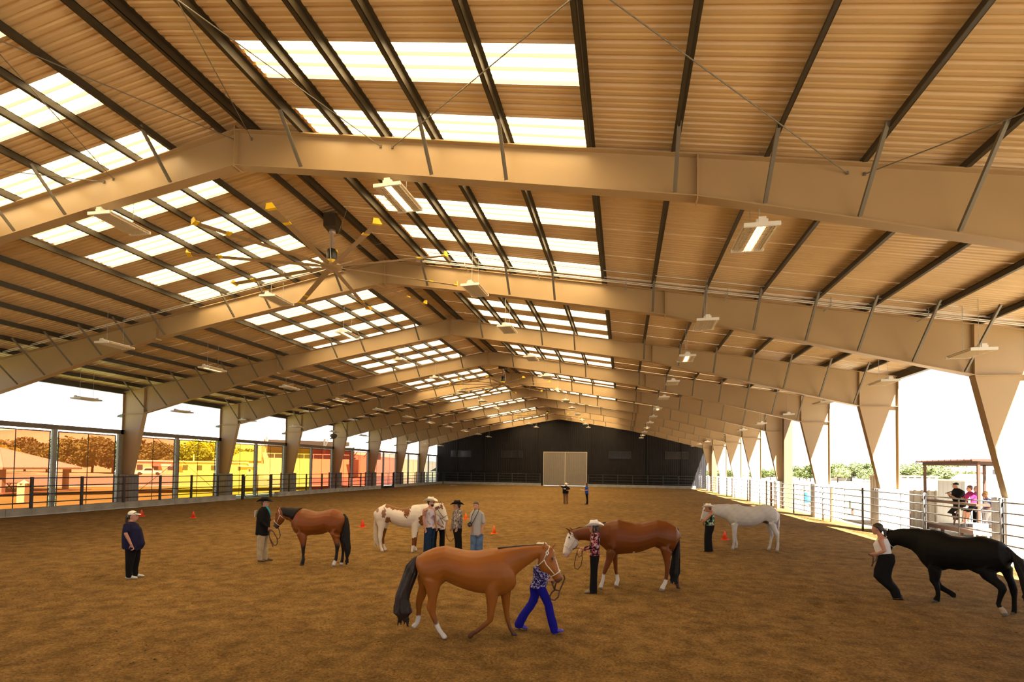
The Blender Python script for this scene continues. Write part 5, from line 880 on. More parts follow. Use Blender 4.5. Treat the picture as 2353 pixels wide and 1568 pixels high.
PEOPLE = {
'navy':{'loc':[-2.17,10.68],'rz':0.832,'phi':-20,'torso':[[-0.111,1.394,-0.001,1.389,0,0.09],[-0.176,1.343,0.069,1.33,0,0.19],[-0.227,1.237,0.157,1.216,0,0.25],[-0.236,1.11,0.188,1.084,0,0.265],[-0.237,0.983,0.215,0.953,0,0.275],[-0.232,0.868,0.243,0.834,0,0.28],[-0.225,0.747,0.188,0.715,0,0.27]],'legs':[[[-0.169,0.8,0.101,0.78,-0.1,0.125],[-0.16,0.671,0.074,0.652,-0.1,0.108],[-0.149,0.477,0.037,0.46,-0.1,0.086],[-0.141,0.284,0.007,0.269,-0.1,0.068],[-0.128,0.058,-0.002,0.044,-0.1,0.058]],[[-0.067,0.779,0.158,0.762,0.1,0.104],[-0.03,0.598,0.16,0.581,0.1,0.088],[-0.016,0.46,0.148,0.444,0.1,0.076],[-0.01,0.24,0.117,0.227,0.1,0.059],[0.006,0.047,0.128,0.033,0.1,0.056]]],'arms':[[[-0.152,1.316,-0.2],[-0.151,1.124,-0.29],[-0.041,0.863,-0.27],[-0.007,0.744,-0.25]],[[0.045,1.267,0.2],[0.073,1.049,0.27],[0.101,0.813,0.25],[0.115,0.711,0.22]]],'head':[-0.028,0,1.511],'hphi':-25,'hs':1,'pitch':0,'feet':[[-0.13,0.026,0.103,0,-0.1],[0.028,0.01,0.241,0,0.1]]},
'jacket':{'loc':[-0.74,13.48],'rz':0.652,'phi':-15,'torso':[[-0.015,1.6,0.132,1.598,0,0.07],[-0.093,1.533,0.171,1.527,0,0.17],[-0.143,1.397,0.209,1.388,0,0.2],[-0.157,1.204,0.217,1.193,0,0.2],[-0.162,1.012,0.214,0.998,0,0.2],[-0.174,0.788,0.207,0.772,0,0.205]],'legs':[[[-0.124,0.828,0.108,0.819,-0.09,0.107],[-0.126,0.651,0.091,0.641,-0.09,0.1],[-0.127,0.49,0.066,0.481,-0.09,0.089],[-0.122,0.281,0.049,0.271,-0.09,0.079],[-0.102,0.071,0.048,0.061,-0.09,0.069]],[[0.065,0.799,0.201,0.794,0.09,0.063],[0.055,0.612,0.188,0.606,0.09,0.061],[0.038,0.392,0.179,0.384,0.09,0.065],[0.043,0.187,0.176,0.18,0.09,0.061],[0.054,0.042,0.187,0.034,0.09,0.061]]],'arms':[[[-0.054,1.474,-0.19],[-0.032,1.177,-0.25],[0.161,0.998,-0.2],[0.234,0.928,-0.17]],[[0.145,1.439,0.19],[0.174,1.188,0.24],[0.222,1.19,0.2],[0.292,1.217,0.15]]],'head':[0.053,0,1.708],'hphi':-15,'hs':1,'pitch':0,'feet':[[-0.089,0.029,0.115,0,-0.09],[0.077,0.031,0.314,0,0.09]]},
'tank':{'loc':[3.77,15.07],'rz':0.366,'phi':-40,'torso':[[-0.01,1.611,0.127,1.611,0,0.07],[-0.121,1.546,0.193,1.546,0,0.15],[-0.119,1.4,0.195,1.4,0,0.155],[-0.091,1.238,0.19,1.237,0,0.15],[-0.072,1.076,0.193,1.075,0,0.15],[-0.042,0.97,0.206,0.969,0,0.155]],'legs':[[[-0.126,1.005,0.137,1.004,-0.09,0.121],[-0.115,0.842,0.124,0.841,-0.09,0.11],[-0.12,0.678,0.108,0.677,-0.09,0.105],[-0.124,0.466,0.102,0.464,-0.09,0.104],[-0.129,0.288,0.086,0.286,-0.09,0.099],[-0.124,0.052,0.083,0.05,-0.09,0.095]],[[0.01,0.976,0.22,0.975,0.09,0.097],[0.03,0.739,0.208,0.737,0.09,0.082],[0.041,0.575,0.195,0.574,0.09,0.071],[0.054,0.33,0.183,0.328,0.09,0.06],[0.067,0.043,0.188,0.042,0.09,0.056]]],'arms':[[[-0.112,1.534,-0.16],[-0.13,1.257,-0.2],[-0.093,0.993,-0.2],[-0.043,0.857,-0.2]],[[0.171,1.5,0.16],[0.217,1.217,0.2],[0.257,0.996,0.19],[0.277,0.866,0.18]]],'head':[0.068,0,1.744],'hphi':-20,'hs':1,'pitch':0,'feet':[[-0.116,0.011,0.1,0,-0.09],[0.068,0.011,0.286,0,0.09]]},
'whitetee':{'loc':[3.496,17.204],'rz':0.339,'phi':-30,'torso':[[-0.152,1.27,-0.014,1.271,0,0.07],[-0.251,1.196,0.079,1.197,0,0.15],[-0.248,1.031,0.1,1.031,0,0.16],[-0.211,0.847,0.088,0.847,0,0.155],[-0.191,0.697,0.073,0.697,0,0.16]],'legs':[[[-0.35,0.719,-0.077,0.719,-0.08,0.125],[-0.351,0.62,-0.175,0.62,-0.08,0.081],[-0.355,0.423,-0.197,0.422,-0.08,0.073],[-0.359,0.238,-0.214,0.238,-0.08,0.067],[-0.354,0.041,-0.206,0.04,-0.08,0.068]],[[-0.17,0.7,0.069,0.7,0.08,0.11],[-0.126,0.563,0.073,0.562,0.08,0.091],[-0.111,0.406,0.073,0.406,0.08,0.084],[-0.119,0.289,0.072,0.288,0.08,0.088],[-0.116,0.028,0.068,0.027,0.08,0.084]]],'arms':[[[-0.212,1.174,-0.16],[-0.225,0.96,-0.2],[-0.078,0.835,-0.22],[-0.005,0.799,-0.22]],[[0.061,1.146,0.16],[0.124,0.978,0.17],[0.095,0.781,0.1],[0.079,0.685,0.05]]],'head':[-0.081,0,1.408],'hphi':-20,'hs':1,'pitch':0,'feet':[[-0.35,0.011,-0.114,0,-0.08],[-0.106,0.011,0.123,0,0.08]]},
'snake':{'loc':[4.64,15.47],'rz':0.307,'phi':180,'torso':[[-0.11,1.566,0.013,1.567,0,0.07],[-0.166,1.492,0.072,1.493,0,0.17],[-0.207,1.311,0.091,1.312,0,0.18],[-0.226,1.147,0.091,1.148,0,0.17],[-0.223,0.999,0.08,1,0,0.17],[-0.214,0.921,0.089,0.921,0,0.175]],'legs':[[[-0.181,0.951,0.085,0.952,-0.08,0.122],[-0.161,0.777,0.067,0.777,-0.08,0.105],[-0.125,0.578,0.087,0.578,-0.08,0.097],[-0.105,0.33,0.094,0.33,-0.08,0.091],[-0.1,0.016,0.104,0.015,-0.08,0.094]],[[-0.212,0.916,0.016,0.917,0.08,0.104],[-0.179,0.758,0.018,0.758,0.08,0.091],[-0.143,0.557,0.054,0.557,0.08,0.091],[-0.122,0.307,0.075,0.307,0.08,0.091],[-0.109,0.008,0.088,0.007,0.08,0.091]]],'arms':[[[-0.018,1.459,-0.18],[-0.018,1.186,-0.22],[-0.082,0.965,-0.2],[-0.113,0.866,-0.18]],[[-0.142,1.427,0.18],[-0.204,1.142,0.21],[-0.234,0.968,0.2],[-0.274,0.879,0.18]]],'head':[-0.082,0,1.64],'hphi':180,'hs':1,'pitch':0,'feet':[[0.096,0.007,-0.164,0,-0.08],[0.08,0.007,-0.183,0,0.08]]},
'photographer':{'loc':[5.2,15.49],'rz':0.274,'phi':-105,'torso':[[-0.127,1.54,0.029,1.541,0,0.07],[-0.167,1.49,0.128,1.493,0,0.11],[-0.186,1.376,0.13,1.378,0,0.125],[-0.196,1.196,0.124,1.199,0,0.125],[-0.205,1.001,0.127,1.003,0,0.125],[-0.201,0.769,0.139,0.771,0,0.13]],'legs':[[[-0.204,0.789,0,0.79,0,0.094],[-0.201,0.595,-0.014,0.596,0,0.086],[-0.199,0.435,-0.027,0.435,0,0.079],[-0.192,0.048,-0.037,0.049,0,0.071]],[[-0.017,0.787,0.199,0.788,0.02,0.099],[-0.03,0.593,0.183,0.594,0.02,0.098],[-0.034,0.351,0.178,0.352,0.02,0.098],[-0.037,0.045,0.175,0.046,0.02,0.098]]],'arms':[[[0.146,1.403,0],[0.199,1.103,-0.02],[0.105,0.822,-0.06],[0.017,0.722,-0.1]],[[-0.157,1.409,0],[-0.177,1.169,-0.05],[-0.173,0.966,-0.12],[-0.147,0.856,-0.15]]],'head':[-0.052,0,1.652],'hphi':-105,'hs':1,'pitch':0,'feet':[[-0.127,0.04,-0.167,0,0],[0.077,0.041,0.094,0,0]]},
'floral':{'loc':[8.89,12.16],'rz':0.054,'phi':165,'torso':[[0.003,1.415,0.1,1.418,0,0.07],[-0.044,1.353,0.157,1.36,0,0.15],[-0.058,1.226,0.153,1.233,0,0.155],[-0.069,1.084,0.15,1.092,0,0.15],[-0.075,0.973,0.148,0.981,0,0.15],[-0.089,0.827,0.152,0.837,0,0.165]],'legs':[[[-0.073,0.858,0.145,0.867,-0.07,0.1],[-0.069,0.701,0.126,0.709,-0.07,0.09],[-0.06,0.545,0.107,0.552,-0.07,0.077],[-0.065,0.311,0.098,0.319,-0.07,0.075],[-0.081,0.016,0.1,0.026,-0.07,0.084]],[[-0.063,0.836,0.149,0.844,0.07,0.098],[-0.054,0.679,0.127,0.687,0.07,0.083],[-0.052,0.522,0.108,0.529,0.07,0.074],[-0.058,0.287,0.099,0.295,0.07,0.072],[-0.071,0.005,0.094,0.013,0.07,0.076]]],'arms':[[[0.066,1.346,-0.17],[0.021,1.084,-0.2],[-0.195,1.032,-0.16],[-0.305,1.022,-0.12]],[[0.004,1.302,0.17],[-0.042,1.024,0.2],[-0.216,0.962,0.14],[-0.326,0.956,0.1]]],'head':[0.021,0,1.485],'hphi':172,'hs':1,'pitch':0,'feet':[[0.093,0.014,-0.195,0,-0.07],[0.094,0.013,-0.174,0,0.07]]},
'blue':{'loc':[8.42,9.1],'rz':0.124,'phi':0,'torso':[[-0.336,1.163,-0.235,1.166,0,0.07],[-0.391,1.107,-0.185,1.114,0,0.155],[-0.399,1.039,-0.134,1.047,0,0.16],[-0.396,0.951,-0.114,0.96,0,0.16],[-0.422,0.863,-0.126,0.873,0,0.165],[-0.45,0.769,-0.156,0.779,0,0.175]],'legs':[[[-0.378,0.795,-0.179,0.802,-0.08,0.091],[-0.276,0.632,-0.101,0.639,-0.08,0.081],[-0.192,0.471,-0.043,0.476,-0.08,0.068],[-0.161,0.319,-0.013,0.325,-0.08,0.068],[-0.123,0.169,0.034,0.175,-0.08,0.072],[-0.072,0.012,0.061,0.018,-0.08,0.061]],[[-0.46,0.757,-0.233,0.765,0.08,0.105],[-0.443,0.598,-0.281,0.604,0.08,0.074],[-0.48,0.487,-0.308,0.493,0.08,0.079],[-0.567,0.363,-0.379,0.37,0.08,0.086],[-0.644,0.25,-0.464,0.257,0.08,0.083],[-0.718,0.101,-0.538,0.108,0.08,0.083],[-0.704,0.034,-0.555,0.04,0.08,0.069]]],'arms':[[[-0.31,1.092,-0.17],[-0.227,0.973,-0.2],[-0.124,0.917,-0.15],[-0.056,0.908,-0.1]],[[-0.264,1.029,0.17],[-0.186,0.892,0.2],[-0.083,0.874,0.12],[-0.02,0.897,0.08]]],'head':[-0.25,0,1.355],'hphi':0,'hs':1,'pitch':0,'feet':[[-0.059,0,0.143,0.038,-0.08],[-0.704,0.048,-0.488,0,0.08]]},
'green':{'loc':[12.46,19.48],'rz':-0.148,'phi':172,'torso':[[0.069,1.416,0.185,1.42,0,0.06],[0.018,1.336,0.229,1.345,0,0.14],[-0.033,1.162,0.232,1.175,0,0.15],[-0.084,1.02,0.217,1.035,0,0.15],[-0.094,0.872,0.222,0.888,0,0.155]],'legs':[[[-0.088,0.91,0.231,0.926,-0.07,0.13],[-0.094,0.747,0.207,0.763,-0.07,0.13],[-0.112,0.591,0.149,0.606,-0.07,0.121],[-0.116,0.389,0.145,0.405,-0.07,0.121],[-0.111,0.011,0.183,0.031,-0.07,0.13]],[[-0.077,0.897,0.23,0.913,0.07,0.13],[-0.084,0.732,0.201,0.747,0.07,0.13],[-0.106,0.575,0.143,0.589,0.07,0.115],[-0.108,0.371,0.143,0.386,0.07,0.116],[-0.097,0.003,0.173,0.022,0.07,0.125]]],'arms':[[[0.126,1.337,-0.16],[-0.091,1.092,-0.2],[-0.156,1.029,-0.14],[-0.191,1.084,-0.08]],[[0.099,1.311,0.16],[-0.078,1.082,0.18],[-0.151,1.021,0.12],[-0.188,1.089,0.05]]],'head':[0.022,0,1.499],'hphi':178,'hs':1,'pitch':0,'feet':[[0.186,0.031,-0.162,0,-0.07],[0.173,0.029,-0.149,0,0.07]]},
'runner':{'loc':[15.58,13.37],'rz':-0.424,'phi':178,'torso':[[-0.343,1.396,-0.24,1.405,0,0.07],[-0.383,1.316,-0.158,1.337,0,0.15],[-0.449,1.19,-0.123,1.221,0,0.165],[-0.421,1.066,-0.111,1.098,0,0.15],[-0.372,0.945,-0.085,0.976,0,0.155]],'legs':[[[-0.345,0.966,-0.039,0.999,-0.07,0.13],[-0.385,0.796,-0.028,0.839,-0.07,0.13],[-0.432,0.636,-0.079,0.68,-0.07,0.13],[-0.444,0.466,-0.105,0.511,-0.07,0.13],[-0.344,0.351,-0.084,0.388,-0.07,0.121],[-0.242,0.262,-0.004,0.297,-0.07,0.11],[-0.146,0.175,0.045,0.204,-0.07,0.089],[-0.094,0.037,0.075,0.064,-0.07,0.079]],[[-0.348,0.936,-0.049,0.968,0.09,0.13],[-0.381,0.779,-0.041,0.82,0.09,0.13],[-0.424,0.609,-0.093,0.65,0.09,0.13],[-0.42,0.456,-0.114,0.496,0.09,0.13],[-0.321,0.341,-0.074,0.376,0.09,0.115],[-0.229,0.254,-0.004,0.286,0.09,0.104],[-0.137,0.167,0.045,0.194,0.09,0.085],[-0.087,0.036,0.074,0.061,0.09,0.075]]],'arms':[[[-0.304,1.309,-0.17],[-0.223,1.086,-0.21],[-0.373,0.998,-0.18],[-0.452,0.953,-0.14]],[[-0.348,1.258,0.17],[-0.319,1.027,0.2],[-0.413,0.972,0.15],[-0.475,0.946,0.1]]],'head':[-0.358,0,1.537],'hphi':178,'hs':1,'pitch':0,'feet':[[0.098,0.011,-0.087,0,-0.07],[0.094,0.015,-0.077,0,0.09]]},
'judge':{'loc':[5,42.51],'rz':0.107,'phi':-100,'torso':[[-0.079,1.433,0.113,1.436,0,0.08],[-0.239,1.349,0.234,1.358,0,0.16],[-0.258,1.187,0.246,1.196,0,0.19],[-0.26,0.985,0.232,0.994,0,0.19],[-0.254,0.833,0.229,0.842,0,0.19]],'legs':[[[-0.244,0.854,-0.008,0.858,0,0.108],[-0.19,0.482,-0.013,0.485,0,0.082],[-0.181,0.02,-0.024,0.023,0,0.072]],[[-0.012,0.858,0.219,0.862,0,0.106],[0.032,0.484,0.193,0.487,0,0.074],[0.061,0.019,0.201,0.022,0,0.065]]],'arms':[[[-0.239,1.329,0],[-0.391,1.428,-0.02],[-0.543,1.498,-0.05],[-0.664,1.506,-0.06]],[[0.229,1.317,0],[0.327,1.119,-0.05],[0.186,1.102,-0.2],[0.085,1.101,-0.22]]],'head':[0.025,0,1.526],'hphi':-75,'hs':1,'pitch':0,'feet':[[-0.105,0.062,-0.134,0,0],[0.127,0.06,0.157,0,0]]},
'bluetee':{'loc':[6.72,42.25],'rz':0.067,'phi':180,'torso':[[-0.112,1.466,0.037,1.468,0,0.07],[-0.16,1.335,0.123,1.34,0,0.15],[-0.168,1.136,0.118,1.141,0,0.15],[-0.157,0.996,0.12,1.002,0,0.15],[-0.145,0.837,0.131,0.843,0,0.155]],'legs':[[[-0.13,0.87,0.121,0.876,-0.07,0.115],[-0.084,0.644,0.097,0.648,-0.07,0.083],[-0.026,0.349,0.116,0.352,-0.07,0.065],[-0.063,0.028,0.099,0.032,-0.07,0.074]],[[-0.126,0.864,0.111,0.869,0.07,0.109],[-0.085,0.637,0.093,0.64,0.07,0.082],[-0.032,0.34,0.106,0.343,0.07,0.064],[-0.069,0.018,0.089,0.022,0.07,0.073]]],'arms':[[[0.038,1.344,-0.16],[0.069,1.168,-0.2],[-0.187,1.122,-0.18],[-0.306,1.158,-0.14]],[[-0.032,1.332,0.16],[-0.01,1.151,0.19],[-0.208,1.1,0.12],[-0.317,1.129,0.08]]],'head':[-0.069,0,1.612],'hphi':180,'hs':1,'pitch':0,'feet':[[0.099,0.016,-0.177,0,-0.07],[0.089,0.016,-0.158,0,0.07]]},
'announcer':{'loc':[24.55,27.2],'rz':-0.504,'phi':165,'torso':[[-0.407,2.184,-0.207,2.191,0,0.07],[-0.483,2.043,-0.021,2.061,0,0.19],[-0.506,1.821,0.018,1.845,0,0.2],[-0.434,1.603,0.009,1.626,0,0.2],[-0.437,1.355,0.023,1.381,0,0.2]],'legs':[[[-0.435,1.387,0.003,1.412,-0.1,0.13],[-0.65,1.07,-0.438,1.084,-0.1,0.098],[-0.481,1.027,-0.25,1.042,-0.1,0.107],[-0.441,0.81,-0.231,0.825,-0.1,0.097]],[[-0.416,1.379,0.003,1.403,0.1,0.13],[-0.654,1.073,-0.419,1.088,0.1,0.108],[-0.463,1.016,-0.251,1.031,0.1,0.097],[-0.422,0.826,-0.232,0.84,0.1,0.088]]],'arms':[[[-0.115,1.981,-0.2],[-0.304,1.729,-0.25],[-0.513,1.882,-0.2],[-0.608,1.987,-0.15]],[[-0.327,1.961,0.2],[-0.479,1.703,0.24],[-0.583,1.868,0.15],[-0.634,1.993,0.1]]],'head':[-0.332,0,2.303],'hphi':172,'hs':1,'pitch':0,'feet':[[-0.232,0.77,-0.442,0.741,-0.1],[-0.222,0.785,-0.423,0.757,0.1]]},
'magenta':{'loc':[24.6,26.25],'rz':-0.52,'phi':-170,'torso':[[-0.433,2.071,-0.273,2.078,0,0.06],[-0.535,1.947,-0.136,1.965,0,0.15],[-0.527,1.735,-0.108,1.756,0,0.16],[-0.458,1.552,-0.101,1.572,0,0.16],[-0.42,1.422,-0.092,1.441,0,0.17]],'legs':[[[-0.398,1.453,-0.102,1.471,-0.08,0.13],[-0.501,1.183,-0.341,1.193,-0.08,0.074],[-0.494,0.972,-0.334,0.983,-0.08,0.074],[-0.446,0.738,-0.356,0.745,-0.08,0.055]],[[-0.381,1.434,-0.102,1.45,0.08,0.128],[-0.605,1.221,-0.423,1.232,0.08,0.084],[-0.597,0.955,-0.466,0.964,0.08,0.061],[-0.61,0.714,-0.509,0.722,0.08,0.055]]],'arms':[[[-0.215,1.887,-0.15],[-0.394,1.696,-0.2],[-0.533,1.741,-0.2],[-0.613,1.777,-0.2]],[[-0.498,1.864,0.15],[-0.602,1.724,0.2],[-0.661,1.75,0.15],[-0.701,1.763,0.1]]],'head':[-0.367,0,2.206],'hphi':-170,'hs':1,'pitch':0,'feet':[[-0.347,0.706,-0.487,0.655,-0.08],[-0.529,0.694,-0.733,0.624,0.08]]},
'purple':{'loc':[25.9,28.86],'rz':-0.515,'phi':-150,'torso':[[-0.075,1.994,0.066,1.999,0,0.06],[-0.13,1.876,0.119,1.886,0,0.13],[-0.122,1.644,0.127,1.657,0,0.14],[-0.103,1.414,0.135,1.427,0,0.15]],'legs':[[[-0.103,1.417,0.124,1.43,-0.07,0.104],[-0.138,1.085,0.078,1.1,-0.07,0.1],[-0.142,0.755,0.032,0.769,-0.07,0.08],[-0.133,0.525,0.008,0.538,-0.07,0.065]],[[-0.081,1.412,0.135,1.424,0.07,0.1],[-0.106,1.076,0.1,1.092,0.07,0.095],[-0.109,0.742,0.053,0.756,0.07,0.075],[-0.101,0.526,0.04,0.537,0.07,0.065]]],'arms':[[[0.085,1.831,-0.13],[0.019,1.658,-0.18],[-0.067,1.64,-0.2],[-0.121,1.651,-0.2]],[[-0.088,1.816,0.13],[-0.101,1.64,0.16],[-0.134,1.625,0.12],[-0.166,1.653,0.1]]],'head':[0.003,0,2.141],'hphi':-150,'hs':1,'pitch':0,'feet':[[0.029,0.501,-0.123,0.46,-0.07],[0.051,0.499,-0.09,0.46,0.07]]},
'sunglasses':{'loc':[25.5,27.56],'rz':-0.525,'phi':-155,'torso':[[-0.027,1.738,0.177,1.748,0,0.07],[-0.09,1.625,0.296,1.645,0,0.17],[-0.081,1.46,0.334,1.484,0,0.18],[-0.074,1.213,0.352,1.24,0,0.18]],'legs':[[[-0.073,1.245,0.331,1.271,-0.09,0.13],[-0.096,1.061,0.188,1.079,-0.09,0.13],[-0.088,0.878,0.105,0.892,-0.09,0.089],[-0.061,0.54,0.081,0.552,-0.09,0.066]],[[-0.033,1.239,0.333,1.262,0.09,0.13],[0.047,1.059,0.27,1.074,0.09,0.103],[0.065,0.876,0.248,0.889,0.09,0.084],[0.071,0.534,0.223,0.546,0.09,0.07]]],'arms':[[[0.254,1.595,-0.17],[0.171,1.375,-0.2],[0.029,1.283,-0.18],[-0.052,1.277,-0.15]],[[-0.029,1.566,0.17],[-0.052,1.343,0.2],[-0.074,1.261,0.15],[-0.094,1.262,0.1]]],'head':[0.006,0,1.932],'hphi':-165,'hs':1,'pitch':0,'feet':[[0.101,0.503,-0.083,0.46,-0.09],[0.233,0.51,0.06,0.46,0.09]]}}
ROPES = {'bay':[[-0.265,13.564,0.99],[-0.236,13.586,0.884],[-0.219,13.599,0.787],[-0.226,13.593,0.707],[-0.267,13.562,0.677],[-0.309,13.53,0.743],[-0.352,13.497,0.858],[-0.395,13.465,0.932],[-0.424,13.442,0.95],[-0.446,13.425,0.895],[-0.449,13.423,0.767],[-0.424,13.442,0.654],[-0.362,13.49,0.45]],'bay2':[[-0.303,13.534,0.743],[-0.278,13.554,0.645],[-0.272,13.558,0.548],[-0.304,13.534,0.486],[-0.345,13.502,0.497],[-0.388,13.47,0.596],[-0.437,13.432,0.734]],'paint':[[3.475,16.931,1.11],[3.537,17.006,0.978],[3.578,17.233,0.7],[3.598,17.24,0.516],[3.653,17.259,0.351],[3.732,17.287,0.277],[3.801,17.311,0.295],[3.874,17.231,0.4]],'sorrel':[[8.42,12.184,0.974],[8.503,12.139,1.009],[8.59,12.044,1.026],[8.67,12.028,0.985],[8.639,12.046,0.856],[8.576,12.043,0.822],[8.537,12.041,0.883],[8.544,12.041,0.978],[8.513,12.039,0.851],[8.476,12.037,0.661],[8.493,12.038,0.559],[8.563,12.042,0.547],[8.625,12.045,0.636],[8.655,12.047,0.794],[8.638,12.046,0.965]],'chestnut':[[8.383,8.743,1.11],[8.474,8.804,0.953],[8.445,8.851,0.857],[8.427,8.899,0.773],[8.383,8.944,0.858],[8.358,8.992,0.902],[8.409,8.947,0.786],[8.458,8.954,0.751],[8.506,8.96,0.758],[8.483,8.957,0.642],[8.423,8.949,0.585],[8.362,8.942,0.595],[8.34,8.939,0.643],[8.373,8.943,0.711],[8.421,8.949,0.762],[8.506,8.96,0.752],[8.554,8.965,0.864],[8.591,8.97,0.962],[8.576,8.918,1.027]],'black':[[15.039,13.46,0.976],[15.077,13.443,0.949],[15.115,13.426,0.967],[15.124,13.422,0.88],[15.109,13.429,0.74],[15.095,13.435,0.7],[15.129,13.42,0.818],[15.162,13.405,0.834],[15.191,13.392,0.938],[15.188,13.437,1.006],[15.381,13.789,0.961],[15.646,14.328,0.943]],'grey':[[12.318,19.602,1.086],[12.283,19.456,1.051],[12.298,19.403,0.979],[12.317,19.38,0.89],[12.326,19.399,0.981]]}
CAMPOS = [5.028,15.276,1.107]
STRAP = [[5.054,15.272,1.157],[5.073,15.283,1.326],[5.121,15.312,1.471],[5.137,15.369,1.54],[5.172,15.544,1.539],[5.264,15.446,1.566],[5.246,15.347,1.456],[5.19,15.316,1.327],[5.131,15.294,1.198],[5.093,15.283,1.133]]
# ================================================================== figures: ring chains merged into one continuous skin
def ring_chain(m, rings, n=14, cap=0.6):
    """rings: (centre, half-axis a, half-axis b)"""
    v = []; k = len(rings)
    for c, a, b in rings:
        v += [c + a * math.cos(2 * math.pi * j / n) + b * math.sin(2 * math.pi * j / n) for j in range(n)]
    f = [(i * n + j, i * n + (j + 1) % n, (i + 1) * n + (j + 1) % n, (i + 1) * n + j) for i in range(k - 1) for j in range(n)]
    for e, q in ((0, 1), (k - 1, k - 2)):
        c, a, b = rings[e]; d = c - rings[q][0]
        if d.length < 1e-5: d = Vector((0, 0, 1))
        tip = c + d.normalized() * cap * min(a.length, b.length)
        mid = c + d.normalized() * cap * 0.6 * min(a.length, b.length); o = len(v)
        v += [mid + (a * math.cos(2 * math.pi * j / n) + b * math.sin(2 * math.pi * j / n)) * 0.72 for j in range(n)] + [tip]
        f += [(e * n + j, e * n + (j + 1) % n, o + (j + 1) % n, o + j) for j in range(n)] + [(o + j, o + (j + 1) % n, o + n) for j in range(n)]
    m.add(v, f)
def limb(m, pts, rad, n=10):
    pts = [Vector(p) for p in pts]; rings = []; prev = None
    for i, p in enumerate(pts):
        t = (pts[min(i + 1, len(pts) - 1)] - pts[max(0, i - 1)]).normalized()
        a = t.cross(Vector((0, 1, 0))) if prev is None else prev - t * prev.dot(t)
        if a.length < 0.1: a = t.cross(Vector((1, 0, 0)))
        a.normalize(); prev = a; r = rad[i]; r = r if isinstance(r, tuple) else (r, r)
        rings.append((p, a * r[0], t.cross(a) * r[1]))
    ring_chain(m, rings, n, 0.9)
def fuse(m, name, voxel, smooth=4, factor=0.5):
    me = bpy.data.meshes.new(name); me.from_pydata([tuple(p) for p in m.v], [], m.f); me.update()
    bm = bmesh.new(); bm.from_mesh(me); bmesh.ops.recalc_face_normals(bm, faces=bm.faces); bm.to_mesh(me); bm.free()
    ob = bpy.data.objects.new(name, me); COL.objects.link(ob)
    r = ob.modifiers.new('r', 'REMESH'); r.mode = 'VOXEL'; r.voxel_size = voxel
    if smooth:
        s = ob.modifiers.new('s', 'SMOOTH'); s.factor = factor; s.iterations = smooth
    dg = bpy.context.evaluated_depsgraph_get(); out = bpy.data.meshes.new_from_object(ob.evaluated_get(dg))
    bpy.data.objects.remove(ob); bpy.data.meshes.remove(me); out.name = name
    out.polygons.foreach_set('use_smooth', [True] * len(out.polygons))
    return out
def verts_np(me):
    a = np.empty(len(me.vertices) * 3); me.vertices.foreach_get('co', a); return a.reshape(-1, 3)
def paint(me, colors):
    at = me.color_attributes.new('coat', 'FLOAT_COLOR', 'POINT')
    at.data.foreach_set('color', np.concatenate([colors, np.ones((len(colors), 1))], 1).ravel().astype(np.float32))
def wob(v, s, seed=0.0):
    return (np.sin(v[:, 0] * s * 1.3 + seed) * np.sin(v[:, 2] * s * 1.7 + seed * 2.1) + 0.6 * np.sin(v[:, 0] * s * 2.9 + v[:, 2] * s * 2.2 + seed) + 0.5 * np.sin(v[:, 2] * s * 4.3 - v[:, 0] * s * 3.7 + v[:, 1] * s * 3))
def mixc(col, mask, c): return col * (1 - mask[:, None]) + np.array(c) * mask[:, None]
def sstep(a, b, x): t = np.clip((x - a) / (b - a), 0, 1); return t * t * (3 - 2 * t)

# ------------------------------------------------------------------ horses
COAT = vcol_mat('horse_coat', 0.40, 0.28); BLACKC = vcol_mat('black_horse_coat', 0.6, 0.12)
EYEM = mat('dark_eye', (0.01, 0.008, 0.007), 0.1); HAIRB = mat('black_horse_hair', (0.010, 0.009, 0.009), 0.6, noise=(40, 0.4, 2), spec=0.2); HAIRR = mat('dark_chestnut_hair', (0.014, 0.006, 0.004), 0.5, noise=(30, 0.5, 2)); HAIRW = mat('cream_horse_hair', (0.52, 0.44, 0.32), 0.6, noise=(30, 0.2, 2)); HAIRG = mat('pinkish_grey_hair', (0.55, 0.48, 0.50), 0.6, noise=(30, 0.2, 2))
SILVER = mat('silver_halter', (0.62, 0.58, 0.50), 0.3, metal=0.3); LEATHER = mat('dark_halter_leather', (0.03, 0.018, 0.012), 0.5); BROWNL = mat('brown_leather', (0.07, 0.032, 0.016), 0.5)
def vring(r): return (Vector(((r[0] + r[2]) / 2, r[4], (r[1] + r[3]) / 2)), Vector(((r[0] - r[2]) / 2, 0, (r[1] - r[3]) / 2)), Vector((0, r[5], 0)))
def lerp_ring(rings, t):
    t = max(0, min(len(rings) - 1.001, t)); i = int(t); f = t - i; A, B = rings[i], rings[i + 1]
    return tuple(A[q].lerp(B[q], f) for q in range(3))
def sharp(rings):
    """rows between given sections for smoother chains"""
    out = []
    for i in range(len(rings) - 1): out += [rings[i], lerp_ring(rings, i + 0.5)]
    return out + [rings[-1]]
def surf(ring, th, k=1.0): c, a, b = ring; return c + (a * math.cos(th) + b * math.sin(th)) * k
HSPEC = {}
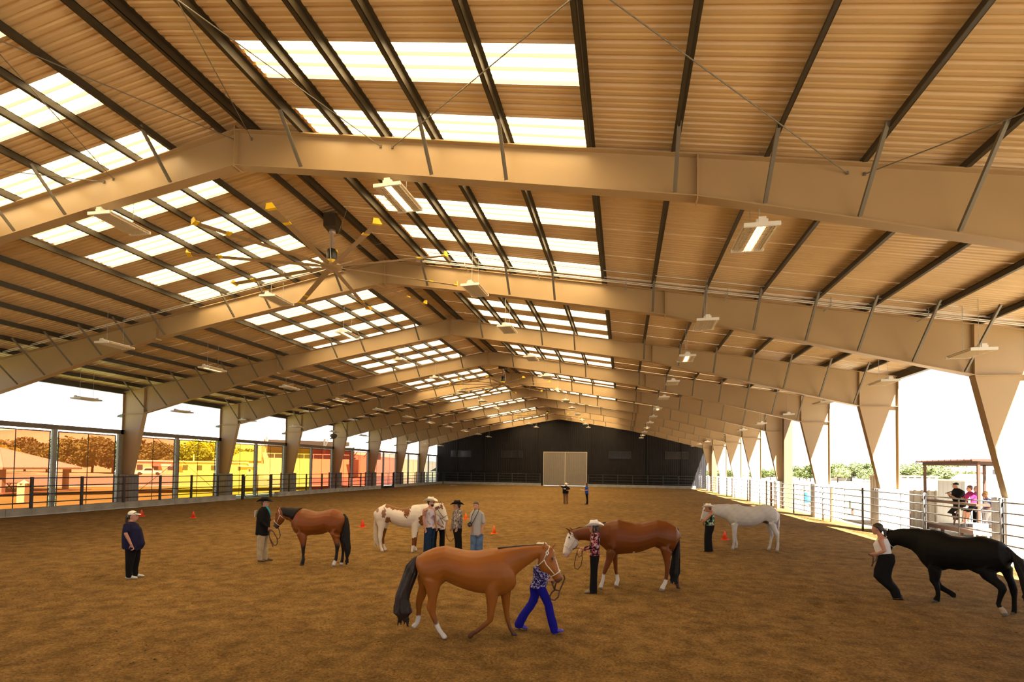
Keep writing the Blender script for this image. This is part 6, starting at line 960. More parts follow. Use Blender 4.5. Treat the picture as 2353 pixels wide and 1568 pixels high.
def horse(key, label, coatf, tailm, mane, halter, mat_, hold=None):
    d = HORSE[key]; root = thing('horse', label, 'horse', (d['loc'][0], d['loc'][1], 0), d['rz'], None)
    m = MB(); R = {k: [vring(r) for r in d[k]] for k in ('trunk', 'neck', 'head', 'tail')}
    ring_chain(m, R['trunk'], 18); ring_chain(m, R['neck'], 16, 0.3); ring_chain(m, R['head'], 16, 0.5)
    # bridge between poll and neck, and shoulders / thighs on both sides
    ring_chain(m, [R['neck'][-1], R['head'][0], lerp_ring(R['head'], 0.6)], 14, 0.3)
    fd = 1 if R['head'][-1][0].x > R['trunk'][0][0].x else -1
    LR = {}
    for k, rows in d['legs'].items():
        L_ = [vring(r) for r in rows]; LR[k] = L_; ring_chain(m, L_, 12, 0.25)
        s = -1 if k[1] == 'n' else 1
        if k[0] == 'h':
            c = lerp_ring(R['trunk'], 1.7)[0]; ring_chain(m, [(c + Vector((0, s * 0.07, 0.02)), Vector((0.20, 0, 0.0)), Vector((0, 0.155, 0))), ((c + L_[0][0]) / 2 + Vector((0, s * 0.02, 0)), Vector((0.20, 0, 0)), Vector((0, 0.15, 0))), (L_[0][0], L_[0][1], L_[0][2] * 1.05), L_[1]], 12, 0.4)
        else:
            c = lerp_ring(R['trunk'], 8.0)[0]; ring_chain(m, [(c + Vector((0, s * 0.10, 0.1)), Vector((0.15, 0, 0.03)), Vector((0, 0.115, 0))), ((c + L_[0][0]) / 2 + Vector((0, s * 0.05, 0)), Vector((0.15, 0, 0)), Vector((0, 0.12, 0))), (L_[0][0], L_[0][1], L_[0][2] * 1.05), L_[1]], 12, 0.4)
    for base, tip in d['ears']:
        b, t = Vector((base[0], base[2], base[1])), Vector((tip[0], tip[2], tip[1])); ax = (t - b)
        side = Vector((0, 1, 0)); fw = ax.cross(side).normalized()
        ring_chain(m, [(b - ax * 0.25, fw * 0.026, side * 0.034), (b + ax * 0.3, fw * 0.022, side * 0.036), (b + ax * 0.65, fw * 0.016, side * 0.025), (t, fw * 0.006, side * 0.008)], 8, 0.5)
    for s in (-1, 1):                                          # nostril wings, cheek, eye socket
        for t_, th, r in ((4.9, 0.9, 0.028), (1.6, 1.0, 0.034)):
            p = surf(lerp_ring(R['head'], t_), s * th, 0.86); limb(m, [p - Vector((0.02, 0, 0)), p + Vector((0.02, 0, 0))], [r, r], 8)
    me = fuse(m, 'body', 0.0165, 6)
    V = verts_np(me); ctx = dict(V=V, d=d, R=R, LR=LR, fd=fd)
    ctx['legt'] = {}; 
    for k, L_ in LR.items():
        best = np.full(len(V), 9.0); tt = np.zeros(len(V))
        for i in range(len(L_) - 1):
            a, b = np.array(L_[i][0]), np.array(L_[i + 1][0]); ab = b - a; u = np.clip(((V - a) @ ab) / (ab @ ab), 0, 1)
            dist = np.linalg.norm(V - (a + u[:, None] * ab), axis=1); w = dist < best; best[w] = dist[w]; tt[w] = (i + u[w]) / (len(L_) - 1)
        ctx['legt'][k] = (best, tt)
    hc = np.full(len(V), 9.0); ht_ = np.zeros(len(V))
    for i in range(len(R['head']) - 1):
        a, b = np.array(R['head'][i][0]), np.array(R['head'][i + 1][0]); ab = b - a; u = np.clip(((V - a) @ ab) / (ab @ ab), 0, 1)
        dist = np.linalg.norm(V - (a + u[:, None] * ab), axis=1); w = dist < hc; hc[w] = dist[w]; ht_[w] = i + u[w]
    ctx['headd'], ctx['headt'] = hc, ht_
    ax = np.array(R['head'][2][1]); ax /= np.linalg.norm(ax); ctx['front'] = np.clip(((V - np.array(R['head'][2][0])) @ ax) / 0.16, -1, 2)
    paint(me, np.clip(coatf(ctx), 0.002, 0.9)); me.materials.clear(); me.materials.append(mat_)
    link('body', me, root)
    for s in (-1, 1):
        p = surf(lerp_ring(R['head'], 1.62), s * 0.98, 1.04)
        link('eye', MB().lathe([(0.006, -0.024), (0.018, -0.015), (0.024, 0), (0.018, 0.015), (0.006, 0.024)], n=10).mesh('eye', EYEM, True), root, p)
        p = surf(lerp_ring(R['head'], 5.15), s * 0.85, 1.0)
        link('nostril', MB().lathe([(0.003, -0.016), (0.009, -0.01), (0.011, 0), (0.009, 0.01), (0.003, 0.016)], n=8).mesh('nostril', EYEM, True), root, p)
    # tail: a tapered hank with loose strands
    tm = MB(); ring_chain(tm, [(c, a * 0.8, b * 0.8) for c, a, b in sharp(R['tail'])], 12, 0.4); rn = random.Random(len(key) * 13)
    if len(R['tail']) > 4:
        for q in range(44):
            th = rn.uniform(0, 6.28); pts = []
            for i in range(1, len(R['tail'])): pts.append(surf(R['tail'][i], th, rn.uniform(0.5, 0.7) if i == 1 else rn.uniform(0.78, 1.08)))
            pts.append(pts[-1] + Vector((rn.uniform(-0.05, 0.05), 0, -rn.uniform(0.02, 0.20)))); limb(tm, pts, [0.014] * (len(pts) - 1) + [0.004], 5)
    tl = fuse(tm, 'tail', 0.0115, 1); tl.materials.clear(); tl.materials.append(tailm); link('tail', tl, root)
    # mane
    mm, t0, t1 = mane
    NR = sharp(R['neck'][1:] + [R['head'][0]]); mb = MB(); rows = []
    for i, rg in enumerate(NR):
        row = []
        for j in range(7):
            th = t0 + (t1 - t0) * j / 6; k = 1.06 + 0.03 * math.sin(i * 2.1 + j); p = surf(rg, th, k) + Vector((0.012 * math.sin(i * 5 + j), 0, 0)); row.append(p)
        rows.append(row)
    v = []; f = []; n = len(rows)
    for lay in (1.0, 0.86):
        for rg, row in zip(NR, rows): v += [rg[0] + (p - rg[0]) * lay for p in row]
    N7 = n * 7
    for i in range(n - 1):
        for j in range(6):
            a = i * 7 + j; f += [(a, a + 1, a + 8, a + 7), (N7 + a, N7 + a + 7, N7 + a + 8, N7 + a + 1)]
    for i in range(n - 1):
        for j in (0, 6): a = i * 7 + j; f.append((a, a + 7, N7 + a + 7, N7 + a))
    for j in range(6):
        for i in (0, n - 1): a = i * 7 + j; f.append((a, a + 1, N7 + a + 1, N7 + a))
    link('mane', mb.add(v, f).mesh('mane', mm, True), root)
    # halter
    if halter:
        hm, concho, wd = halter; hb = MB(); H_ = R['head']
        nose = [surf(lerp_ring(H_, 3.45), 2 * math.pi * i / 16, 1.05) for i in range(17)]
        hl = tag(link('halter', None, root), 'show halter strapped round the head')
        def strap(nm, pts, w): link(nm, MB().tube(pts, w, 6).mesh(nm, hm, True), hl)
        strap('noseband', nose, wd)
        for s in (-1, 1):
            strap('cheek_strap', [surf(lerp_ring(H_, t), s * 1.75, 1.04) for t in (3.45, 2.6, 1.7, 1.0)], wd)
            strap('crown_strap', [surf(lerp_ring(H_, t), s * th, 1.06) for t, th in ((1.0, 1.75), (0.75, 1.3), (0.55, 0.7), (0.45, 0.0))], wd)
        strap('throat_strap', [surf(lerp_ring(H_, 1.1), th, 1.05) for th in [1.75 + i * (2 * math.pi - 3.5) / 8 for i in range(9)]], wd * 0.8)
        if concho:
            for s in (-1, 1):
                p = surf(lerp_ring(H_, 0.72), s * 1.2, 1.10); c = concho * fd
                ln = MB().prism([(0, 0.045), (0.03, 0), (0, -0.045), (-0.03, 0)], 'y', -0.008, 0.008); link('concho', ln.mesh('concho', MATS['paper_white'] if concho > 0 else SILVER), hl, p)
                link('concho_centre', MB().prism([(0, 0.02), (0.012, 0), (0, -0.02), (-0.012, 0)], 'y', -0.012, 0.012).mesh('concho_centre', LEATHER), hl, p)
    return root
def socks(c, ctx, spec, base_dark=None):
    for k, (best, t) in ctx['legt'].items():
        near = (best < 0.10) & (ctx['V'][:, 2] < 0.85)
        w = wob(ctx['V'], 22, 1.0) * 0.012
        if base_dark: c = mixc(c, sstep(base_dark[1], base_dark[2], t + w) * near, base_dark[0])
        if k in spec: c = mixc(c, sstep(spec[k] - 0.015, spec[k] + 0.015, t + w) * near, (0.62, 0.59, 0.55))
        c = mixc(c, ((t > 0.935) & near).astype(float), (0.26, 0.19, 0.13) if k in spec else (0.05, 0.04, 0.035))
    return c
def shade(ctx, col, amt=0.14):
    V = ctx['V']; c = np.tile(np.array(col, float), (len(V), 1)); return c * (1 + amt * wob(V, 3.2, 2.0) * 0.4)[:, None]
def head_mask(ctx, r=0.17): return (ctx['headd'] < r) & (ctx['headt'] > 0.05)
def c_chestnut(x):
    c = shade(x, (0.25, 0.080, 0.010)); V = x['V']; hm = head_mask(x, 0.15)
    c = socks(c, x, {'hn': 0.60, 'hf': 0.52}, ((0.10, 0.035, 0.012), 0.45, 0.7))
    yy = np.abs(V[:, 1]); c = mixc(c, (hm & (x['front'] > 0.42) & (yy < 0.040) & (x['headt'] > 1.0)).astype(float), (0.66, 0.62, 0.58))
    return mixc(c, (sstep(4.1, 4.8, x['headt']) * hm) * 0.8, (0.06, 0.035, 0.03))
def c_bay(x):
    c = shade(x, (0.17, 0.046, 0.006)); hm = head_mask(x, 0.15)
    c = socks(c, x, {'hn': 0.80, 'hf': 0.86}, ((0.010, 0.008, 0.008), 0.22, 0.40))
    c = mixc(c, sstep(3.4, 4.3, x['headt']) * hm, (0.045, 0.038, 0.032))
    return c
def c_paint(x):
    V = x['V']; c = np.tile(np.array((0.66, 0.60, 0.55)), (len(V), 1)); BR = (0.17, 0.058, 0.014); hm = head_mask(x, 0.15)
    R = x['R']; top_z = np.interp(V[:, 0], [r[0].x + r[1].x for r in R['trunk']], [r[0].z + r[1].z for r in R['trunk']])
    w = wob(V, 13, 3.0) * 0.022; x0, x1 = R['trunk'][2][0].x, R['trunk'][7][0].x
    tr = (V[:, 0] > x0 + 0.05) & (V[:, 0] < x1 - 0.02) & (V[:, 2] > 0.9)
    c = mixc(c, (tr & (V[:, 2] > top_z - 0.075 + w)).astype(float), BR)
    def blob(cx, cz, rx, rz, k=0.35, col=BR, ymax=0.05):
        nonlocal c
        e = ((V[:, 0] - cx) / rx) ** 2 + ((V[:, 2] - cz) / rz) ** 2 + wob(V, 24, cx * 9) * k; c = mixc(c, ((e < 1) & (V[:, 1] < ymax)).astype(float), col)
    T6 = R['trunk'][6]; blob(T6[0].x + 0.02, T6[0].z + 0.20, 0.10, 0.17); T2 = R['trunk'][2]; blob(T2[0].x + 0.03, T2[0].z + 0.09, 0.075, 0.15, 0.4, (0.24, 0.12, 0.08)); blob(T2[0].x + 0.17, T2[0].z - 0.15, 0.09, 0.13, 0.4, (0.24, 0.10, 0.05)); blob(R['trunk'][1][0].x + 0.02, T2[0].z + 0.17, 0.05, 0.08, 0.6, (0.25, 0.13, 0.10))
    T9 = R['trunk'][9]; blob(T9[0].x + 0.03, T9[0].z - 0.12, 0.10, 0.17, 0.4, BR, 0.3)
    for k, (best, t) in x['legt'].items():
        near = (best < 0.10) & (V[:, 2] < 0.8); ww = wob(V, 20, 5) * 0.03
        if k in ('ff', 'hf'): c = mixc(c, (near & (t + ww > 0.12) & (t + ww < 0.62)).astype(float), BR)
        if k == 'fn': c = mixc(c, (near & (t + ww > 0.34) & (t + ww < 0.6)).astype(float), BR)
        c = mixc(c, ((t > 0.94) & near).astype(float), (0.36, 0.27, 0.2))
    c = mixc(c, (hm & (x['headt'] < 1.35 + wob(V, 25, 1) * 0.12) & (x['headt'] > 0.1)).astype(float), BR)
    ear = V[:, 2] > R['head'][0][0].z + R['head'][0][1].z + 0.005; c = mixc(c, (ear & (np.abs(V[:, 0] - R['head'][0][0].x) < 0.2)).astype(float), (0.09, 0.03, 0.012))
    return mixc(c, sstep(4.6, 5.3, x['headt']) * hm * 0.6, (0.5, 0.30, 0.27))
def c_sorrel(x):
    c = shade(x, (0.135, 0.036, 0.005)); V = x['V']; hm = head_mask(x, 0.16)
    c = socks(c, x, {'fn': 0.50, 'ff': 0.52, 'hn': 0.66}, ((0.09, 0.026, 0.010), 0.4, 0.7))
    face = hm & (x['headt'] > 1.15 - x['front'] * 0.35 + wob(V, 24, 2) * 0.05) & (x['front'] > -0.9)
    c = mixc(c, face.astype(float), (0.66, 0.62, 0.60))
    c = mixc(c, sstep(4.3, 5.0, x['headt']) * hm * 0.7, (0.52, 0.30, 0.26))
    T4 = x['R']['trunk'][6]; e = np.hypot(V[:, 0] - T4[0].x - 0.02, V[:, 2] - (T4[0].z - T4[1].length * 0.86)); return mixc(c, (e < 0.022).astype(float), (0.6, 0.58, 0.55))
def c_grey(x):
    V = x['V']; c = np.tile(np.array((0.46, 0.455, 0.465)), (len(V), 1)); hm = head_mask(x, 0.15)
    c *= (1 - 0.10 * sstep(0.8, 1.6, wob(V, 60, 4)) - 0.05 * wob(V, 7, 1))[:, None]
    c = mixc(c, sstep(4.4, 5.2, x['headt']) * hm * 0.8, (0.12, 0.11, 0.115))
    for k, (best, t) in x['legt'].items(): c = mixc(c, ((t > 0.94) & (best < 0.1)).astype(float), (0.30, 0.26, 0.22))
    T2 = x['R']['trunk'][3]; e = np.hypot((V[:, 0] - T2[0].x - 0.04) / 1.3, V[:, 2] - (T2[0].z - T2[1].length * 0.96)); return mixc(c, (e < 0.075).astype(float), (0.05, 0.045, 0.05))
def c_black(x):
    V = x['V']; c = np.tile(np.array((0.0045, 0.0043, 0.0045)), (len(V), 1))
    for k, (best, t) in x['legt'].items():
        c = mixc(c, ((t > 0.93) & (best < 0.12) & (V[:, 2] < 0.35)).astype(float), (0.14, 0.13, 0.12))
        if k == 'hn': c = mixc(c, ((t > 0.74) & (t < 0.93) & (best < 0.12) & (V[:, 2] < 0.35)).astype(float), (0.34, 0.27, 0.21))
    return c
horse('chestnut', 'chestnut horse with two white hind legs and dark tail, walking right nearest the camera', c_chestnut, HAIRR, (HAIRR, -0.25, 1.2), (SILVER, 1, 0.010), COAT)
horse('bay', 'bay horse with black mane, tail and legs facing the man in the black jacket', c_bay, HAIRB, (HAIRB, 0.35, -1.95), (SILVER, 0, 0.007), COAT)
horse('paint', 'white pinto horse with brown patches standing behind the man in the tank top', c_paint, HAIRW, (HAIRW, 0.6, -0.15), (LEATHER, 1, 0.008), COAT)
horse('sorrel', 'dark sorrel horse with white face and socks, held by the girl in the white hat', c_sorrel, HAIRB, (HAIRR, -0.2, 0.9), (SILVER, 1, 0.008), COAT)
horse('grey', 'white grey horse standing near the right fence behind the woman in the floral top', c_grey, HAIRG, (HAIRG, -0.15, 0.7), (SILVER, 0, 0.006), COAT)
horse('black', 'black horse trotting behind the running woman at the right edge', c_black, HAIRB, (HAIRB, -0.15, 0.6), (SILVER, 1, 0.008), BLACKC)

# ------------------------------------------------------------------ people
SKIN = {'fair': mat('fair_skin', (0.46, 0.225, 0.155), 0.55), 'tan': mat('tanned_skin', (0.36, 0.16, 0.085), 0.55)}
LIP = mat('lips', (0.28, 0.07, 0.06), 0.5)
def cloth(n, c, **k): return mat(n + '_cloth', c, 0.85, spec=0.15, **k)
def pattern(name, cols, scale, kind='VORONOI'):
    if name in MATS: return MATS[name]
    m_ = mat(name, cols[0], 0.8, spec=0.15); nt = m_.node_tree; b = nt.nodes['Principled BSDF']; tc = nt.nodes.new('ShaderNodeTexCoord')
    n = nt.nodes.new('ShaderNodeTexNoise'); n.inputs['Scale'].default_value = scale; n.inputs['Detail'].default_value = 3; n.inputs['Roughness'].default_value = 0.6; nt.links.new(tc.outputs['Object'], n.inputs['Vector'])
    r = nt.nodes.new('ShaderNodeValToRGB'); r.color_ramp.interpolation = 'CONSTANT'; e = r.color_ramp.elements
    k = len(cols); e[0].position = 0.0; e[0].color = (*cols[0], 1); e[1].position = 0.44; e[1].color = (*cols[1], 1)
    for i in range(2, k): q = e.new(0.44 + 0.18 * (i - 1) / (k - 1)); q.color = (*cols[i], 1)
    nt.links.new(n.outputs['Fac'], r.inputs[0]); nt.links.new(r.outputs[0], b.inputs['Base Color']); return m_
def head_chain(m, C, F, S, U, s, voxel_only=True):
    prof = [(-0.118, 0.048, 0.026, 0.026), (-0.10, 0.038, 0.052, 0.043), (-0.07, 0.022, 0.076, 0.056), (-0.02, 0.008, 0.092, 0.068), (0.03, 0.0, 0.098, 0.076), (0.07, -0.006, 0.095, 0.075), (0.1, -0.01, 0.076, 0.06), (0.122, -0.012, 0.036, 0.03)]
    ring_chain(m, [(C + (U * z + F * f) * s, F * d * s, S * w * s) for z, f, d, w in prof], 16, 0.3)
    limb(m, [C + (F * 0.092 + U * 0.022) * s, C + (F * 0.116 - U * 0.028) * s, C + (F * 0.095 - U * 0.042) * s], [0.012 * s, 0.017 * s, 0.014 * s], 8)     # nose
    limb(m, [C + (F * 0.098 - U * 0.066) * s - S * 0.02 * s, C + (F * 0.098 - U * 0.066) * s + S * 0.02 * s], [0.011 * s, 0.011 * s], 6)                       # lips
    for q in (-1, 1):
        limb(m, [C + (S * q * 0.076 - F * 0.012 + U * 0.018) * s, C + (S * q * 0.082 - F * 0.016 - U * 0.03) * s], [(0.008 * s, 0.018 * s), (0.008 * s, 0.013 * s)], 8)
def hand(m, w, tip, side, s, curl):
    """palm, four unequal bent fingers and a thumb from wrist w towards tip"""
    d = (tip - w); ln = 0.175 * s; d = d.normalized(); b = side - d * side.dot(d)
    if b.length < 0.1: b = Vector((0, 0, 1)).cross(d)
    b.normalize(); n = d.cross(b)                                    # b across the palm, n out of it
    ring_chain(m, [(w, b * 0.026 * s, n * 0.02 * s), (w + d * 0.05 * s, b * 0.040 * s, n * 0.016 * s), (w + d * 0.09 * s, b * 0.042 * s, n * 0.014 * s)], 10, 0.5)
    for i, (o, l) in enumerate(((-0.031, 0.066), (-0.011, 0.076), (0.010, 0.071), (0.030, 0.055))):
        p = w + d * 0.085 * s + b * o * s; pts = [p]; a = 0.0
        for q in range(3):
            a += curl * (0.5 + 0.25 * q); p = p + (d * math.cos(a) + n * math.sin(a)) * l * s * (0.45, 0.32, 0.25)[q]; pts.append(p)
        limb(m, pts, [0.0105 * s, 0.0095 * s, 0.0085 * s, 0.007 * s], 7)
    p = w + d * 0.03 * s - b * 0.03 * s; limb(m, [p, p + (d * 0.03 - b * 0.025 + n * 0.012) * s, p + (d * 0.058 - b * 0.03 + n * 0.03) * s], [0.013 * s, 0.011 * s, 0.008 * s], 7)
def cowboy_hat(root, C, F, S, U, m_, s, bandm, flat_=False, tilt=0.0):
    F2 = (F * math.cos(tilt) + U * math.sin(tilt)); U2 = (U * math.cos(tilt) - F * math.sin(tilt))
    B = C + U * 0.055 * s; v = []; n = 32; f = []
    for lay, dz in ((0, 0.0), (1, 0.008)):
        for rr in (0.075, 0.12, 0.165, 0.205):
            for j in range(n):
                th = 2 * math.pi * j / n; q = (rr - 0.075) / 0.13; lift = 0.075 * q ** 1.6 * math.sin(th) ** 2 - 0.022 * q * math.cos(th) ** 2
                v.append(B + (F2 * math.cos(th) * rr * 1.08 + S * math.sin(th) * rr * (0.98 - 0.12 * q) + U2 * (lift + dz)) * s)
    for lay in range(2):
        for i in range(3):
            for j in range(n): a = lay * 4 * n + i * n + j; b = lay * 4 * n + i * n + (j + 1) % n; f.append((a, b, b + n, a + n))
    for i in (0, 3):
        for j in range(n): a = i * n + j; b = i * n + (j + 1) % n; f.append((a, b, 4 * n + b, 4 * n + a))
    hat = tag(link('hat', None, root), None); link('brim', MB().add(v, f).mesh('brim', m_, True), hat)
    v = []; f = []; prof = [(0.0, 1.0), (0.03, 0.99), (0.075, 0.93), (0.105, 0.84), (0.118, 0.66)]
    for z, k in prof:
        for j in range(n):
            th = 2 * math.pi * j / n; cr = -0.025 * abs(math.cos(th)) ** 2 * 0 + (0.012 * abs(math.cos(th)) if z > 0.1 else 0)
            v.append(B + (F2 * math.cos(th) * 0.105 * k * (1.06 if z < 0.1 else 1.0) + S * math.sin(th) * 0.088 * k * (1 if z < 0.1 or flat_ else 0.8) + U2 * (z + cr)) * s)
    for i in range(len(prof) - 1):
        for j in range(n): a = i * n + j; b = i * n + (j + 1) % n; f.append((a, b, b + n, a + n))
    o = len(v); v.append(B + U2 * (0.118 if flat_ else 0.092) * s); f += [((len(prof) - 1) * n + j, (len(prof) - 1) * n + (j + 1) % n, o) for j in range(n)]
    link('crown', MB().add(v, f).mesh('crown', m_, True), hat)
    v = []; 
    for z in (0.004, 0.026):
        for j in range(n): th = 2 * math.pi * j / n; v.append(B + (F2 * math.cos(th) * 0.1145 + S * math.sin(th) * 0.0905 + U2 * z) * s)
    link('hat_band', MB().add(v, [(j, (j + 1) % n, n + (j + 1) % n, n + j) for j in range(n)]).mesh('hat_band', bandm, True), hat)
def person(key, label, shirt, pants, skin='fair', sleeve=1.0, hair=None, hairm=None, hat=None, boots=None, top='shirt', low='trousers', short=False, curl=0.45, glasses=None, shirt_loose=1.0, legm=None, belt=None):
    d = PEOPLE[key]; root = thing('person', label, 'person', (d['loc'][0], d['loc'][1], 0), d['rz']); SK = SKIN[skin]
    ph = math.radians(d['phi']); Ft = Vector((math.cos(ph), math.sin(ph), 0)); St = Vector((-math.sin(ph), math.cos(ph), 0)); hp_ = math.radians(d['hphi']); U = Vector((0, 0, 1))
    F = Vector((math.cos(hp_), math.sin(hp_), 0)); S = Vector((-math.sin(hp_), math.cos(hp_), 0)); C = Vector(d['head']); s = d['hs']
    T = [vring(r) for r in d['torso']]; LG = [[vring(r) for r in L_] for L_ in d['legs']]; ARM = [[Vector((p[0], p[2], p[1])) for p in a] for a in d['arms']]
    sc = lambda rs, k: [(c, a * k, b * k) for c, a, b in rs]
    # --- body
    m = MB(); head_chain(m, C, F, S, U, s)
    nb = T[0][0] + U * 0.0; limb(m, [C - U * 0.07 * s - F * 0.015 * s, (C + nb) / 2 - U * 0.02, nb - U * 0.03], [0.054 * s, 0.052 * s, 0.066 * s])
    ring_chain(m, sc(T, 0.90), 14, 0.2)
    for L_ in LG: ring_chain(m, sc(L_, 0.86), 12, 0.3)
    for c_, L_ in zip((T[-1], T[-1]), LG): ring_chain(m, [(T[-1][0], T[-1][1] * 0.85, T[-1][2] * 0.85), (L_[0][0], L_[0][1] * 0.85, L_[0][2] * 0.85)], 12, 0.3)
    for a, sd in zip(ARM, (-1, 1)):
        sh = T[1][0] + (a[0] - T[1][0]) * 0.5
        limb(m, [sh, a[0], (a[0] + a[1]) / 2, a[1], (a[1] * 0.6 + a[2] * 0.4), a[2]], [0.055, 0.052, 0.046, 0.039, 0.037, 0.026]); hand(m, a[2], a[3], Ft + Vector((0, 0, 0.3)), 0.95, curl)
    for ft in d['feet']:
        h_, t_ = Vector((ft[0], ft[4], ft[1] + 0.04)), Vector((ft[2], ft[4], ft[3] + 0.03)); limb(m, [h_ + (t_ - h_) * 0.1, t_ - (t_ - h_) * 0.12], [0.03, 0.026])
    me = fuse(m, 'body', 0.0088, 3); me.materials.clear(); me.materials.append(SK); link('body', me, root)
    # --- upper garment
    m = MB(); k0 = 1 if sleeve == 0 else 0; ring_chain(m, [(T[0][0], T[0][1] * 1.0, T[0][2] * 1.05)] + T[1:] if not k0 else [(T[1][0] + U * 0.01, T[1][1] * 0.86, T[1][2] * 0.9)] + T[2:], 16, 0.12)
    if sleeve > 0:
        for a in ARM:
            sh = T[1][0] + (a[0] - T[1][0]) * 0.45; pts = [sh, a[0]]; rad = [0.066, 0.064]
            if sleeve <= 0.5: e = a[0].lerp(a[1], sleeve * 2); pts += [a[0].lerp(e, 0.6), e]; rad += [0.064, 0.062]
            else: e = a[1].lerp(a[2], (sleeve - 0.5) * 2 * 0.97); pts += [a[0].lerp(a[1], 0.5), a[1], a[1].lerp(e, 0.5), e]; rad += [0.058, 0.052, 0.047, 0.041]
            limb(m, pts, rad, 12)
    else:
        for a in ARM: limb(m, [T[1][0] + (a[0] - T[1][0]) * 0.55 + U * 0.03, T[0][0] + (a[0] - T[0][0]) * 0.45 + U * 0.01, T[2][0].lerp(a[0], 0.4)], [0.028, 0.03, 0.03], 8)
    me = fuse(m, top, 0.0125, 3); me.materials.clear(); me.materials.append(shirt); link(top, me, root)
    # --- lower garment
    if pants:
        m = MB()
        for L_ in LG:
            LL = L_ if not short else L_[:2]
            ring_chain(m, [(T[-1][0] + U * 0.05, T[-1][1] * 0.86, T[-1][2] * 0.9)] + LL, 14, 0.08)
        me = fuse(m, low, 0.0125, 3); me.materials.clear(); me.materials.append(pants); link(low, me, root)
    if belt:
        rb = T[-1]; v = []; n = 20
        for z in (-0.03, 0.015): v += [rb[0] + Vector((0, 0, z)) + (rb[1] * math.cos(2 * math.pi * j / n) + rb[2] * math.sin(2 * math.pi * j / n)) * 1.03 for j in range(n)]
        link('belt', MB().add(v, [(j, (j + 1) % n, n + (j + 1) % n, n + j) for j in range(n)]).mesh('belt', belt, True), root)
    # --- footwear
    for ft, L_ in zip(d['feet'], LG):
        h_, t_ = Vector((ft[0], ft[4], ft[1])), Vector((ft[2], ft[4], ft[3])); dd = t_ - h_
        if dd.length < 0.16: dd = Ft * 0.20; h_ = (h_ + t_) / 2 - dd * 0.6 + Vector((0, 0, 0.0)); t_ = h_ + dd
        if dd.length > 0.31: dd = dd * (0.31 / dd.length); t_ = h_ + dd
        m = MB(); ax = dd.normalized(); sx = ax.cross(U).normalized(); up = sx.cross(ax)
        ring_chain(m, [(h_ + dd * q + up * z, sx * w, up * z * 0.98) for q, z, w in ((0.02, 0.040, 0.030), (0.2, 0.048, 0.036), (0.45, 0.044, 0.038), (0.7, 0.034, 0.045), (0.9, 0.027, 0.040), (1.0, 0.02, 0.022))], 12, 0.4)
        ank = L_[-1][0]; limb(m, [h_ + dd * 0.22 + up * 0.05, (h_ + dd * 0.22 + up * 0.05).lerp(Vector((ank.x, ank.y, ank.z)), 0.9)], [0.042, 0.044], 10)
        me = fuse(m, 'boot', 0.0095, 2); me.materials.clear(); me.materials.append(boots or BROWNL); link('boot', me, root)
    # --- face
    for q in (-1, 1):
        link('eye', MB().lathe([(0.002, -0.009), (0.0075, -0.006), (0.0095, 0), (0.0075, 0.006), (0.002, 0.009)], n=8).mesh('eye', EYEM, True), root, C + (F * 0.0935 + S * q * 0.031 + U * 0.017) * s)
    link('mouth', MB().tube([C + (F * 0.108 - S * 0.022 - U * 0.066) * s, C + (F * 0.1105 - U * 0.066) * s, C + (F * 0.108 + S * 0.022 - U * 0.066) * s], 0.0045, 6).mesh('mouth', LIP), root)
    if glasses:
        g = MB()
        for q in (-1, 1):
            c0 = C + (F * 0.108 + S * q * 0.033 + U * 0.015) * s
            g.add([c0 + (S * x * 0.026 + U * z * 0.018) * s for x, z in ((-1, -.6), (-.6, -1), (.6, -1), (1, -.6), (1, .7), (-1, .7))], [(0, 1, 2, 3, 4, 5)]); g.bar(C + (F * 0.105 + S * q * 0.06 + U * 0.024) * s, C + (-F * 0.01 + S * q * 0.082 + U * 0.024) * s, 0.005, 0.006)
        g.bar(C + (F * 0.108 - S * 0.06 + U * 0.026) * s, C + (F * 0.108 + S * 0.06 + U * 0.026) * s, 0.005, 0.006); link('glasses', g.mesh('glasses', glasses), root)
    # --- hair
    if hair:
        m = MB(); ring_chain(m, [(C + (U * z + F * f) * s, F * dd * s, S * w * s) for z, f, dd, w in (((-0.02, -0.06, 0.052, 0.08), (0.03, -0.03, 0.082, 0.085), (0.055, -0.015, 0.088, 0.076)) if hat else ((-0.02, -0.06, 0.052, 0.08), (0.03, -0.03, 0.082, 0.088), (0.07, -0.012, 0.102, 0.089), (0.108, -0.010, 0.096, 0.074), (0.140, -0.012, 0.048, 0.04)))], 14, 0.3)
        limb(m, [C + (-F * 0.055 - U * 0.0) * s, C + (-F * 0.055 - U * 0.06) * s], [(0.05 * s, 0.062 * s), (0.03 * s, 0.05 * s)], 10)
        if hair == 'ponytail': limb(m, [C + (-F * 0.08 + U * 0.03) * s, C + (-F * 0.135 - U * 0.02) * s, C + (-F * 0.14 - U * 0.11) * s, C + (-F * 0.12 - U * 0.2) * s], [0.03, 0.035, 0.03, 0.012], 9)
        if hair == 'long':
            limb(m, [C + (-F * 0.05 + U * 0.03) * s, C + (-F * 0.07 - U * 0.07) * s, C + (-F * 0.075 - U * 0.19) * s], [(0.06, 0.08), (0.05, 0.085), (0.03, 0.06)], 10)
            for q in (-1, 1): limb(m, [C + (S * q * 0.075 + U * 0.05) * s, C + (S * q * 0.08 + F * 0.01 - U * 0.06) * s, C + (S * q * 0.07 - U * 0.15) * s], [0.025, 0.028, 0.015], 8)
        if hair == 'bun': limb(m, [C + (-F * 0.09 - U * 0.02) * s, C + (-F * 0.13 - U * 0.04) * s], [0.035, 0.035], 9)
        me = fuse(m, 'hair', 0.009, 2); me.materials.clear(); me.materials.append(hairm); link('hair', me, root)
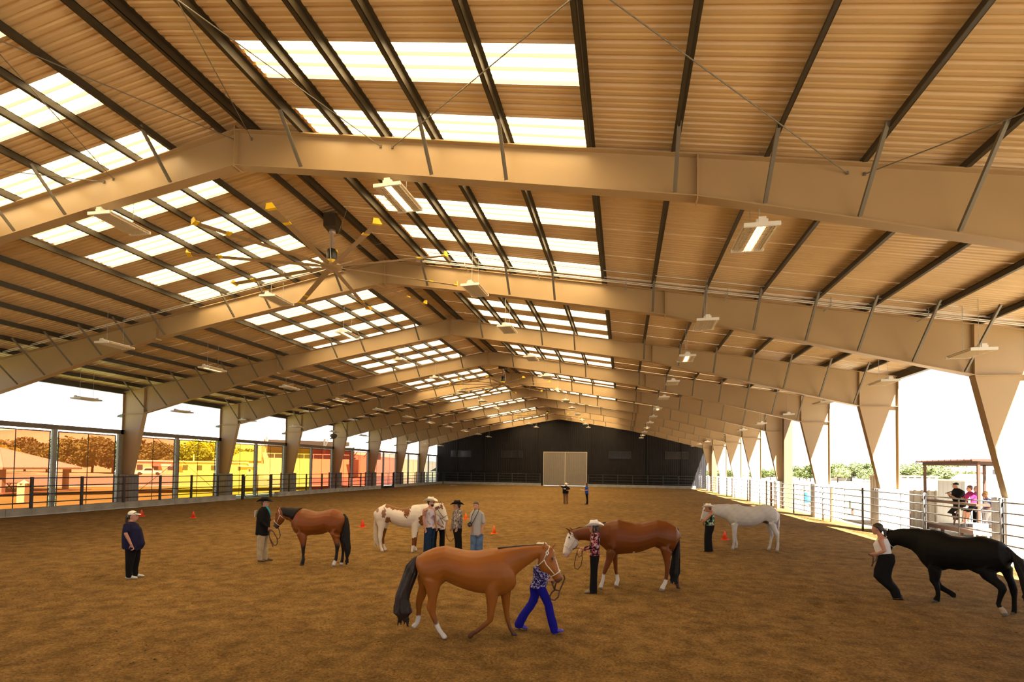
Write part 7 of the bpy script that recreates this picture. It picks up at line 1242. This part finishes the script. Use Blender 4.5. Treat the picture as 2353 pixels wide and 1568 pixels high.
    if hat:
        kind, hm, bm_ = hat[:3]
        if kind == 'cap':
            m = MB(); ring_chain(m, [(C + (U * z + F * f) * s, F * dd * s, S * w * s) for z, f, dd, w in ((0.052, -0.004, 0.108, 0.086), (0.085, -0.006, 0.105, 0.084), (0.118, -0.012, 0.082, 0.066), (0.14, -0.014, 0.04, 0.034))], 16, 0.25)
            v = [C + (F * (0.095 + 0.085 * math.cos(t) * 0.95) + S * 0.078 * math.sin(t) + U * (0.062 - 0.016 * (math.cos(t)))) * s for t in [-1.5 + i * 0.3 for i in range(11)]]
            base_ = [C + (F * 0.07 + S * 0.078 * math.sin(t) + U * 0.068) * s for t in [-1.5 + i * 0.3 for i in range(11)]]
            hb = link('cap', m.mesh('cap', hm, True), root); bl_ = MB().add(v + base_ + [p + U * 0.006 for p in v] + [p + U * 0.006 for p in base_], [(i, i + 1, 12 + i, 11 + i) for i in range(10)] + [(22 + i, 33 + i, 34 + i, 23 + i) for i in range(10)] + [(i, 22 + i, 23 + i, i + 1) for i in range(10)])
            link('bill', bl_.mesh('bill', hm), hb); pt_ = [C + (F * math.cos(t) * 0.108 + S * math.sin(t) * 0.087 + U * 0.088) * s for t in (0.1, -0.5, -1.1)]
            link('cap_patch', MB().add([pt_[0] + U * .018, pt_[1] + U * .026, pt_[2] + U * .01, pt_[2] - U * .014, pt_[1] - U * .02, pt_[0] - U * .014], [(0, 1, 2, 3, 4, 5)]).mesh('cap_patch', bm_), hb)
        else: cowboy_hat(root, C, F, S, U, hm, s, bm_, kind == 'flat', hat[3] if len(hat) > 3 else 0.0)
    return root, dict(C=C, F=F, S=S, U=U, T=T, ARM=ARM, Ft=Ft, St=St, s=s)
HB = mat('dark_brown_hair', (0.022, 0.013, 0.009), 0.5); HBR = mat('brown_hair', (0.075, 0.04, 0.02), 0.55); HAU = mat('auburn_hair', (0.10, 0.03, 0.015), 0.55); HBL = mat('blond_hair', (0.45, 0.28, 0.10), 0.55); HGR = mat('grey_hair', (0.35, 0.33, 0.32), 0.55)
CREAMH = mat('cream_felt', (0.70, 0.66, 0.56), 0.85); WHITEH = mat('white_felt', (0.72, 0.71, 0.74), 0.85); BLACKH = mat('black_felt', (0.010, 0.010, 0.012), 0.8, spec=0.15); GREYH = mat('pale_grey_felt', (0.58, 0.55, 0.50), 0.85)
BLKC = cloth('black', (0.006, 0.006, 0.007)); NAVY = cloth('navy', (0.010, 0.010, 0.040), noise=(6, .2, 3)); KHAKI = cloth('khaki', (0.36, 0.29, 0.20), noise=(7, 0.18, 4), bump=(9, 0.6, 0.02)); DENIM = cloth('blue_denim', (0.085, 0.15, 0.28), noise=(9, 0.3, 4), bump=(10, 0.4, 0.015)); DDENIM = cloth('dark_denim', (0.010, 0.026, 0.065), noise=(8, 0.35, 4)); GREYT = cloth('grey_marl', (0.36, 0.36, 0.38), noise=(4, 0.06, 3), bump=(7, 0.5, 0.02)); WHT = cloth('white_cotton', (0.66, 0.66, 0.67), bump=(8, 0.4, 0.015)); ROYAL = cloth('royal_blue', (0.008, 0.008, 0.22)); BLUET = cloth('bright_blue', (0.015, 0.06, 0.36))
SHOEW = mat('white_trainer', (0.55, 0.54, 0.52), 0.6); SHOEB = mat('black_boot', (0.012, 0.011, 0.012), 0.5); SHOEBLUE = mat('blue_boot', (0.07, 0.06, 0.42), 0.5); TANBOOT = mat('grey_brown_boot', (0.17, 0.13, 0.09), 0.6)
person('navy', 'heavy woman in a navy top, black trousers and white cap standing at far left', NAVY, BLKC, 'fair', 0.36, 'ponytail', HB, ('cap', WHITEP, mat('grey_patch', (0.12, 0.12, 0.13), 0.7)), SHOEW)
r, q = person('jacket', 'man in a black jacket, khaki trousers and black cowboy hat facing the bay horse', BLKC, KHAKI, 'fair', 0.97, 'short', HBR, ('cowboy', BLACKH, BLACKH), mat('brown_shoe', (0.13, 0.075, 0.04), 0.6), top='jacket', glasses=mat('thin_lens', (0.25, 0.2, 0.2), 0.2))
TQ = cloth('turquoise', (0.02, 0.26, 0.38)); pts = [q['T'][0][0] + Vector((0.03, -0.10, 0.03)), q['T'][1][0] + Vector((0.12, -0.17, 0.0)), q['T'][2][0] + Vector((0.16, -0.185, 0.06)), q['T'][2][0] + Vector((0.185, -0.17, -0.06))]
link('scarf', MB().tube(pts, [0.02, 0.024, 0.02, 0.010], 8).mesh('scarf', TQ, True), root_ := r)
pb_ = q['T'][2][0] - q['Ft'] * 0.215 + Vector((0, -0.06, 0.02)); link('number_card', MB().box(-0.006, 0.006, -0.10, 0.10, -0.10, 0.08).mesh('number_card', MATS['paper_white']), r, pb_, math.radians(-15))
r, q = person('tank', 'tattooed man in a pale tank top, jeans and white hat before the pinto horse', pattern('lavender_tank', ((0.50, 0.46, 0.54), (0.50, 0.46, 0.54), (0.50, 0.46, 0.54), (0.33, 0.27, 0.33)), 9), DDENIM, 'fair', 0.0, 'short', HB, ('cowboy', CREAMH, CREAMH), SHOEB, top='tank_top', low='jeans', glasses=EYEM)
b_ = MB(); ring_chain(b_, [(q['C'] + q['F'] * f - q['U'] * z, q['F'] * dd, q['S'] * w) for z, f, dd, w in ((0.05, 0.026, 0.080, 0.060), (0.085, 0.036, 0.066, 0.052), (0.115, 0.05, 0.042, 0.036))], 14, 0.4); link('beard', b_.mesh('beard', HB, True), r)
a = q['ARM'][0]; tm_ = pattern('tattoo_ink', ((0.46, 0.225, 0.155), (0.12, 0.10, 0.09), (0.30, 0.10, 0.07), (0.40, 0.19, 0.13)), 26); t_ = MB(); limb(t_, [a[0].lerp(a[1], 0.12), a[0].lerp(a[1], 0.4), a[0].lerp(a[1], 0.66)], [0.0535, 0.0515, 0.047], 14); link('tattoo_sleeve', t_.mesh('tattoo_sleeve', tm_, True), r)
pr_ = MB(); c_ = q['T'][3][0] + q['Ft'] * 0.158
for x, z, w, h in ((-0.03, 0.10, 0.03, 0.04), (0.03, 0.04, 0.02, 0.09), (0.05, -0.06, 0.022, 0.035)): pr_.add([c_ + q['St'] * (x + sx * w) + Vector((0, 0, z + sz * h)) for sx, sz in ((-1, -1), (1, -0.7), (0.8, 1), (-0.9, 0.8))], [(0, 1, 2, 3)])
link('print', pr_.mesh('print', cloth('faded_print', (0.20, 0.10, 0.16))), r)
person('whitetee', 'woman in a white top and black trousers half hidden behind the pinto horse head', WHT, BLKC, 'fair', 0.36, 'short', HB, None, SHOEB, curl=0.8)
person('snake', 'woman in a black cowboy hat and snakeskin shirt facing left beside the pinto horse', pattern('snakeskin_shirt', ((0.05, 0.045, 0.045), (0.36, 0.32, 0.31), (0.12, 0.085, 0.08), (0.48, 0.45, 0.45)), 17), BLKC, 'fair', 0.95, 'short', HB, ('cowboy', BLACKH, SILVER), SHOEB, curl=0.7)
r, q = person('photographer', 'man in a grey tee shirt and blue jeans with a camera hung on his neck', GREYT, DENIM, 'fair', 0.42, 'short', HBR, None, SHOEB, top='tee_shirt', low='jeans')
cm = thing('camera', 'black camera on a neck strap against the photographer', 'camera', CAMPOS, PEOPLE['photographer']['rz'])
link('camera_body', MB().box(-0.07, 0.07, -0.035, 0.035, -0.05, 0.045).box(-0.03, 0.03, -0.03, 0.03, 0.045, 0.075).mesh('camera_body', MOTORM), cm); link('lens', MB().lathe([(0.035, 0), (0.038, 0.05), (0.034, 0.09), (0.01, 0.085)], n=16).mesh('lens', MOTORM, True), cm, (-0.01, -0.02, -0.01)).rotation_euler = (math.radians(110), 0, 0)
inv = Matrix.Translation(-Vector(CAMPOS)); link('neck_strap', MB().tube([Matrix.Rotation(-PEOPLE['photographer']['rz'], 4, 'Z') @ (inv @ Vector(p)) for p in STRAP], 0.011, 6).mesh('neck_strap', MOTORM), cm)
person('floral', 'girl in a wide white hat and dark floral shirt holding the white faced sorrel', pattern('dark_floral_shirt', ((0.012, 0.010, 0.012), (0.012, 0.010, 0.012), (0.40, 0.05, 0.09), (0.38, 0.33, 0.36)), 15), BLKC, 'fair', 0.97, 'long', HB, ('cowboy', WHITEH, WHITEH, -0.12), TANBOOT, curl=0.9)
person('blue', 'girl in blue trousers striding behind the nearest chestnut horse', pattern('blue_sequin_blouse', ((0.012, 0.012, 0.10), (0.012, 0.012, 0.16), (0.42, 0.38, 0.52), (0.02, 0.02, 0.14)), 16), ROYAL, 'fair', 0.85, 'bun', HB, ('flat', GREYH, GREYH), SHOEBLUE, curl=0.9)
person('green', 'woman in a cream hat and green floral top standing at the white horse head', pattern('green_floral_top', ((0.010, 0.012, 0.014), (0.012, 0.03, 0.025), (0.12, 0.38, 0.20), (0.50, 0.40, 0.42)), 12), BLKC, 'tan', 0.0, 'short', HAU, ('flat', CREAMH, CREAMH), SHOEB, top='sleeveless_top', curl=0.9)
person('runner', 'woman in a white tank top and black trousers running ahead of the black horse', WHT, BLKC, 'fair', 0.0, 'ponytail', HB, None, SHOEB, top='tank_top', curl=0.9)
r, q = person('judge', 'distant man in a black shirt and white hat pointing left, near the end door', BLKC, cloth('brown', (0.16, 0.085, 0.05)), 'fair', 0.36, 'short', HBR, ('cowboy', CREAMH, CREAMH), SHOEB)
link('shirt_print', MB().box(-0.16, 0.02, -0.004, 0.004, -0.02, 0.03).mesh('shirt_print', MATS['paper_white']), r, q['T'][2][0] + Vector((0.0, -0.20, 0.02)))
r, q = person('bluetee', 'distant woman in a bright blue tee shirt holding papers, near the end door', BLUET, BLKC, 'fair', 0.36, 'long', HBR, None, SHOEB)
person('announcer', 'man in a black cap and black shirt speaking into a microphone at the judges counter', BLKC, BLKC, 'tan', 0.40, 'short', HGR, ('cap', BLACKH, mat('red_patch', (0.35, 0.04, 0.03), 0.7)), SHOEB, curl=0.9)
person('magenta', 'woman with short dark red hair in a magenta top seated at the judges counter', cloth('magenta', (0.26, 0.02, 0.10)), BLKC, 'fair', 0.40, 'short', HAU, None, SHOEW, short=True, glasses=EYEM)
person('purple', 'person in a purple top half hidden behind the judges stand post', cloth('purple', (0.26, 0.09, 0.32)), BLKC, 'fair', 0.40, 'short', HGR, None, SHOEB)
person('sunglasses', 'fair haired person in sunglasses and blue and white clothes right of the judges stand post', pattern('blue_white_shirt', ((0.65, 0.65, 0.68), (0.65, 0.65, 0.68), (0.06, 0.09, 0.40), (0.10, 0.14, 0.45)), 5), cloth('pale_trouser', (0.6, 0.6, 0.6)), 'tan', 0.40, 'short', HBL, None, SHOEW, glasses=EYEM)
# ------------------------------------------------------------------ held things
def world(key, p): d = PEOPLE[key]; return Matrix.Translation((d['loc'][0], d['loc'][1], 0)) @ Matrix.Rotation(d['rz'], 4, 'Z') @ Vector((p[0], p[2], p[1]))
for k, lb in (('bay', 'dark lead strap from the bay horse chin to the man in the black jacket'), ('bay2', 'loose loop of lead strap hanging from the hand of the man in the black jacket'), ('paint', 'dark lead rope drooping from the pinto halter to the woman in the black hat'),
              ('sorrel', 'thin brown lead strap looped from the hand of the girl in the white hat'), ('chestnut', 'dark brown lead strap looped below the chestnut horse chin'), ('black', 'dark lead strap bunched in the running woman hands'), ('grey', 'short dark lead strap under the white horse chin')):
    tag(MB().tube(ROPES[k], 0.011 if k in ('sorrel', 'grey', 'paint') else 0.014, 7).build('lead_strap', BROWNL, smooth=True), lb, 'lead strap', 'lead straps of the show horses')
mp = world('announcer', PEOPLE['announcer']['arms'][0][3]); mc = thing('microphone', 'black microphone held by the man in the black cap', 'microphone', mp)
link('grille', MB().lathe([(0.01, 0.1), (0.028, 0.12), (0.03, 0.15), (0.012, 0.175)], n=12).mesh('grille', MOTORM, True), mc).rotation_euler = (0.2, 1.2, 0); link('handle', MB().lathe([(0.016, -0.1), (0.022, 0.11)], n=10).mesh('handle', MOTORM, True), mc).rotation_euler = (0.2, 1.2, 0)
cp_ = world('bluetee', PEOPLE['bluetee']['arms'][0][3]); cb = thing('clipboard', 'pale clipboard held out by the distant woman in blue', 'clipboard', cp_, PEOPLE['bluetee']['rz'])
link('board', MB().box(-0.24, 0.05, -0.1, 0.1, -0.006, 0.006).mesh('board', mat('tan_board', (0.42, 0.34, 0.22), 0.6)), cb); link('paper', MB().box(-0.22, 0.02, -0.09, 0.09, 0.006, 0.009).mesh('paper', MATS['paper_white']), cb)
